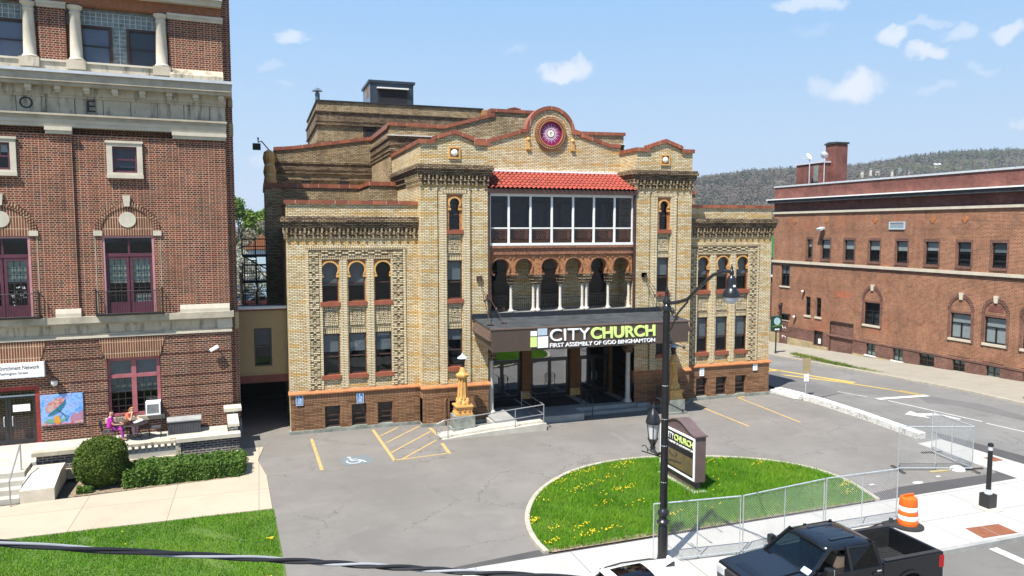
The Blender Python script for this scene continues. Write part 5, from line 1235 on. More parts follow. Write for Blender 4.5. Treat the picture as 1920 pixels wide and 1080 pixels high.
# grass
import numpy as np
def blades(name, poly, n, h, mat, seed, z0=.05, w=.022, dens=None):
    rs = np.random.RandomState(seed); P = np.array(poly); lo, hi = P.min(0), P.max(0)
    p = rs.rand(n*3, 2)*(hi-lo)+lo; ins = np.zeros(len(p), bool); j = len(P)-1
    for i in range(len(P)):
        a, b = P[i], P[j]; c = ((a[1] > p[:, 1]) != (b[1] > p[:, 1])) & (p[:, 0] < (b[0]-a[0])*(p[:, 1]-a[1])/(b[1]-a[1]+1e-12)+a[0]); ins ^= c; j = i
    p = p[ins][:n]; m = len(p); a = rs.rand(m)*2*np.pi; cl = .55+.45*np.sin(p[:, 0]*1.7+1.3*np.sin(p[:, 1]*1.1))*np.cos(p[:, 1]*2.1)
    bare = np.sin(p[:, 0]*.9+2*np.cos(p[:, 1]*.7)+seed)*np.cos(p[:, 1]*1.3+np.sin(p[:, 0]*.6)*2)+.35*np.sin(p[:, 0]*4.1+p[:, 1]*3.3); kp = rs.rand(m) > np.clip((bare-.95)*3, 0, .8); p = p[kp]; a = a[kp]; cl = cl[kp]; m = len(p)
    hh = h*(.45+.75*rs.rand(m))*(.75+.5*cl); d = np.stack([np.cos(a), np.sin(a)], 1); ln = (rs.rand(m, 2)-.5)*hh[:, None]*1.1
    v = np.zeros((m, 3, 3)); v[:, 0, :2] = p-d*w/2; v[:, 1, :2] = p+d*w/2; v[:, 2, :2] = p+ln; v[:, :2, 2] = z0; v[:, 2, 2] = z0+hh
    me = bpy.data.meshes.new(name); me.vertices.add(m*3); me.vertices.foreach_set('co', v.ravel()); me.loops.add(m*3); me.loops.foreach_set('vertex_index', np.arange(m*3)); me.polygons.add(m); me.polygons.foreach_set('loop_start', np.arange(m)*3); me.polygons.foreach_set('loop_total', np.full(m, 3)); me.update(); me.validate()
    me.materials.append(M[mat]); o = bpy.data.objects.new(name, me); COL.objects.link(o); o['kind'] = 'stuff'; return o
blades('grass', inn, 70000, .15, 'grass_blade', 1)
blades('grass', [(-10.5, 20.5), (.45, 20.5), (.25, 27.1), (-10.5, 27.15)], 60000, .09, 'grass_blade', 2, .012)
blades('weeds', [(41.3, 50), (42.0, 50), (41.9, 44), (42.1, 38.5), (41.6, 32), (41.25, 32), (41.4, 40)], 5000, .22, 'weed_leaf', 3, -.35, .05)
def dandelions():
    m = MB(); st = random.Random(4); cl = []
    for cx, cy, n, r in ((9.0, 24.6, 10, .3), (9.6, 25.4, 18, .4), (10.9, 26.3, 22, .6), (12.3, 27.0, 26, .6), (11.3, 25.3, 16, .5), (12.8, 26.0, 14, .7), (8.5, 22.9, 22, .3), (8.9, 22.0, 8, .3), (9.9, 22.0, 14, .35), (9.8, 21.3, 24, .4), (10.7, 21.5, 14, .3), (8.6, 21.2, 14, .3), (11.5, 23.6, 10, .5), (12.6, 23.2, 8, .4), (13.1, 24.8, 18, .5), (12.2, 24.6, 10, .6), (14.2, 27.3, 22, .6), (16.2, 26.9, 12, .5), (18.2, 26.6, 10, .6), (19.6, 25.6, 10, .4), (21.3, 22.4, 26, .35), (20.6, 21.6, 8, .5), (13.6, 22.0, 9, .3), (15.2, 22.1, 5, .3), (10.6, 25.0, 8, 1.2), (17, 24.4, 8, 1.5)):
        for _ in range(n): q_ = st.choice((-1, 0, 1)); cl.append((cx+q_*r*.7+st.gauss(0, r*.25), cy+q_*r*.3+st.gauss(0, r*.2), .13+st.random()*.05))
    for cx, cy, n, r in ((-5.2, 22.2, 26, .8), (-6.4, 21.6, 8, .6), (-2.0, 21.6, 8, .5), (-.9, 21.4, 12, .4), (.1, 24.4, 9, .12), (0.0, 21.5, 10, .25), (-3.6, 21.3, 6, .5), (-7.5, 22.2, 6, .8), (-4, 25, 5, 2.5)):
        for _ in range(n): cl.append((cx+st.gauss(0, r*.6), cy+st.gauss(0, r*.5), .1))
    def inside(x, y, pl):
        k = False; j = len(pl)-1
        for i in range(len(pl)):
            (xa, ya), (xb, yb) = pl[i], pl[j]
            if (ya > y) != (yb > y) and x < (xb-xa)*(y-ya)/(yb-ya)+xa: k = not k
            j = i
        return k
    cl = [c for c in cl if (c[0] > 3 and inside(c[0], c[1], inn)) or (c[0] <= 3 and c[0] < .3)]
    for x, y, z in cl: m.lathe([(.01, -.015), (.026, .0), (.02, .014)], x, y, 6, z)
    m.build('dandelions', 'dandelion_yellow', kind='stuff', org=(0, 0, 0))
dandelions()

# ================================================================ RIGHT-HAND BRICK BUILDING (local x runs towards the front street)
rb = thing('corner_brick_building', 'long low orange brick building with pale stone bands across the side street', 'building', (46.9, 59.6, 0), R(-90))
brick('patch_brick', (.42, .12, .06), (.36, .10, .05), (.36, .17, .11), .24, .09, .017, stain=.3); brick('faded_paint', (.40, .28, .27), (.34, .22, .21), (.42, .34, .32), .24, .09, .017, stain=.4)
def right_building():
    XE = 40
    up = [(4.67, 5.29)]+[(a, b) for a, b in ((6.48, 7.53), (9.19, 10.28), (11.86, 12.99), (14.58, 15.67), (17.26, 18.4), (19.94, 21.02), (22.57, 23.64), (25.25, 26.3), (27.9, 29.0))]
    MB().wall(0, XE, 7.0, 11.4, 0, [(a, b, 7.38, 9.06) for a, b in up], .25).build('upper_wall', 'orange_brick', rb)
    lo = [(1.23, 2.44, 4.62, 6.57), (4.7, 5.32, 2.2, 3.88), (6.06, 6.67, 2.2, 3.88), (1.4, 2.45, -.9, 1.95), (7.85, 10.55, -.9, 1.95, .12, True), (5.95, 7.05, -.3, .95)]
    big = [(11.6, 13.24), (19.65, 21.27), (22.3, 23.86), (25.0, 26.6)]
    lo += [(a, b, 2.22, 4.02) for a, b in big]
    MB().wall(0, XE, .85, 6.8, 0, [h for h in lo if h[3] > .85], .25).build('lower_wall', 'orange_brick', rb)
    bs = [(12.0, 12.95), (14.7, 15.66), (17.14, 18.5), (20.0, 21.0), (22.6, 23.62), (25.2, 26.2)]
    MB().wall(0, XE, -2.2, .85, -.06, [h for h in lo if h[2] < .85]+[(a, b, -.25, .68) for a, b in bs], .3).build('basement_wall', 'orange_brick_dark', rb)
    MB().box(7.6, -.1, .72, XE, 0, .86).build('water_table', 'orange_brick_dark', rb)
    f = MB(); f.box(0, -.14, -2.2, 1.3, 0, .05); f.box(2.55, -.14, -2.2, 5.9, 0, -.15); f.box(7.1, -.14, -2.2, 7.7, 0, -.35); f.box(10.6, -.12, -2.2, 11.9, 0, -.35); f.box(5.9, -.14, -2.2, 7.1, 0, -.4); f.build_pieces('foundation', 'foundation_tan', rb)
    f = MB(); f.box(11.9, -.12, -2.2, 20, 0, -.30); f.box(20, -.11, -2.2, 24, 0, -.2); f.build('foundation', 'foundation_tan', rb)
    for i, (a, b) in enumerate(up):
        win(rb, (a+b)/2, b-a, 7.38, 9.06, .1, frame='black_metal', blind='blind_white' if i < 6 else 'blind_grey', bz=.45 if 0 < i < 5 else .4, rails=(.53,), fw=.07, room='room_grey')
        MB().box(a-.14, -.03, 9.06, b+.14, .02, 9.26).build('lintel', 'orange_brick_dark', rb); MB().box(a-.1, -.07, 7.2, b+.1, .05, 7.38).build('sill', 'orange_brick_dark', rb)
        for x in (a-.14, b): MB().box(x, -.025, 7.38, x+.14, .02, 9.06).build('jamb_bricks', 'orange_brick_dark', rb)
    for i, (a, b) in enumerate(big):
        c = (a+b)/2; w_ = win(rb, c, b-a, 2.22, 4.02, .1, frame='black_metal', blind='blind_white' if i else None, bz=.95, rails=(.62,), mull=0, fw=.08, room='room_grey'); MB().box(c-.04, .09, 2.3, c+.04, .18, 3.35).build('mullion', 'black_metal', w_)
        MB().box(a-.1, -.1, 2.05, b+.1, .06, 2.22).build('sill', 'limestone_pale', rb)
        ar = MB(); zc = 4.25; r = (b-a)/2+.12
        for k in range(22): an = R(4+172*k/21); ar.obox((c+r*math.cos(an), -.02, zc+r*math.sin(an)*1.1), (.24, .08, .11), Matrix.Rotation(-an, 3, 'Y'))
        for s in (-1, 1): ar.box(c+s*r-.1, -.05, 2.0, c+s*r+.1, .02, 4.25)
        ar.build('brick_arch', 'orange_brick_dark', rb)
        MB().box(a-.02, -.01, 4.02, b+.02, .02, 4.16).build('lintel', 'orange_brick_dark', rb)
        MB().plate([(c-.12, 5.0), (c+.12, 5.0), (c+.17, 5.5), (c-.17, 5.5)], -.1, .02).build('keystone', 'limestone_pale', rb)
        if i == 2: MB().box(c-.55, -.015, 4.4, c+.55, .02, 4.85).build('brick_panel', 'maroon_brick', rb)
        MB().box(a, -.03, .95, b, .02, 2.0).build('apron_panel', 'orange_brick', rb)
    for i, (a, b) in enumerate(bs): win(rb, (a+b)/2, b-a, -.25, .68, .06, frame='dark_frame', blind='blind_green' if i != 2 and i != 3 else 'blind_green', bz=.98 if i in (0, 1, 4) else .3 if i == 3 else .0+.2, rails=(.5,), mull=1, fw=.04, name='basement_window'); MB().box(a-.1, -.16, -.36, b+.1, .05, -.25).build('sill', 'white_paint', rb)
    win(rb, 1.84, 1.2, 4.62, 6.57, .1, frame='black_metal', blind='blind_grey', bz=.4, rails=(.5,), mull=1, fw=.06); MB().box(1.1, -.08, 4.48, 2.56, .05, 4.62).build('sill', 'limestone_pale', rb)
    for c in (5.01, 6.365): win(rb, c, .6, 2.2, 3.88, .1, frame='black_metal', rails=(.4, .7), fw=.06); MB().box(c-.42, -.08, 2.02, c+.42, .05, 2.2).build('sill', 'limestone_pale', rb)
    d = MB(); d.box(1.4, .02, -.9, 2.45, .1, 1.35); d.box(1.4, -.02, 1.0, 2.45, .02, 1.08); d.box(1.4, -.02, .3, 2.45, .02, .38); do = d.build('boarded_door', 'orange_brick_dark', rb)
    gr = MB(); rs = random.Random(8)
    for z in (.68, -.2):
        p = [(1.6+.07*i+rs.uniform(-.03, .03), .0, z+rs.uniform(-.14, .14)) for i in range(9)]; gr.tube(p, .022, 4)
    gr.build('white_scrawl', 'white_paint', do)
    MB().quad((1.4, .15, 1.35), (2.45, .15, 1.35), (2.45, .15, 1.95), (1.4, .15, 1.95)).build('door_transom', 'dark_glass', rb); MB().box(1.3, -.05, 1.32, 2.6, .05, 1.4).build('transom_bar', 'limestone', rb); MB().box(1.15, -.25, 1.95, 2.75, .0, 2.05).build('door_hood', 'dark_frame', rb)
    MB().box(5.95, .1, -.4, 7.05, .2, .95).build('dark_recess_panel', 'dark_frame', rb); MB().box(6.35, .08, -.2, 6.65, .1, .25).build('notice', 'sign_white', rb)  # dark panel stands for the shaded recess behind the notice
    MB().box(7.85, .11, -.9, 10.55, .14, 1.93).build('bricked_up_opening', 'orange_brick', rb)
    for x in (2.9, 6.95, 12.4, 17.8, 20.45): MB().plate([(x-.28, 10.7), (x, 10.4), (x+.28, 10.7), (x, 11.0)], -.03, .02).build('diamond_tile', 'orange_trim', rb)
    v = MB(); v.plate([(13.85, 9.95), (15.35, 9.95), (15.35, 10.55), (13.85, 10.55)], -.08, .02, holes=[[(13.93, 10.02), (15.27, 10.02), (15.27, 10.48), (13.93, 10.48)]])
    for i in range(6): v.obox((14.6, -.02, 10.06+.08*i), (1.36, .09, .015), Matrix.Rotation(R(35), 3, 'X'))
    v.build('louvre_vent', 'sign_grey', rb)
    MB().box(8.3, -.006, 4.15, 10.1, .0, 4.72).build('repainted_patch', 'patch_brick', rb); MB().plate([(9.2, .5), (9.5, 1.1), (10.0, 1.0), (10.3, 1.45), (10.35, .6), (9.8, .2)], .1, .108).build('faded_scrawl', 'faded_paint', rb)
    MB().box(7.95, -.02, 1.95, 10.5, .0, 2.05).build('steel_lintel', 'dark_frame', rb)
    MB().box(-.05, -.14, 6.8, XE, .1, 7.02).build('stone_band', 'limestone_pale', rb); MB().box(0, -.06, 6.66, XE, .0, 6.8).build('band_course', 'orange_brick_dark', rb)
    MB().box(-.03, -.12, 11.4, XE, .1, 11.6).build('stone_band', 'limestone_pale', rb)
    MB().wall(0, XE, 11.6, 12.45, 0, []).build('frieze', 'maroon_brick', rb)
    MB().box(-.4, -.5, 12.42, XE, .3, 12.7).build('cornice', 'roof_tar', rb); MB().box(-.5, -.6, 12.7, XE, .3, 12.8).build('cornice_edge', 'white_paint', rb)
    MB().box(0, .0, 12.8, XE, .35, 13.9).build('parapet', 'maroon_brick', rb)
    c = MB(); n = 20
    for i in range(n): c.box(XE*i/n+.01-.06*(i == 0), -.08, 13.9, XE*(i+1)/n-.05, .43, 14.04)
    c.build('parapet_coping', 'grey_gutter', rb)
    q = MB(); q.quad((0, 0, -2), (0, 30, -2), (0, 30, 13.9), (0, 0, 13.9)); q.quad((0, .35, 13), (XE, .35, 13), (XE, 30, 13), (0, 30, 13)); q.quad((XE, 0, -2), (XE, 30, -2), (XE, 30, 13.9), (XE, 0, 13.9)); q.build('end_wall', 'orange_brick_dark', rb)
    h = MB(); h.box(-1.2+1, 2.6, 12, 3.4, 5, 16.1); h.build('roof_house', 'maroon_brick', rb); MB().box(-.3, 2.5, 16.1, 3.5, 5.1, 16.25).build('roof_house_coping', 'grey_gutter', rb); MB().box(2.2, 2.55, 14.4, 2.8, 2.61, 15.9).build('roof_door', 'glass_block', rb)
    h = MB(); h.box(2.75, 3.4, 12, 4.1, 4.7, 17.75); h.build('chimney', 'maroon_brick', rb); h = MB(); h.plate([(2.65, 17.75), (2.65, 17.87), (3.2, 18.0), (4.2, 17.95), (4.2, 17.8)], 3.3, 4.8); h.build('chimney_cap', 'roof_tar', rb)
right_building()
def rbt(x, y, z): return (46.9+y, 59.6-x, z)
def dish(label, x, y, z, rz, mast):
    t = thing('satellite_dish', label, 'satellite dish', rbt(x, y, z-mast), rz, 'satellite dishes on the roof of the orange brick building')
    MB().tube([(0, 0, -.35), (0, 0, mast)], .04, 6).build('mast', 'grey_gutter', t)
    p = MB(); n = 16; prof = [(.02, 0), (.25, .03), (.5, .12), (.5, .14), (.25, .06), (.02, .03)]
    q = Matrix.Rotation(R(-60), 3, 'X') @ Matrix.Scale(.68, 3)
    b = MB().lathe(prof, 0, 0, n, 0); b.v = [tuple(q @ Vector(v)+Vector((0, -.15, mast+.15))) for v in b.v]; b.build('reflector', 'sign_white', t, smooth=True)
    MB().tube([(0, -.2, mast-.1), (0, -.75, mast+.05)], .025, 5).build('feed_arm', 'grey_gutter', t)
dish('white satellite dish facing sideways beside the chimney', 3.0, 1.4, 16.5, R(200), 2.2)
dish('white satellite dish on a tall thin mast in front of the chimney', 4.9, 1.4, 16.4, R(-60), 2.2)
def rlight(label, x, z, big):
    t = thing('wall_light', label, 'wall light', rbt(x, -.02, z))
    MB().box(-.12, -.1, -.12, .0, .1, .12).build('bracket', 'wrought_iron', t)
    if big: MB().obox((-.35, 0, .05), (.5, .55, .18), Matrix.Rotation(R(-20), 3, 'Y')).build('hood', 'grey_gutter', t)
    else: MB().lathe([(.02, -.1), (.11, -.05), (.13, .05), (.05, .14)], -.2, 0, 8, 0).build('lamp_head', 'blind_white', t)
rlight('large grey hooded wall light high on the orange brick wall', 6.7, 9.95, True)
rlight('small white wall lamp above the pair of narrow windows', 4.5, 4.3, False)
rlight('small white wall lamp between the boarded door and narrow windows', 3.45, 1.85, False)
t = thing('wall_lantern', 'black lantern on the brick wall above the boarded door', 'wall light', rbt(1.55, -.02, 2.5)); MB().box(-.1, -.05, .2, 0, .05, .5).build('bracket', 'wrought_iron', t); MB().lathe([(.05, -.15), (.14, .0), (.16, .3), (.03, .5)], -.25, 0, 8, 0).build('lantern_case', 'wrought_iron', t)
# ================================================================ STREET OBJECTS
plain('fence_wire', (.55, .58, .59), .4, metal=.5, var=.1); plain('drum_orange', (.85, .13, .012), .45, var=.08); plain('drum_white', (.85, .84, .82), .4, var=.05); plain('rubber', (.028, .028, .03), .85, var=.2)
plain('sign_brown', (.125, .085, .082), .5, var=.1); plain('led_panel', (.16, .115, .055), .35, var=.25, scale=3, c2=(.09, .07, .04)); plain('amber_pane', (.5, .5, .5), .3)
plain('acc_blue', (.03, .17, .42), .45, var=.12); plain('pale_letter', (.6, .72, .85), .5); plain('sign_green_dark', (.01, .055, .045), .4); plain('cyan_light', (.42, .62, .66), .4)
m_, N_, L_, B_ = newmat('frosted_globe'); B_.inputs['Base Color'].default_value = (.75, .75, .74, 1); B_.inputs['Roughness'].default_value = .2; B_.inputs['Transmission Weight'].default_value = .35

# church lamp pillars
def lamp_pillar(loc, label):
    t = thing('lamp_pillar', label, 'lamp pillar', loc, 0, 'terracotta lamp pillars flanking the church entrance')
    b = MB(); b.box(-.62, -.55, -.1, .62, .55, .12); b.box(-.52, -.45, .12, .52, .45, .78); b.build('pedestal', 'footing', t)
    b = MB(); b.box(-.42, -.4, .78, .42, .4, .9); b.box(-.38, -.36, .9, .38, .36, 1.22); b.box(-.44, -.42, 1.2, .44, .42, 1.28); b.build('plinth_block', 'terracotta_gold', t)
    for i in range(3):
        for s in (-1, 1): b = MB()
    b = MB()
    for x in (-.25, 0.001, .25):
        for z in (1.0, 1.12): b.lathe([(.05, 0), (.05, -.03), (.02, -.05)], x, -.36, 8, z, 'y')
    b.build('rosette', 'orange_trim', t)
    b = MB()
    for k in range(4):
        a = math.pi/4+k*math.pi/2; b.lathe([(.1, 0), (.115, .2), (.08, .3), (.04, .36)], .27*math.cos(a), .27*math.sin(a), 8, 1.28)
    b.lathe([(.33, 0), (.33, .1), (.27, .2), (.25, .36)], 0, 0, 8, 1.28); b.build('foliate_base', 'terracotta_gold', t)
    b = MB(); b.lathe([(.235, 0), (.215, .2), (.175, 1.02)], 0, 0, 8, 1.6)
    for k in range(8):
        a = math.pi/8+k*math.pi/4; b.tube([(.235*math.cos(a), .235*math.sin(a), 1.6), (.18*math.cos(a), .18*math.sin(a), 2.64)], .04, 6)
    b.build('shaft', 'terracotta_gold', t)
    b = MB(); b.lathe([(.2, 0), (.32, .06), (.34, .12), (.34, .18), (.26, .2), (.18, .3), (.12, .5), (.1, .52), (.06, .56)], 0, 0, 8, 2.62); b.build('capital', 'terracotta_gold', t)
    b = MB(); b.lathe([(.05, 0), (.12, .03), (.14, .08), (.1, .1)], 0, 0, 10, 3.18); b.lathe([(.1, .1), (.17, .42), (.19, .44)], 0, 0, 6, 3.18); b.build('lantern', 'wrought_iron', t)
    b = MB(); b.lathe([(.27, 0), (.25, .03), (.06, .17), (.03, .24), (.01, .26)], 0, 0, 10, 3.6); b.build('lantern_cap', 'sign_grey', t)
    return t
lp_ = lamp_pillar((9.4, 35.25, 0), 'yellow terracotta lamp pillar beside the concrete ramp, lantern with pale cap')
copy_tree(lp_, loc=(21.2, 35.0, 0), rz=R(90), label='yellow terracotta lamp pillar by the entrance steps under the right end of the canopy')
# concrete ramp and rails
r_ = MB(); r_.plate([(8.0, -.1), (8.0, .02), (10.4, .2), (13.3, .36), (13.3, -.1)], 33.72, 35.0)
r_.plate([(10.9, -.1), (10.9, .24), (13.3, .362), (13.3, -.1)], 35.0, 36.3)
r_.build('entrance_ramp', 'concrete', kind='structure', org=(10.6, 34.4, 0))
t = thing('ramp_railing', 'grey two bar pipe railing along the concrete entrance ramp', 'railing', (10.6, 33.9, 0), world=True)
zr = lambda x: .02+max(0, x-8.0)*.064
top = [(7.75, 33.86, .28), (7.72, 33.86, .5), (7.75, 33.86, .74), (8.1, 33.86, .9), (13.2, 33.86, 1.28)]
MB().tube(top, .026, 8).build('top_rail', 'steel_rail', t); MB().tube([(7.75, 33.86, .28), (8.1, 33.86, .42), (13.2, 33.86, .8)], .024, 8).build('mid_rail', 'steel_rail', t)
MB().tube([(13.2, 33.86, 1.28), (13.2, 37.2, 1.28)], .026, 8).build('top_rail', 'steel_rail', t); MB().tube([(13.2, 33.86, .8), (13.2, 37.2, .8)], .024, 8).build('mid_rail', 'steel_rail', t)
for x, y, z in ((8.3, 33.86, .92), (11.7, 33.86, 1.17), (13.2, 33.86, 1.28), (13.2, 37.2, 1.28)): 
    b = MB(); b.tube([(x, y, zr(x) if y < 35 else .36), (x, y, z)], .026, 8); b.lathe([(.07, 0), (.07, .015)], x, y, 8, zr(x) if y < 35 else .362); b.build('post', 'steel_rail', t)
def step_rail(loc, label):
    t = thing('step_handrail', label, 'handrail', loc, 0, 'black handrails on the entrance steps')
    pts = [(0, -.55, .0), (0, -.6, .85), (0, -.45, .98), (0, .3, 1.22), (0, 1.0, 1.22), (0, 1.1, 1.05)]
    MB().tube(pts, .022, 6).build('rail', 'black_metal', t)
    for y, z in ((.25, 1.2), (.95, 1.22)): MB().tube([(0, y, .36), (0, y, z)], .02, 6).build('post', 'black_metal', t)
sr1 = step_rail((13.75, 36.3, 0), 'black handrail on the entrance steps next to the ramp railing')
sr2 = step_rail((16.75, 36.3, 0), 'black handrail on the entrance steps between the two large mats')
# blue accessible-parking signs and white notices on the church plinth
def acc_sign(x, z, label):
    t = thing('accessible_parking_sign', label, 'sign', (x, 36.96, z), 0, 'blue accessible parking signs on the church')
    MB().box(-.17, -.03, 0, .17, -.005, .52).build('plate', 'acc_blue', t)
    b = MB(); o = arc(0, .3, .075, 150, 400, 14); i = arc(0, .3, .055, 400, 150, 14); b.plate(o+i, -.034, -.031); b.bar((-.03, -.033, .43), (-.01, -.033, .33), .004, .02); b.bar((-.01, -.033, .33), (.07, -.033, .32), .004, .02); b.bar((.07, -.033, .32), (.1, -.033, .25), .004, .02); b.plate(arc(-.03, .455, .022, 0, 330, 9), -.034, -.031)
    b.build('wheelchair_symbol', 'sign_white', t)
    b = MB()
    for k in range(3): b.box(-.1, -.034, .17-.05*k, .1, -.031, .2-.05*k)
    b.build('text_line', 'pale_letter', t)
    b = MB(); b.plate([(-.165, .005), (.165, .005), (.165, .515), (-.165, .515)], -.033, -.03, holes=[[(-.15, .02), (.15, .02), (.15, .5), (-.15, .5)]]); b.build('border', 'sign_white', t)
acc_sign(1.66, 1.42, 'blue accessible parking sign at the left corner of the church plinth')
acc_sign(4.57, 1.32, 'blue accessible parking sign above the middle basement window of the church')
def notice(x, z, label):
    t = thing('notice_plate', label, 'sign', (x, 36.96, z), 0, 'white notices on the church plinth'); MB().box(-.15, -.03, 0, .15, -.005, .46).build('plate', 'sign_white', t)
    b = MB()
    for k in range(4): b.box(-.1, -.034, .08+.09*k, .1, -.031, .12+.09*k)
    b.build('text_line', 'sign_grey', t)
notice(24.3, 1.42, 'small white notice on the church plinth behind the tall lamp post'); notice(28.0, 1.52, 'small white notice on the church plinth near its right corner')
b = MB(); b.tube([(8.72, 36.15, .1), (8.72, 36.18, 1.3), (8.8, 36.24, 1.42), (8.9, 36.3, 1.42)], .025, 6); b.build('conduit_pipe', 'rust', org=(8.72, 36.2, .1), label='thin rusty pipe bent at the top against the church plinth', cat='pipe')

# main street lamp
def street_lamp():
    t = thing('street_lamp', 'tall black ornate street lamp with a hanging bell light, side lantern and fluted base', 'street lamp', (11.2, 18.9, .012), world=True)
    x, y = 11.2, 18.9
    MB().lathe([(.24, 0), (.24, .05), (.19, .08), (.165, .16), (.15, .3), (.145, 1.12), (.13, 1.16), (.12, 1.2), (.19, 1.25), (.195, 1.3), (.13, 1.35), (.115, 1.4), (.115, 1.46), (.165, 1.5), (.175, 1.56), (.165, 1.62), (.12, 1.66), (.1, 1.72)], x, y, 20, .012).build('base', 'black_metal', t, smooth=True)
    p = MB(); p.lathe([(.098, 1.7), (.085, 7.6), (.13, 7.65), (.13, 7.75), (.09, 7.8), (.12, 7.86), (.12, 7.92), (.06, 8.0), (.05, 8.12), (.065, 8.16), (.02, 8.3), (.005, 8.36)], x, y, 16, 0)
    for k in range(10): a = 2*math.pi*k/10; p.tube([(x+.1*math.cos(a), y+.1*math.sin(a), 1.7), (x+.086*math.cos(a), y+.086*math.sin(a), 7.6)], .014, 4)
    p.build('pole', 'black_metal', t, smooth=True)
    a = MB(); pts = [(x, y-.08, 7.85), (x, y-.5, 7.9), (x, y-1.1, 8.05), (x, y-1.7, 8.45), (x, y-2.3, 8.8), (x, y-2.8, 8.93), (x, y-3.1, 8.92)]; a.tube(pts, [.055, .055, .05, .048, .045, .04, .04], 8)
    a.tube([(x, y-.08, 6.95), (x, y-.3, 7.15), (x, y-.6, 7.6), (x, y-1.1, 7.98)], .03, 6)
    for c, q, r in (((x, y-.32, 7.62), 0, .11), ((x, y-.25, 6.75), 0, .1), ((x, y-.55, 7.45), 0, .05)):
        a.tube([(c[0], c[1]+r*(1-k/22)*math.cos(k*.55), c[2]+r*(1-k/22)*math.sin(k*.55)) for k in range(20)], .022, 5)
    a.build('arm', 'black_metal', t, smooth=True)
    hx, hy = x, y-3.1
    h = MB(); h.lathe([(r*.68, z*.74) for r, z in ((.01, .95), (.03, .86), (.06, .8), (.04, .76), (.08, .72), (.09, .62), (.06, .58), (.12, .52), (.16, .46), (.18, .3), (.175, .16), (.21, .1), (.28, .0), (.31, -.1), (.31, -.16), (.29, -.18))], hx, hy, 20, 8.42); hd = h.build('lamp_head', 'black_metal', t, smooth=True)
    MB().lathe([(.19, 0), (.17, -.09), (.11, -.15), (.02, -.17)], hx, hy, 18, 8.29).build('globe', 'frosted_globe', hd, smooth=True)
    MB().box(hx-.03, hy-.135, 8.55, hx+.03, hy-.115, 8.6).build('tag', 'sign_white', hd)
    # side lantern on a scrolled bracket
    b = MB(); b.tube([(x, y-.9, 3.35), (x, y+1.35, 3.05)], .02, 6); b.tube([(x, y+.1, 3.35), (x, y+.45, 3.2), (x, y+.62, 3.3)], .05, 6)
    for s, yy, zz in ((1, y+1.25, 3.2), (-1, y-.75, 3.5)):
        b.tube([(x, yy-s*k*.028+.09*math.cos(k*.5), zz+.09*(1-k/24)*math.sin(k*.5)) for k in range(16)], .014, 5)
    b.build('lantern_bracket', 'black_metal', t)
    ly = y+.68; l = MB(); l.lathe([(.05, 0), (.09, .05), (.06, .1), (.09, .14), (.07, .22), (.16, .42), (.17, .44)], x, ly, 12, 3.2); ln = l.build('lantern', 'black_metal', t, smooth=True)
    MB().lathe([(.12, 0), (.17, .45), (.18, .5)], x, ly, 14, 3.62).build('globe', 'frosted_globe', ln, smooth=True)
    r = MB()
    for k in range(6): a_ = math.pi*k/3; r.tube([(x+.14*math.cos(a_), ly+.14*math.sin(a_), 3.62), (x+.205*math.cos(a_), ly+.205*math.sin(a_), 4.12)], .014, 5)
    r.build('lantern_rib', 'black_metal', ln)
    MB().lathe([(.22, 0), (.23, .04), (.22, .1), (.2, .18), (.14, .34), (.05, .44), (.03, .5), (.05, .54), (.02, .6), (.005, .68)], x, ly, 16, 4.1).build('lantern_cap', 'black_metal', ln, smooth=True)
    d = MB()
    for z in (6.72, 4.92): d.tube([(x, y-.05, z), (x, y-.95, z-.04)], .018, 6); d.lathe([(.01, -.05), (.045, 0), (.01, .05)], x, y-.97, 8, z-.04); d.tube([(x, y+.05, z), (x, y+.5, z+.02)], .016, 6)
    d.build('banner_arm', 'black_metal', t)
    d = MB()
    for z in (2.5, 3.6, 4.4, 5.4): d.lathe([(.1, 0), (.1, .02)], x, y, 12, z)
    d.build('band_clamp', 'grey_gutter', t)
street_lamp()
# right-hand lantern post, mostly out of frame
t = thing('lantern_post', 'black lantern post on the far pavement at the right edge', 'street lamp', (41.75, 30.15, .1))
MB().lathe([(.2, 0), (.2, .1), (.1, .2), (.07, .5), (.06, .62)], 0, 0, 12, 0).build('post', 'black_metal', t); MB().lathe([(.05, 0), (.08, .1), (.2, .32), (.2, .36)], 0, 0, 12, .62).build('lantern_base', 'black_metal', t); MB().lathe([(.17, 0), (.25, .6)], 0, 0, 12, .98).build('globe', 'frosted_globe', t); MB().lathe([(.34, 0), (.34, .08), (.25, .32), (.08, .5), (.02, .66)], 0, 0, 14, 1.56).build('cap', 'black_metal', t)

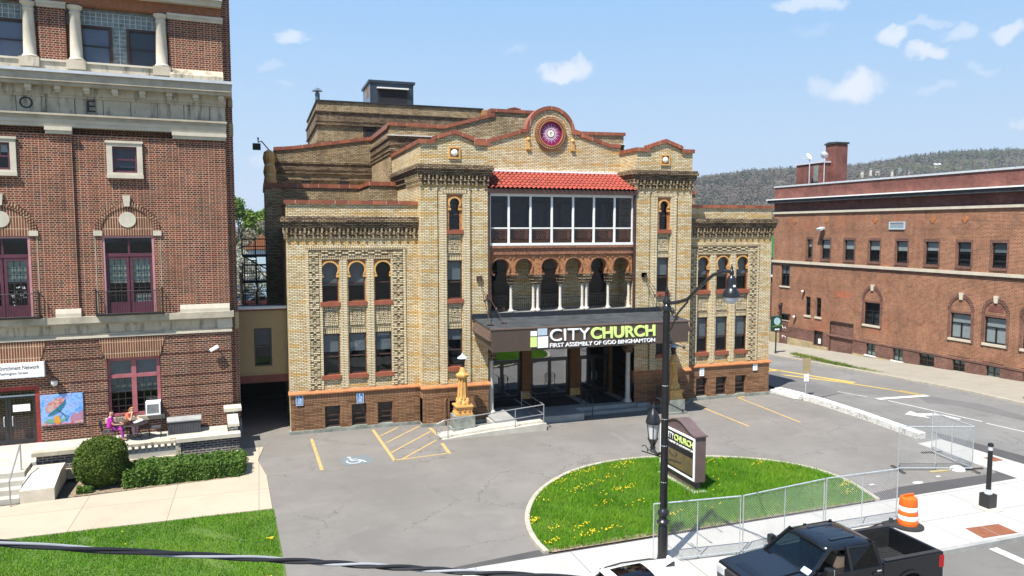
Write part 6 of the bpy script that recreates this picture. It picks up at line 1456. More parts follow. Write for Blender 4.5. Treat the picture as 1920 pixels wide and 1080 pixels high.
# monument sign on the island
def monument():
    t = thing('monument_sign', 'brown church sign with curved top, black name board and message panel on the grass island', 'sign', (15.5, 24.8, .05), world=True)
    y0, y1 = 23.56, 26.12; X0, X1 = 15.3, 15.74
    prof = [(y0, .46), (y0, 2.2)] + [(y0+(y1-y0)*k/24, 2.2+.36*.5*(1-math.cos(2*math.pi*k/24))) for k in range(1, 24)] + [(y1, 2.2), (y1, .46)]
    MB().plate(prof, X0, X1, 'yz').build('cabinet', 'sign_brown', t)
    c = MB(); pr = [(p[0], p[1]) for p in prof[1:-1]]
    for (a, b), (e, f) in zip(pr, pr[1:]): c.plate([(a-.001, b+.004), (e+.001, f+.004), (e+.001, f+.05), (a-.001, b+.05)], X0-.05, X1+.05, 'yz')
    c.box(X0-.05, y0-.06, 2.2, X1+.05, y0+.01, 2.245); c.box(X0-.05, y1-.01, 2.2, X1+.05, y1+.06, 2.245); c.build('cap_trim', 'sign_brown', t)
    MB().box(X0+.08, y0+.2, .05, X1-.08, y1-.2, .46).build('pedestal', 'sign_brown', t); MB().box(X0-.08, y0-.05, -.05, X1+.05, y1+.05, .1).build('base_slab', 'concrete', t)
    f = MB(); f.plate([(y0+.03, .5), (y1-.03, .5), (y1-.03, 2.13), (y0+.03, 2.13)], X0-.045, X0-.001, 'yz', holes=[[(y0+.1, .57), (y1-.1, .57), (y1-.1, 2.06), (y0+.1, 2.06)]]); f.build('white_border', 'sign_white', t)
    MB().box(X0-.02, y0+.09, .56, X0+.01, y1-.09, 2.07).build('name_board', 'sign_black', t); MB().box(X0-.03, y0+.12, .66, X0-.021, y1-.12, 1.32).build('message_panel', 'led_panel', t)
    rot = lambda a, d, b: Vector((X0-.021+d, y1-a, b))
    text('lettering', 'CITY', 'sign_white', t, .42, 1.05, 1.72, 1.97, 0, .012, .0, rot=rot); text('lettering', 'CHURCH', 'sign_lime', t, 1.07, 2.42, 1.72, 1.97, 0, .012, .03, rot=rot); text('lettering', 'FIRST ASSEMBLY OF GOD BINGHAMTON', 'sign_white', t, .42, 2.42, 1.57, 1.65, 0, .01, rot=rot)
    b = MB()
    for a, c_, m in ((.12, .25, 1.85), (.27, .39, 1.85)): b.box(X0-.03, y1-c_, 1.86, X0-.022, y1-a, 1.98); b.box(X0-.03, y1-c_, 1.68, X0-.022, y1-a, 1.84)
    b.build('logo_square', 'sign_white', t)
monument()

# temporary chain-link panels
def fence_panel(label, a, b, h=1.83, group='temporary chain-link fence panels', fl=.12):
    a, b = Vector((*a, .02)), Vector((*b, .02)); d = b-a; w = d.length
    t = thing('fence_panel', label, 'fence panel', a, math.atan2(d.y, d.x), group)
    f = MB(); f.tube([(0, 0, .08), (0, 0, h), (w, 0, h), (w, 0, .08)], .027, 6, closed=True); f.build('frame', 'galvanised', t)
    MB().tube([(w/2, 0, .08), (w/2, 0, h)], .017, 6).build('mid_post', 'galvanised', t)
    m = MB(); s = .085; r = .0042; k = -h
    def wire(x0, z0, x1, z1): m.bar((x0, 0, z0), (x1, 0, z1), r)
    while k < w:
        for sg in (1, -1):
            xa, za, xb, zb = (k, .08, k+h-.08, h) if sg > 0 else (k, h, k+h-.08, .08)
            if xa < 0: za += -xa*sg; xa = 0
            if xb > w: zb -= (xb-w)*sg; xb = w
            if xb-xa > .02: m.bar((xa, .004*sg, za), (xb, .004*sg, zb), r)
        k += s
    m.build('chain_link_mesh', 'fence_wire', t)
    for x in (.02, w-.02): MB().tube([(x-.05, -fl, .03), (x-.05, fl, .03), (x+.05, fl, .03), (x+.05, -fl, .03)], .016, 5, closed=True).build('foot', 'black_metal' if fl > .3 else 'galvanised', t)
    return t
fence_panel('chain-link panel nearest the street lamp, shadow of the lamp behind it', (10.9, 18.94), (13.75, 18.66))
fence_panel('chain-link panel beside the pickup truck, between the other two', (13.85, 18.66), (17.3, 19.1)); fence_panel('chain-link panel ending at the orange traffic drum', (17.4, 19.12), (20.4, 19.12))
fence_panel('chain-link panel standing across the lot corner on long black feet', (24.85, 23.32), (27.78, 22.32), fl=.5); fence_panel('chain-link panel meeting another at an angle by the white kerb wall', (27.82, 22.35), (28.23, 24.7), fl=.5)
# traffic drum
t = thing('traffic_drum', 'orange and white striped traffic drum with a black rubber base', 'traffic drum', (20.42, 18.66, .014))
MB().lathe([(.5, 0), (.5, .05), (.4, .07), (.3, .1)], 0, 0, 22, 0).build('rubber_base', 'rubber', t); 
for z0, z1, r0, r1, m in ((.08, .27, .315, .31, 'drum_orange'), (.27, .42, .305, .298, 'drum_white'), (.42, .57, .298, .29, 'drum_orange'), (.57, .72, .285, .28, 'drum_white'), (.72, 1.0, .278, .262, 'drum_orange')):
    b = MB(); b.lathe([(r0, z0), (r0+.008, z0+.02), (r1+.006, z1-.02), (r1, z1)], 0, 0, 24, 0); b.build('band', m, t, smooth=True)
b = MB(); b.lathe([(.26, 1.0), (.2, 1.03), (.05, 1.04)], 0, 0, 20, 0); b.box(-.2, -.03, 1.0, .2, .03, 1.12); b.build('handle_top', 'drum_orange', t)
t = thing('weight_bag', 'black rubber fence foot lying beside the traffic drum', 'fence foot', (20.0, 18.95, .014)); MB().lathe([(.28, 0), (.28, .06), (.2, .09), (.08, .1), (.06, .22)], 0, 0, 14, 0).build('foot_disc', 'rubber', t); MB().tube([(-.9, .0, .03), (-.4, .12, .03), (-.2, .1, .03)], .02, 5).build('bar', 'black_metal', t)
# capped post on a box base
t = thing('signal_post', 'tall black round post on a square box base in a concrete ring on the pavement', 'post', (24.55, 19.05, .012))
MB().box(-.2, -.2, .02, .2, .2, .52).build('base_box', 'black_metal', t, bevel=.02); MB().lathe([(.14, .5), (.13, .56), (.085, .6), (.08, .7)], 0, 0, 16, 0).build('collar', 'grey_gutter', t); MB().lathe([(.085, .68), (.078, 2.1)], 0, 0, 16, 0).build('shaft', 'black_metal', t, smooth=True); MB().lathe([(.08, 2.1), (.08, 2.24)], 0, 0, 16, 0).build('bare_band', 'grey_gutter', t); MB().lathe([(.09, 2.24), (.1, 2.27), (.09, 2.34), (.03, 2.37)], 0, 0, 16, 0).build('cap', 'black_metal', t); MB().lathe([(.48, .0), (.48, .03), (.44, .035)], 0, 0, 24, 0).build('footing_ring', 'concrete', t)
# street signs
t = thing('street_sign', 'grey backed road sign on a thin post behind the white kerb wall', 'sign', (30.95, 36.0, -.1)); MB().tube([(0, 0, 0), (0, 0, 2.35)], .035, 6).build('post', 'galvanised', t); MB().box(-.3, -.05, 1.45, .3, -.03, 2.35).build('plate', 'foundation_tan', t); MB().box(-.17, -.052, .95, .17, -.032, 1.4).build('lower_plate', 'sign_white', t)
t = thing('garage_sign', 'dark green sign with pale round emblem on a black pole at the side street', 'sign', (41.6, 52.2, -.75)); MB().tube([(0, 0, 0), (0, 0, 2.1)], .06, 8).build('pole', 'black_metal', t); MB().box(-.5, -.12, 2.05, .5, .12, 3.35).build('sign_box', 'sign_green_dark', t, bevel=.05); MB().plate(arc(-.02, 2.9, .32, 0, 340, 18), -.15, -.12).build('emblem', 'cyan_light', t); b = MB(); b.box(-.22, -.14, 2.15, -.03, -.121, 2.27); b.box(.03, -.14, 2.15, .22, -.121, 2.27); b.build('lower_panel', 'sign_white', t); MB().plate([(-.5, 2.42), (.5, 2.5), (.5, 2.62), (-.5, 2.5)], -.135, -.121).build('green_stripe', 'cross_green', t)
# litter by the cage
for x, y, r, lb_ in ((27.3, 22.6, .3, 'white plastic sheet lying inside the fenced corner'),): 
    b = MB(); b.lathe([(r, 0), (r*.9, .08), (r*.5, .14), (.02, .16)], x, y, 12, .0); b.build('plastic_sheet', 'white_paint', org=(x, y, 0), label=lb_, cat='litter')
b = MB(); b.box(25.9, 22.55, .0, 26.9, 22.75, .04); b.build('wooden_board', 'foundation_tan', org=(26.4, 22.65, 0), label='tan wooden board lying at the foot of the fence panel', cat='board')

plain('cable_black', (.012, .012, .015), .5, var=.1); plain('cable_bare', (.30, .31, .33), .4, var=.1)
# overhead cable: three twisted strands in front of everything
def cable():
    t = thing('overhead_cable', 'twisted black and aluminium overhead cable sagging across above the left lawn and driveway', 'cable', (0, 4.5, 8), world=True)
    P0 = [Vector(p) for p in ((-3.6, 4.43, 9.05), (-2.4, 4.50, 8.64), (-1.35, 4.51, 8.33), (-.07, 4.59, 8.02), (.7, 4.47, 7.905), (1.45, 4.27, 7.83), (2.6, 4.0, 7.72), (4.5, 3.6, 7.62))]
    n = 420; pts = []
    def cr(p0, p1, p2, p3, u): return .5*((2*p1)+(-p0+p2)*u+(2*p0-5*p1+4*p2-p3)*u*u+(-p0+3*p1-3*p2+p3)*u**3)
    for i in range(n+1):
        s = i/n*(len(P0)-1); k = min(int(s), len(P0)-2); u = s-k
        pts.append(cr(P0[max(0, k-1)], P0[k], P0[k+1], P0[min(len(P0)-1, k+2)], u))
    for j, (mat, r, o) in enumerate((('cable_black', .0105, .0), ('cable_black', .0105, 2.1), ('cable_bare', .0085, 4.2))):
        q = []
        for i, p in enumerate(pts):
            d = (pts[min(i+1, n)]-pts[max(0, i-1)]).normalized(); sd = d.cross(Vector((0, 0, 1))).normalized(); up = sd.cross(d); an = o+i*.125
            q.append(p+(sd*math.cos(an)+up*math.sin(an))*.0105)
        MB().tube(q, r, 8).build('strand', mat, t, smooth=True)
cable()
# ================================================================ VEHICLES
plain('car_black', (.006, .007, .010), .22, var=.05, spec=.5, coat=.35); plain('car_white', (.78, .78, .77), .3, var=.03, coat=.5); plain('car_red', (.22, .015, .015), .3, var=.05, coat=.5); plain('car_silver', (.36, .37, .38), .3, metal=.4, var=.05, coat=.4); plain('car_navy', (.02, .03, .05), .3, var=.05, coat=.5)
plain('tail_red', (.45, .01, .015), .25); plain('head_clear', (.6, .62, .64), .15); plain('tyre', (.018, .018, .018), .9); plain('rim', (.3, .3, .31), .3, metal=.8); plain('bed_liner', (.018, .019, .02), .8, var=.3, scale=8); plain('seat_tan', (.2, .15, .11), .8)
glass('car_glass', tint=(.22, .28, .27), refl=.05)
glass('tint_glass', tint=(.07, .06, .06), refl=.04)
def wheel(par, x, y, z, r, w, side):
    b = MB(); b.lathe([(r*.62, -w/2), (r*.93, -w/2), (r, -w*.3), (r, w*.3), (r*.93, w/2), (r*.62, w/2)], x, y, 24, z, 'y'); o = b.build('wheel', 'tyre', par, smooth=True)
    h = MB(); h.lathe([(r*.64, -w*.3), (r*.64, w*.3)], x, y, 20, z, 'y')
    for k in range(6): a = math.pi*k/3; h.obox((x+r*.33*math.cos(a), y+side*w*.36, z+r*.33*math.sin(a)), (r*.62, .04, r*.16), Matrix.Rotation(-a, 3, 'Y'))
    h.build('rim', 'rim', o)
def truck():
    t = thing('pickup_truck', 'black crew cab pickup truck with an open bed parked along the kerb', 'pickup truck', (11.55, 15.68, -.135))
    H = .975
    def notch(cx, r, z0, n=12): return [(cx+r*math.cos(R(180-180*i/n)), z0+.02+r*math.sin(R(180-180*i/n))) for i in range(n+1)]
    fr = [(.1, .45), (.02, .6), (.0, 1.0), (.08, 1.16), (.35, 1.2), (1.62, 1.3), (3.78, 1.3), (3.78, .48)] + [(1.55, .48)] + notch(1.02, .5, .45)[::-1] + [(.5, .48)]
    MB().plate(fr, -H, H).build('body', 'car_black', t, bevel=.05)
    for s in (-1, 1):
        bd = [(3.80, .5), (3.80, 1.36), (5.86, 1.38), (5.88, .55), (5.3, .5)] + notch(4.72, .5, .45)[::-1] + [(4.2, .5)]
        MB().plate(bd, s*H, s*(H-.14)).build('bed_side', 'car_black', t, bevel=.035)
        fl = MB(); o = notch(4.72, .58, .45, 14); i = notch(4.72, .5, .45, 14)[::-1]; fl.plate(o+i, s*(H-.02), s*(H+.035)); o = notch(1.02, .58, .45, 14); i = notch(1.02, .5, .45, 14)[::-1]; fl.plate(o+i, s*(H-.02), s*(H+.035)); fl.build('wheel_arch_flare', 'car_black', t)
        MB().box(3.9, s*(H-.15), 1.385, 5.8, s*(H-.02), 1.405).build('bed_rail_cap', 'rubber', t)
        b = MB(); b.box(5.72, s*(H-.13), .95, 5.9, s*(H+.006), 1.3); b.build('tail_light', 'tail_red', t, bevel=.02)
        b = MB(); b.box(-.02, s*.6, .86, .2, s*(H+.005), 1.1); b.build('headlight', 'head_clear', t, bevel=.03)
        for x in (1.02, 4.72): wheel(t, x, s*(H-.14), .41, .41, .28, s)
        mr = MB(); mr.box(1.78, s*(H+.04), 1.3, 1.98, s*(H+.24), 1.58); m0 = mr.build('door_mirror', 'black_metal', t, bevel=.05); MB().box(1.98, s*(H+.06), 1.33, 1.985, s*(H+.22), 1.54).build('mirror_glass', 'head_clear', m0); MB().bar((1.86, s*(H-.1), 1.33), (1.88, s*(H+.08), 1.38), .06).build('mirror_arm', 'black_metal', m0)
        dl = MB()
        for x in (1.62, 2.72, 3.72): dl.box(x-.006, s*(H-.002), .55, x+.006, s*(H+.004), 1.3)
        dl.build('door_gap', 'rubber', t)
        for x in (2.52, 3.55): MB().box(x-.12, s*(H-.0), 1.1, x+.1, s*(H+.04), 1.16).build('door_handle', 'black_metal', t, bevel=.012)
    f = MB(); f.box(3.80, -H+.14, .72, 5.8, H-.14, .78)
    for i in range(14): f.box(3.85, -H+.2+.118*i, .78, 5.75, -H+.25+.118*i, .795)
    f.build('bed_floor', 'bed_liner', t); MB().box(3.785, -H+.13, .7, 3.86, H-.13, 1.37).build('bed_front', 'bed_liner', t); MB().box(5.8, -H+.02, .62, 5.89, H-.02, 1.375).build('tailgate', 'car_black', t, bevel=.02)
    for s in (-1, 1): MB().box(3.87, s*(H-.145), .78, 5.8, s*(H-.165), 1.36).build('bed_liner_side', 'bed_liner', t)
    MB().box(5.86, -H+.06, .42, 6.0, H-.06, .62).build('rear_bumper', 'black_metal', t, bevel=.03); MB().box(-.1, -H+.04, .4, .12, H-.04, .68).build('front_bumper', 'black_metal', t, bevel=.04)
    g = MB(); g.box(-.03, -.58, .72, .05, .58, 1.1)
    gr = g.build('grille', 'rubber', t)
    # cab: glasshouse
    lo = [(1.48, -.90), (3.76, -.93), (3.76, .93), (1.48, .90)]; hi = [(2.22, -.74), (3.6, -.78), (3.6, .78), (2.22, .74)]; z0, z1 = 1.28, 1.89
    P = [Vector((a, b, z0)) for a, b in lo]+[Vector((a, b, z1)) for a, b in hi]
    pil = MB()
    for i in range(4): pil.bar(P[i], P[i+4], .075)
    for s in (0, 1):
        a, b = ((0, 1), (3, 2))[s]; m0 = P[a].lerp(P[b], .56); m1 = P[a+4].lerp(P[b+4], .36); pil.bar(m0, m1, .09)
    pil.bar(P[0], P[3], .06); pil.bar(P[1], P[2], .06); pil.build_pieces('cab_pillar', 'car_black', t, .02)
    rf = MB(); n = 8
    for i in range(n+1):
        u = i/n; x = 2.08+1.62*u
        for j in range(9):
            v = j/8*2-1; hw = .79+.03*u-.10*(abs(2*u-1)**4); rf.v.append((x, v*hw*(1 if abs(v) < 1 else 1), 1.85+.12*(1-abs(v)**3)**.7*(1-abs(2*u-1)**3.2*.75)))
    for i in range(n):
        for j in range(8): k = i*9+j; rf.f.append((k, k+1, k+10, k+9))
    ro = rf.build('roof', 'car_black', t, smooth=True); so = ro.modifiers.new('s', 'SOLIDIFY'); so.thickness = .06
    rg = MB()
    for v in (-.42, 0.0, .42): rg.box(2.5, v-.05, 1.955, 3.3, v+.05, 1.972)
    rg.build('roof_rib', 'car_black', ro, bevel=.01)
    def pane(nm, q, mat, k=.03): MB().quad(*q).build(nm, mat, t)
    pane('windscreen', (P[0], P[3], P[7], P[4]), 'car_glass'); pane('rear_window', (P[1], P[2], P[6], P[5]), 'tint_glass')
    for a, b in ((0, 1), (3, 2)):
        m0, m1 = P[a].lerp(P[b], .56), P[a+4].lerp(P[b+4], .36)
        if a: pane('side_window', (P[a], m0, m1, P[a+4]), 'car_glass')
        pane('side_window', (m0, P[b], P[b+4], m1), 'tint_glass')
    st = MB()
    for y in (-.45, .45):
        st = MB(); st.box(2.5, y-.25, 1.1, 2.75, y+.25, 1.62); st.box(2.55, y-.12, 1.62, 2.65, y+.12, 1.78); st.build('seat', 'seat_tan', t); MB().box(3.35, y-.3, 1.1, 3.6, y+.3, 1.6).build('rear_seat', 'seat_tan', t)
    MB().box(1.55, -.85, 1.2, 1.85, .85, 1.34).build('dashboard', 'rubber', t)
    MB().tube([(1.98+.17*math.sin(a)*.4, -.42+.19*math.cos(a), 1.42+.17*math.sin(a)) for a in [2*math.pi*k/16 for k in range(16)]], .018, 5, closed=True).build('steering_wheel', 'rubber', t)
    for s in (-1, 1): MB().box(1.7, s*(H-.0), .62, 3.7, s*(H+.02), .70).build('side_moulding', 'black_metal', t); MB().box(3.58, s*(H+.0), 1.17, 3.72, s*(H+.008), 1.2).build('badge', 'grey_gutter', t)
    MB().box(5.89, -.28, .86, 5.9, .28, 1.02).build('number_plate', 'sign_white', t)
    s_ = MB(); a, b = P[0].lerp(P[3], .12), P[4].lerp(P[7], .12); c = a.lerp(b, .12)+Vector((-.015, 0, .012)); s_.obox(c, (.16, .3, .004), Matrix.Rotation(math.atan2(-(z1-z0), .8), 3, 'Y')); s_.build('window_sticker', 'pale_letter', t)
    MB().bar((1.52, -.7, 1.315), (1.58, .1, 1.33), .02).build('wiper', 'rubber', t); MB().bar((1.52, .05, 1.315), (1.58, .8, 1.33), .02).build('wiper', 'rubber', t)
    h = MB(); h.box(.4, -.62, 1.19, 1.55, .62, 1.215)
    b = MB(); b.plate([(.3, 1.2), (1.55, 1.302), (1.55, 1.33), (.5, 1.245)], -.55, .55); b.build('hood_bulge', 'car_black', t, bevel=.02)
    b = MB(); b.obox((4.1, .1, .84), (.3, .2, .08), Matrix.Rotation(.6, 3, 'Z')); b.obox((4.25, -.02, .82), (.18, .22, .06), Matrix.Rotation(1.2, 3, 'Z')); b.build('rag', 'limestone_pale', None).matrix_world = Matrix.Translation((11.55, 15.68, -.135))
    tag(bpy.data.objects['rag'], 'crumpled pale rag lying in the truck bed behind the cab', 'rag')
truck()
def suv():
    t = thing('white_car', 'white car with a black glass roof panel parked in front of the street lamp', 'car', (6.0, 15.5, -.135)); H = .9; t.scale = (1, 1, 1.08)
    def notch(cx, r, z0, n=10): return [(cx+r*math.cos(R(180*i/n)), z0+r*math.sin(R(180*i/n))) for i in range(n+1)]
    MB().plate([(.05, .4), (.0, .75), (.25, .92), (1.25, 1.05), (4.3, 1.08), (4.5, .95), (4.5, .4)]+notch(3.6, .42, .38)+notch(.9, .42, .38), -H, H).build('body', 'car_white', t, bevel=.06)
    lo = [(1.1, -.82), (4.35, -.82), (4.35, .82), (1.1, .82)]; hi = [(1.9, -.62), (3.7, -.6), (3.7, .6), (1.9, .62)]; z0, z1 = 1.05, 1.62
    P = [Vector((a, b, z0)) for a, b in lo]+[Vector((a, b, z1)) for a, b in hi]; pl = MB()
    for i in range(4): pl.bar(P[i], P[i+4], .09)
    pl.build_pieces('pillar', 'car_white', t, .01)
    for nm, q in (('windscreen', (0, 3, 7, 4)), ('rear_window', (1, 2, 6, 5)), ('side_window', (0, 1, 5, 4)), ('side_window', (3, 2, 6, 7))): MB().quad(*[P[i] for i in q]).build(nm, 'tint_glass', t)
    rf = MB(); n = 10
    for i in range(n+1):
        u = i/n; x = 1.72+2.2*u
        for j in range(11):
            v = j/10*2-1; rf.v.append((x, v*(.66-.05*abs(2*u-1)**3), 1.6+.11*(1-abs(v)**2.5)*(1-abs(2*u-1)**2.5*.8)-.06*max(0, u-.75)*4*.4))
    for i in range(n):
        for j in range(10): k = i*11+j; rf.f.append((k, k+1, k+12, k+11))
    r = rf.build('roof', 'car_white', t, smooth=True)
    b = MB(); 
    for i in range(9):
        x = 1.95+.105*i
        for j in range(7): v = (j/6*2-1); u = (x-1.72)/2.2; b.v.append((x, v*.42, 1.612+.11*(1-abs(v*.66)**2.5)*(1-abs(2*u-1)**2.5*.8)-.06*max(0, u-.75)*1.6))
    for i in range(8):
        for j in range(6): k = i*7+j; b.f.append((k, k+1, k+8, k+7))
    b.build('glass_roof', 'tint_glass', r); b = MB(); b.v = []
    MB().plate([(3.25, 1.69), (3.52, 1.70), (3.52, 1.79)], -.025, .025).build('antenna_fin', 'black_metal', r)
    for s in (-1, 1): b = MB(); b.tube([(1.75, s*.6, 1.6), (2.4, s*.66, 1.64), (3.2, s*.65, 1.63), (3.85, s*.6, 1.5)], .02, 5); b.build('roof_seam', 'rubber', t)
    for s in (-1, 1):
        for x in (.9, 3.6): wheel(t, x, s*(H-.1), .34, .34, .22, s)
        MB().box(4.42, s*.55, .8, 4.52, s*.88, .98).build('tail_light', 'tail_red', t)
suv()
def small_car(loc, rz, mat, label, group='cars in the car park behind the church'):
    t = thing('parked_car', label, 'car', loc, rz, group)
    MB().plate([(-2.1, .3), (-2.15, .7), (-1.9, .85), (-.9, .95), (1.5, .95), (2.1, .85), (2.15, .35)], -.85, .85).build('body', mat, t, bevel=.06)
    lo = [(-.95, -.78), (1.6, -.78), (1.6, .78), (-.95, .78)]; hi = [(-.35, -.6), (1.0, -.6), (1.0, .6), (-.35, .6)]
    P = [Vector((a, b, .94)) for a, b in lo]+[Vector((a, b, 1.4)) for a, b in hi]
    MB().add(P, [(0, 1, 5, 4), (1, 2, 6, 5), (2, 3, 7, 6), (3, 0, 4, 7)]).build('window', 'tint_glass', t); MB().add([p+Vector((0, 0, .01)) for p in P[4:]]+[p+Vector((0, 0, .06)) for p in P[4:]], [(4, 5, 6, 7), (0, 1, 5, 4), (1, 2, 6, 5), (2, 3, 7, 6), (3, 0, 4, 7)]).build('roof', mat, t)
    for s in (-1, 1):
        for x in (-1.35, 1.35): MB().lathe([(.2, -.1), (.32, -.1), (.32, .1), (.2, .1)], x, s*.78, 14, .32, 'y').build('wheel', 'tyre', t)
small_car((-2.6, 118, 0), R(20), 'car_navy', 'dark parked car at the far left of the rear car park'); small_car((-2.4, 104, 0), R(60), 'car_navy', 'dark parked car just above the link building roof')
small_car((-.5, 100, 0), R(10), 'car_red', 'dark red parked car behind the fire escape'); small_car((-.9, 106, 0), R(5), 'car_silver', 'silver parked car behind the red one'); small_car((-.3, 112, 0), R(-20), 'car_navy', 'dark parked car with its side behind the fire escape stair'); small_car((.7, 122, 0), R(70), 'car_silver', 'silver parked car beside the dark church wall in the gap')

# ================================================================ TERRACE FURNITURE, PEOPLE
plain('skin', (.58, .33, .24), .55, var=.08); plain('magenta_cloth', (.62, .03, .42), .8, var=.2, scale=9); plain('coral_cloth', (.85, .16, .08), .8, var=.2, scale=9); plain('pink_trousers', (.62, .38, .44), .8, var=.15, scale=9); plain('violet_trousers', (.42, .05, .33), .8, var=.2, scale=9); plain('hair_brown', (.05, .025, .015), .6, var=.3, scale=20); plain('hair_blond', (.42, .24, .09), .6, var=.3, scale=20); plain('resin_grey', (.06, .062, .07), .6, var=.15); plain('shoe_dark', (.03, .03, .035), .6); plain('paper', (.75, .75, .72), .7)
def skin_mesh(name, pts, edges, rad, mat, par, sub=2, root=0):
    me = bpy.data.meshes.new(name); me.from_pydata(pts, edges, []); o = bpy.data.objects.new(name, me); COL.objects.link(o)
    sm = o.modifiers.new('skin', 'SKIN'); sm.use_smooth_shade = True
    sv_ = me.skin_vertices[0].data if me.skin_vertices else None
    if sv_ is None:
        bm = bmesh.new(); bm.from_mesh(me); bm.verts.layers.skin.verify(); bm.to_mesh(me); bm.free(); sv_ = me.skin_vertices[0].data
    for i, r in enumerate(rad): sv_[i].radius = (r, r) if not isinstance(r, tuple) else r; sv_[i].use_root = i == root
    ss = o.modifiers.new('sub', 'SUBSURF'); ss.levels = sub; ss.render_levels = sub
    dg = bpy.context.evaluated_depsgraph_get(); m2 = bpy.data.meshes.new_from_object(o.evaluated_get(dg)); o.modifiers.clear(); o.data = m2; bpy.data.meshes.remove(me)
    m2.materials.clear(); m2.materials.append(M[mat]); m2.name = name
    for p in m2.polygons: p.use_smooth = True
    if par: o.parent = par
    return o
def person(label, loc, rz, J, top, legs, hair, hairlen, sleeve=.55):
    """J: joints in the person's frame (x forward, y left, z up from the floor)"""
    t = thing('person', label, 'person', loc, rz); V = {k: Vector(v) for k, v in J.items()}
    pts, ed, rad, ix = [], [], [], {}
    def add(n, p, r, frm=None):
        pts.append(tuple(p)); rad.append(r); ix[n] = len(pts)-1
        if frm is not None: ed.append((ix[frm], ix[n]))
    add('pelvis', V['pelvis'], (.15, .12)); add('waist', V['pelvis'].lerp(V['chest'], .45), (.13, .1), 'pelvis'); add('chest', V['chest'], (.15, .105), 'waist'); add('collar', V['chest'].lerp(V['neck'], .7), (.1, .075), 'chest'); add('neck', V['neck'], .05, 'collar')
    up = (V['head']-V['neck']).normalized(); add('jaw', V['head']-up*.05, (.065, .07), 'neck'); add('head', V['head']+up*.03, (.078, .09), 'jaw'); add('crown', V['head']+up*.1, (.06, .07), 'head')
    for s in 'lr':
        add('sh'+s, V['sh'+s], .055, 'collar'); add('el'+s, V['el'+s], .042, 'sh'+s); add('wr'+s, V['wr'+s], .028, 'el'+s); d = (V['wr'+s]-V['el'+s]).normalized(); add('palm'+s, V['wr'+s]+d*.055, (.036, .02), 'wr'+s)
        sd = d.cross(Vector((0, 0, 1))); sd = sd.normalized() if sd.length > .1 else Vector((0, 1, 0)); dn = Vector((0, 0, -1))
        for k, l in enumerate((.07, .082, .076, .06)):
            b = V['wr'+s]+d*.085+sd*(k-1.5)*.019; add('f%d%s' % (k, s), b, .0095, 'palm'+s); add('g%d%s' % (k, s), b+d*l*.5+dn*.008, .009, 'f%d%s' % (k, s)); add('h%d%s' % (k, s), b+d*l*.85+dn*.03, .0075, 'g%d%s' % (k, s))
        b = V['wr'+s]+d*.03+sd*(-.035); add('t%s' % s, b, .011, 'palm'+s); add('u%s' % s, b+d*.045-sd*.02+dn*.01, .009, 't%s' % s)
        add('hip'+s, V['pelvis'].lerp(V['kn'+s], .15)+Vector((0, .02 if s == 'l' else -.02, 0)), .085, 'pelvis'); add('kn'+s, V['kn'+s], .06, 'hip'+s); add('an'+s, V['an'+s], .04, 'kn'+s); add('toe'+s, V['an'+s]+Vector((.15, 0, -.045)), (.04, .028), 'an'+s)
    skin_mesh('body', pts, ed, rad, 'skin', t)
    # clothing over the body
    p2, e2, r2 = [V['pelvis'], V['pelvis'].lerp(V['chest'], .45), V['chest'], V['chest'].lerp(V['neck'], .75)], [(0, 1), (1, 2), (2, 3)], [(.165, .135), (.15, .12), (.17, .125), (.1, .085)]
    for s in 'lr': n = len(p2); p2 += [V['sh'+s], V['sh'+s].lerp(V['el'+s], sleeve), ]; e2 += [(3, n), (n, n+1)]; r2 += [.075, .066]
    skin_mesh('shirt', [tuple(p) for p in p2], e2, r2, top, t)
    p3, e3, r3 = [V['pelvis']+Vector((0, 0, -.02))], [], [(.16, .13)]
    for s in 'lr': n = len(p3); p3 += [V['pelvis'].lerp(V['kn'+s], .2), V['kn'+s], V['an'+s]+Vector((0, 0, .04))]; e3 += [(0, n), (n, n+1), (n+1, n+2)]; r3 += [.1, .078, .062]
    skin_mesh('trousers', [tuple(p) for p in p3], e3, r3, legs, t)
    for s in 'lr': a = V['an'+s]; skin_mesh('shoe', [tuple(a+Vector((-.04, 0, -.03))), tuple(a+Vector((.06, 0, -.045))), tuple(a+Vector((.17, 0, -.055)))], [(0, 1), (1, 2)], [(.045, .04), (.045, .035), (.038, .025)], 'shoe_dark', t, 1)
    f = V['face'].normalized(); h = V['head']; side = up.cross(f).normalized()
    hp = [h+up*.06+f*.03, h+up*.12-f*.02, h+up*.03-f*.075, h-up*.06-f*.085, h-up*hairlen-f*.08]
    hr = [(.085, .075), (.075, .06), (.088, .075), (.075, .06), (.045, .035)]
    skin_mesh('hair', [tuple(p) for p in hp], [(0, 1), (1, 2), (2, 3), (3, 4)], hr, hair, t)
    e = MB()
    for s in (-1, 1): e.lathe([(.001, -.008), (.011, 0), (.001, .008)], *(tuple((h+f*.083+side*s*.032+up*.005)[:2])), 6, (h+f*.083+side*s*.032+up*.005).z)
    e.build('eyes', 'shoe_dark', t); nse = MB(); c = h+f*.09-up*.025; nse.lathe([(.004, .03), (.013, -.005), (.008, -.014)], c.x, c.y, 6, c.z); nse.build('nose', 'skin', t)
    mo = MB(); c = h+f*.083-up*.06; mo.obox(c, (.012, .045, .01), Matrix.Rotation(math.atan2(f.y, f.x), 3, 'Z')); mo.build('mouth', 'coral_cloth', t)
    return t
TZ = .8
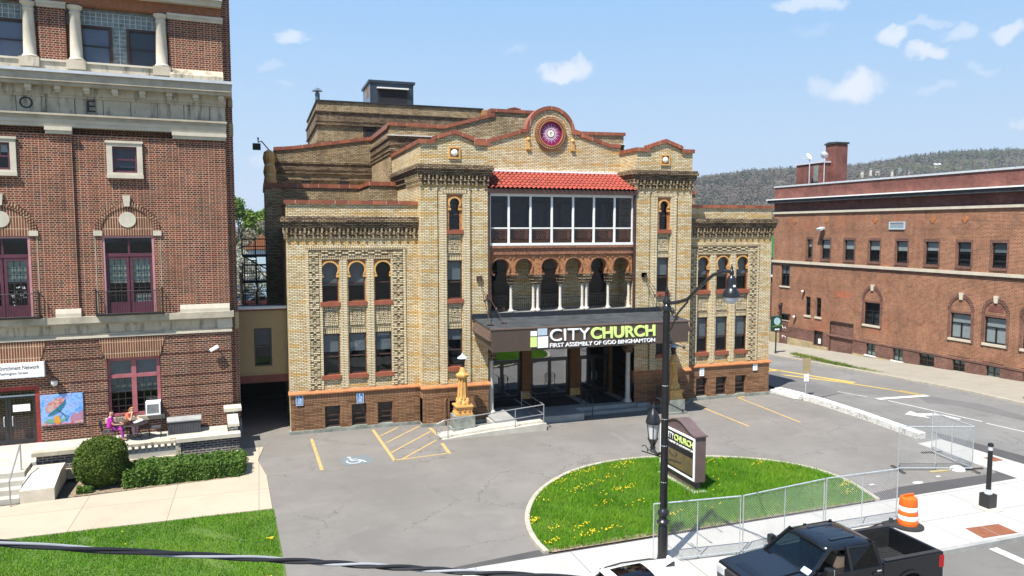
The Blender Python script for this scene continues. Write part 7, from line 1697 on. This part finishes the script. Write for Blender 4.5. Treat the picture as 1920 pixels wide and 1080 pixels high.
person('woman in magenta scrubs seated on a chair at the terrace table', LW(-5.05, -1.05, TZ), LBR, dict(pelvis=(0, 0, .56), chest=(.03, 0, .93), neck=(.06, 0, 1.11), head=(.09, -.01, 1.24), face=(.75, -.6, 0), shl=(.05, .18, 1.03), shr=(.05, -.18, 1.03), ell=(.16, .2, .78), elr=(.17, -.2, .78), wrl=(.42, .1, .76), wrr=(.42, -.1, .74), knl=(.46, .1, .56), knr=(.46, -.1, .55), anl=(.48, .11, .09), anr=(.52, -.1, .09)), 'magenta_cloth', 'violet_trousers', 'hair_brown', .3, .62)
person('woman in a coral top leaning on her hand at the terrace table', LW(-4.42, -.5, TZ), LBR-R(40), dict(pelvis=(0, 0, .58), chest=(.12, 0, .95), neck=(.2, .02, 1.12), head=(.27, .03, 1.23), face=(.8, .1, -.5), shl=(.16, .19, 1.05), shr=(.16, -.19, 1.05), ell=(.42, .2, .84), elr=(.40, -.2, .80), wrl=(.62, .1, .80), wrr=(.36, -.08, 1.08), knl=(.42, .12, .6), knr=(.42, -.1, .62), anl=(.42, .13, .09), anr=(.46, -.1, .12)), 'coral_cloth', 'pink_trousers', 'hair_blond', .16, .5)
def terrace_chair(x, y, rz, label):
    t = lthing('terrace_chair', label, 'chair', x, y, TZ, 'black metal terrace chairs', rz)
    MB().box(-.24, -.24, .43, .24, .24, .46).build('seat', 'resin_grey', t)
    b = MB(); b.tube([(-.22, -.22, 0), (-.24, -.22, .45), (-.33, -.22, .92), (-.33, .22, .92), (-.24, .22, .45), (-.22, .22, 0)], .014, 6); b.build('back_frame', 'wrought_iron', t); b = MB()
    for i in range(5): b.bar((-.255, -.15+.075*i, .5), (-.325, -.15+.075*i, .9), .012)
    b.build('back_slat', 'wrought_iron', t)
    for s in (-1, 1): MB().tube([(.24, s*.22, 0), (.24, s*.22, .45), (.2, s*.23, .64), (-.26, s*.23, .66)], .014, 6).build('arm_leg', 'wrought_iron', t)
    return t
terrace_chair(-5.08, -1.05, 0, 'black metal chair under the woman in magenta'); terrace_chair(-4.45, -.45, R(-40), 'black metal chair under the woman in the coral top'); terrace_chair(-3.28, -.95, R(180), 'empty black metal chair between the table and the storage box')
t = lthing('terrace_table', 'round dark metal table between two seated women on the terrace', 'table', -4.1, -1.0, TZ); MB().lathe([(.56, 0), (.57, .02), (.56, .03)], 0, 0, 28, .69).build('tabletop', 'wrought_iron', t)
for k in range(4): a = R(45+90*k); MB().tube([(.3*math.cos(a), .3*math.sin(a), .69), (.24*math.cos(a), .24*math.sin(a), .35), (.42*math.cos(a), .42*math.sin(a), 0)], .018, 6).build('leg', 'wrought_iron', t)
p = MB(); p.obox(LW(-3.98, -.85, TZ+.745), (.42, .3, .03), Matrix.Rotation(LBR+.4, 3, 'Z') @ Matrix.Rotation(R(-14), 3, 'Y')); p.build('open_magazine', 'paper', org=LW(-3.98, -.85, TZ+.74), label='white open magazine on the round terrace table', cat='magazine')
t = lthing('potted_plant', 'brownish potted plant on the edge of the terrace table', 'plant', -4.42, -1.18, TZ+.72); MB().lathe([(.06, 0), (.09, .12)], 0, 0, 10, 0).build('pot', 'terracotta', t)
b = MB(); rs = random.Random(3)
for _ in range(60): a = rs.uniform(0, 6.28); b.obox((rs.uniform(-.13, .13), rs.uniform(-.13, .13), rs.uniform(.12, .3)), (.07, .03, .004), Matrix.Rotation(a, 3, 'Z') @ Matrix.Rotation(rs.uniform(-1, 1), 3, 'Y'))
b.build('leaves', 'dry_mulch', t)
t = lthing('storage_box', 'grey resin deck box with ribbed front against the brick wall', 'storage box', -2.1, -.55, TZ); MB().box(-.68, -.33, 0, .68, .33, .56).build('bin', 'resin_grey', t, bevel=.015); b = MB()
for i in range(11): b.box(-.6+.11*i, -.345, .05, -.53+.11*i, -.33, .5)
b.build('rib', 'resin_grey', t); MB().plate([(-.38, .56), (-.38, .62), (0, .70), (.36, .66), (.36, .56)], -.72, .72, 'yz').build('lid', 'concrete_grey', t, bevel=.01)
# ================================================================ PLANTING AND BACKGROUND
def leafmat(name, a, b, c, sc=1.6, tr=.25):
    m, N, L, B = newmat(name); n = noise(N, L, sc, 4, .6); n2 = noise(N, L, sc*7, 2)
    col = mixcol(N, L, rng(N, L, n.outputs[0], .35, .66), a, b); col = mixcol(N, L, rng(N, L, n2.outputs[0], .5, .75, 0, .8), col, c)
    L.new(col, B.inputs['Base Color']); B.inputs['Roughness'].default_value = .6; B.inputs['Specular IOR Level'].default_value = .2
    t = N.new('ShaderNodeBsdfTranslucent'); L.new(col, t.inputs[0]); mx = N.new('ShaderNodeMixShader'); mx.inputs[0].default_value = tr; L.new(B.outputs[0], mx.inputs[1]); L.new(t.outputs[0], mx.inputs[2]); L.new(mx.outputs[0], N['Material Output'].inputs[0])
leafmat('bush_leaf', (.045, .085, .01), (.09, .14, .017), (.15, .18, .035)); leafmat('hedge_leaf', (.04, .10, .013), (.095, .175, .026), (.19, .24, .06), 2.2); leafmat('tree_leaf', (.09, .16, .02), (.16, .25, .035), (.22, .3, .07), .3); leafmat('grey_twigs', (.20, .18, .14), (.28, .26, .19), (.2, .22, .1), .4); leafmat('blossom', (.42, .42, .33), (.5, .5, .42), (.3, .34, .2), .8)
leafmat('bare_wood', (.070, .054, .042), (.088, .070, .052), (.075, .085, .038), .02, .1); leafmat('evergreen', (.012, .028, .014), (.022, .042, .019), (.04, .06, .026), .03, .1); leafmat('spring_wood', (.060, .078, .024), (.09, .105, .034), (.09, .12, .03), .02, .2)
plain('hill_soil', (.09, .075, .058), .95, var=.25, scale=.01); plain('bark', (.1, .075, .055), .9, var=.3)
def quads(name, P, size, mat, par=None, org=None, nrm=None, seed=0, wr=.6, flat=.0, aspect=.6, **kw):
    rs = np.random.RandomState(seed); m = len(P); d = rs.normal(size=(m, 3)); d /= np.linalg.norm(d, axis=1)[:, None]
    if nrm is not None: d = d*wr+nrm*.55; d /= np.linalg.norm(d, axis=1)[:, None]
    u = np.cross(d, rs.normal(size=(m, 3))); u /= np.linalg.norm(u, axis=1)[:, None]; v = np.cross(d, u); s = (np.asarray(size)*(.55+.9*rs.rand(m)))[:, None]*.5
    V = np.stack([P-u*s, P+v*s*aspect, P+u*s, P-v*s*aspect], 1)
    me = bpy.data.meshes.new(name); me.vertices.add(m*4); me.vertices.foreach_set('co', V.ravel()); me.loops.add(m*4); me.loops.foreach_set('vertex_index', np.arange(m*4)); me.polygons.add(m); me.polygons.foreach_set('loop_start', np.arange(m)*4); me.polygons.foreach_set('loop_total', np.full(m, 4)); me.update(); me.validate()
    me.materials.append(M[mat]); o = bpy.data.objects.new(name, me); COL.objects.link(o)
    if par: o.parent = par
    if org is not None: o.location = org
    return tag(o, **kw)
def crown(rs, n, rad, lumps=9, shell=.62):
    c = rs.normal(size=(lumps, 3)); c /= np.linalg.norm(c, axis=1)[:, None]; c *= (.55+.25*rs.rand(lumps))[:, None]
    k = rs.randint(lumps, size=n); d = rs.normal(size=(n, 3)); d /= np.linalg.norm(d, axis=1)[:, None]
    p = c[k]+d*(.28+.2*rs.rand(lumps)[k])[:, None]*(shell+(1-shell)*rs.rand(n))[:, None]
    return p*np.array(rad), d
# clipped round bush and hedge
t = thing('round_bush', 'large round clipped evergreen bush in front of the terrace balusters', 'bush', (-6.05, 31.95, 0)); rs = np.random.RandomState(5)
n = 15000; d = rs.normal(size=(n, 3)); d /= np.linalg.norm(d, axis=1)[:, None]; wob = 1+.05*np.sin(d[:, 0]*9+2*d[:, 2])*np.cos(d[:, 1]*8+d[:, 2]*6)
d = np.sign(d)*np.abs(d)**.85; P = d*np.array([.95, .92, .95])*(wob*(.90+.09*rs.rand(n)))[:, None]+np.array([0, 0, .96]); P = P[P[:, 2] > .05]
st_ = rs.randint(len(P), size=500); P[st_] = (P[st_]-np.array([0, 0, .96]))*(1.02+.09*rs.rand(500))[:, None]+np.array([0, 0, .96])
quads('foliage', P, .085, 'bush_leaf', t, nrm=(P-np.array([0, 0, .96])), seed=1)
b = MB(); b.lathe([(.2, .08), (.6, .25), (.84, .66), (.86, 1.1), (.64, 1.6), (.25, 1.8)], 0, 0, 18, 0); b.build('inner_foliage', 'bush_leaf', t); MB().lathe([(.12, -.02), (.09, .6)], 0, 0, 8, 0).build('trunk', 'bark', t)
t = thing('hedge', 'low clipped green hedge between the terrace wall and the left pavement', 'hedge', (-3.05, 31.95, 0)); n = 20000
q = rs.rand(n, 3); f = rs.randint(5, size=n); P = np.stack([q[:, 0]*4.3-2.15, q[:, 1]*1.4-.7, q[:, 2]*.64+.02], 1); N_ = np.zeros((n, 3))
for i, (ax, val, s) in enumerate(((2, .65, 1), (2, .65, 1), (1, -.7, -1), (0, 2.15, 1), (1, .7, 1))): k = f == i; P[k, ax] = val; N_[k, ax] = s
P += rs.normal(size=(n, 3))*.035+N_*(.07*np.sin(P[:, 0:1]*4+P[:, 2:3]*5)*np.cos(P[:, 0:1]*9+2)); P[:, 1] += .04*P[:, 0]
P[:, 2] = np.maximum(P[:, 2], .03); ed = np.abs(P[:, 0]) > 1.95; P[ed, 2] *= .95
st_ = rs.randint(n, size=900); P[st_] += N_[st_]*(.04+.13*rs.rand(900)**2)[:, None]
quads('foliage', P, .10, 'hedge_leaf', t, nrm=N_, seed=2)
b = MB(); b.plate([(-2.08, -.72), (2.08, -.55), (2.08, .70), (-2.08, .54)], .02, .58, 'xy'); b.build('inner_foliage', 'hedge_leaf', t)
P = np.stack([rs.rand(500)*.5-6.75, 31.0+rs.rand(500)*.35, rs.rand(500)*.25], 1); quads('weed_tuft', P, .12, 'hedge_leaf', seed=8, label='small leafy weed growing at the corner of the stone stair block', cat='weed')

# trees in the gap between the buildings
def tree(label, loc, h, rad, mat, n, size, seed, trunk=.25, lumps=12, group='trees behind the rear car park'):
    t = thing('tree', label, 'tree', loc, 0, group); rs = np.random.RandomState(seed); P, d = crown(rs, n, rad, lumps); P[:, 2] += h-rad[2]*.95
    quads('crown', P, size, mat, t, nrm=d, seed=seed)
    tr = MB(); tr.tube([(0, 0, -.2), (.1, 0, h*.3), (0, .1, h*.55), (.1, 0, h*.8)], [trunk, trunk*.8, trunk*.55, trunk*.2], 7)
    for k in range(5): a = k*1.3; tr.tube([(0, 0, h*(.35+.06*k)), (rad[0]*.35*math.cos(a), rad[1]*.35*math.sin(a), h*(.55+.06*k)), (rad[0]*.65*math.cos(a), rad[1]*.65*math.sin(a), h*(.68+.05*k))], [trunk*.5, trunk*.3, trunk*.1], 5)
    tr.build('trunk', 'bark', t)
tree('bright green spring tree at the left of the gap between the buildings', (-3.2, 128, 0), 14.2, (3.2, 3, 4.2), 'tree_leaf', 3600, .5, 21); tree('bright green spring tree touching the dark church wall in the gap', (.4, 132, 0), 14.3, (3.0, 3, 4), 'tree_leaf', 3600, .5, 22)
tree('greyish bare tree below the bright green crowns', (-2.6, 112, 0), 10.5, (2.6, 2, 3), 'grey_twigs', 2200, .35, 23); tree('greyish bare tree over the orange roofed house', (1.0, 121, 0), 11.2, (3, 2, 2.6), 'grey_twigs', 2200, .35, 24); tree('dull olive tree filling the middle of the gap', (-.8, 140, 0), 12.6, (5, 3, 4.5), 'spring_wood', 2600, .5, 26)
tree('pale blossoming tree with many light twigs behind the fire escape', (-2.3, 98, 0), 7.6, (1.9, 1.6, 3.4), 'blossom', 2600, .22, 25); tree('pale blossoming tree right of the fire escape stair', (-.3, 99, 0), 5.6, (1.8, 1.6, 2.4), 'blossom', 2000, .22, 27)
t = thing('house', 'small house with an orange brown roof behind the fire escape', 'house', (.4, 108, .9)); MB().box(-1.9, 0, -.9, 1.9, 5, 6.2).build('wall', 'sign_grey', t); MB().plate([(-2.2, 6.3), (0, 8.3), (2.2, 6.3)], -.3, 5.3).build('roof', 'terracotta', t); MB().box(1.2, .5, 6.5, 1.8, 1.2, 9.2).build('chimney', 'orange_brick', t)
for x in (-1.2, .9): win(t, x, .8, 3.4, 4.9, -.06, frame='white_paint', gl='dark_glass')
# fire escape on the flank of the rear block
t = thing('fire_escape', 'black iron fire escape with two landings and stairs on the dark church flank', 'fire escape', (-.3, 48.5, 0), world=True)
for z, nm in ((8.42, 'landing'), (6.82, 'landing'), (5.2, 'landing')):
    b = MB(); b.box(-1.02, 48.0, z-.14, .45, 49.2, z); b.build('landing', 'wrought_iron', t)
    b = MB()
    for y in (48.0, 49.2):
        c = MB(); c.tube([(-1.0, y, z+.95), (.45, y, z+.95)], .03, 5); c.tube([(-1.0, y, z+.5), (.45, y, z+.5)], .02, 5); c.build('hand_rail', 'wrought_iron', t)
    if z > 6: 
        for i in range(12): b.box(-1.0+.13*i-.01, 48-.01, z, -1.0+.13*i+.01, 48.01, z+.95)
    b.box(-1.04, 47.96, z, -.96, 48.04, z+1.0); b.box(-.28, 47.96, z-.2, -.2, 48.04, z+1.0); b.build('guard_rail', 'wrought_iron', t)
b = MB(); b.bar((-.9, 48.1, 5.2), (-.9, 48.1, 8.4), .07); b.bar((-.2, 48.1, 5.2), (-.2, 48.1, 8.4), .06)
for i in range(20): b.box(-.92, 48.05+.03*i, 5.25+.165*i, -.2, 48.25+.03*i, 5.28+.165*i)
b.build('stair', 'wrought_iron', t); b = MB(); b.bar((-.9, 48.0, 8.3), (.45, 48.0, 7.5), .07); b.bar((-.2, 48.02, 7.6), (.45, 48.02, 6.9), .06); b.build('brace', 'wrought_iron', t)
# sliver of the street behind the church's right corner
t = thing('slate_roof_building', 'narrow view of a brown building with slate blue roof beyond the side street corner', 'building', (62, 80, -1.2)); MB().box(-3, 0, -1, 4, 12, 5.0).build('wall', 'maroon_brick', t); MB().box(-3.2, -.25, 5.0, 4.2, 12, 5.3).build('eaves', 'white_paint', t); MB().plate([(-3.1, 5.3), (-2.7, 8.2), (4, 8.2), (4, 5.3)], -.1, 12).build('roof', 'slate_sheet_blue', t)
b = MB(); b.plate([(-1.6, 7.0), (1.6, 7.0), (1.6, 8.4), (.8, 9.9), (-.8, 9.9), (-1.6, 8.6)], -.4, -.2); plain('bright_green', (.01, .32, .09), .5, var=.05); b.build('green_panel', 'bright_green', org=None).location = (62.3, 79.4, -.7); tag(bpy.data.objects['green_panel'], 'bright green panel above the slate blue roof beyond the side street', 'panel')
# ---- hill and woods
def hill():
    RX = [-900, -200, 0, 100, 300, 450, 636, 732, 835, 943, 1057, 1178, 1333, 1600, 2200, 3400]; RZ = [10, 12, 14, 22, 50, 64, 74, 88, 101, 110, 121, 132, 144, 160, 180, 190]
    def ridge(x): return float(np.interp(x, RX, RZ))
    def H(x, y):
        f = (y-480)/520
        p = 0 if f <= 0 else (f*f*(3-2*f) if f < 1 else 1-.25*(f-1))
        return ridge(x*1000/max(y, 300))*p + 5*math.sin(x*.013+y*.006)*max(0, min(1, f))-1
    m = MB(); xs = list(range(-1200, 3600, 60)); ys = list(range(420, 1650, 41))
    for y in ys:
        for x in xs: m.v.append((x, y, H(x, y)-2))
    for j in range(len(ys)-1):
        for i in range(len(xs)-1): k = j*len(xs)+i; m.f.append((k, k+1, k+len(xs)+1, k+len(xs)))
    m.build('hill', 'hill_soil', kind='structure', org=(0, 0, 0), smooth=True)
    rs = np.random.RandomState(77); sets = {'bare_wood': [], 'evergreen': [], 'spring_wood': []}; szs = {k: [] for k in sets}; nms = {k: [] for k in sets}
    for _ in range(7600):
        y = 520+rs.rand()*520 if rs.rand() < .72 else 950+rs.rand()*90; x = (480+rs.rand()*1000)*y/1000
        z = H(x, y)-2; g = math.sin(x*.021+1)*math.cos(y*.017+x*.006)+.5*math.sin(x*.05+y*.04)
        r = rs.rand(); topn = y > 930
        if (topn and x > 700 and r < .34) or (g > .75 and r < .6) or r < .025: k, h, w, nq = 'evergreen', 9+7*rs.rand(), 3.0, 34
        elif (x > 720 and r < .62 and g > -.3 and y > 700) or r > .965: k, h, w, nq = 'spring_wood', 7+6*rs.rand(), 4.6, 30
        else: k, h, w, nq = 'bare_wood', 8+6*rs.rand(), 4.4, 28
        d = rs.normal(size=(nq, 3)); d /= np.linalg.norm(d, axis=1)[:, None]; d *= (.5+.5*rs.rand(nq))[:, None]
        P = d*np.array([w, w, h*.5])+np.array([x, y, z+h*.55])
        if k == 'evergreen': u = (P[:, 2]-z)/h; P[:, :2] = np.array([x, y])+(P[:, :2]-np.array([x, y]))*np.clip(1.25-u, .15, 1)[:, None]
        nms[k].append(d*.8+np.array([0, -.25, .45])); sets[k].append(P); szs[k].append(np.full(nq, 2.3 if k != 'evergreen' else 2.2))
    for k in sets: o = quads(k+'s', np.concatenate(sets[k]), np.concatenate(szs[k]), k, seed=9, aspect=.8, kind='stuff', wr=.22, nrm=np.concatenate(nms[k]))
    for i, (px, py, yy, w, h, lab) in enumerate(((1616, 321, 800, 6, 3.2, 'leftmost white house among the trees on the hillside'), (1632, 317, 830, 5, 3, 'white house second from the left on the hillside'), (1645, 319, 815, 9, 3, 'long low white house on the hillside left of the grey one'), (1688, 316, 840, 11, 3.4, 'grey roofed house half way along the hillside'), (1757, 308, 860, 14, 7, 'tall white house highest on the hillside'), (1704, 321, 800, 3.5, 3, 'small pale house just right of the grey roofed one'), (1672, 320, 800, 5, 2.6, 'small white shed between the long house and the grey one'))):
        d = px_dir(px, py); k = yy/d.y; x = d.x*k; zc = 10+d.z*k
        t = thing('hillside_house', lab, 'house', (x, yy, zc-h*.6), R(-35), 'white houses on the hillside')
        w *= .55; h *= .7
        MB().box(-w/2, -4, -8, w/2, 4, h*.75).build('wall', 'limestone_pale' if i != 3 else 'blind_grey', t); MB().plate([(-4.6, h*.72), (0, h*1.1), (4.6, h*.72)], -w/2-.5, w/2+.5, 'yz').build('roof', 'blind_grey' if i != 4 else 'white_paint', t)
        b = MB()
        for q in range(max(2, int(w/4))): xx = -w/2+w*(q+.5)/max(2, int(w/4)); b.box(xx-.6, -4.1, h*.2, xx+.6, -4.0, h*.55)
        for q in b.pieces(.01): q.build('window', 'room_grey', t)
hill()
def haze():
    m = bpy.data.materials.new('haze_air'); m.use_nodes = True; N, L = m.node_tree.nodes, m.node_tree.links; N.remove(N['Principled BSDF'])
    v = N.new('ShaderNodeVolumePrincipled'); v.inputs['Color'].default_value = (.86, .90, .96, 1); v.inputs['Density'].default_value = .00016; v.inputs['Anisotropy'].default_value = .2
    L.new(v.outputs[0], N['Material Output'].inputs['Volume'])
    MB().box(-3200, -700, -8, 4200, 4700, 260).build('haze', m, kind='stuff', org=(0, 0, 0))
haze()
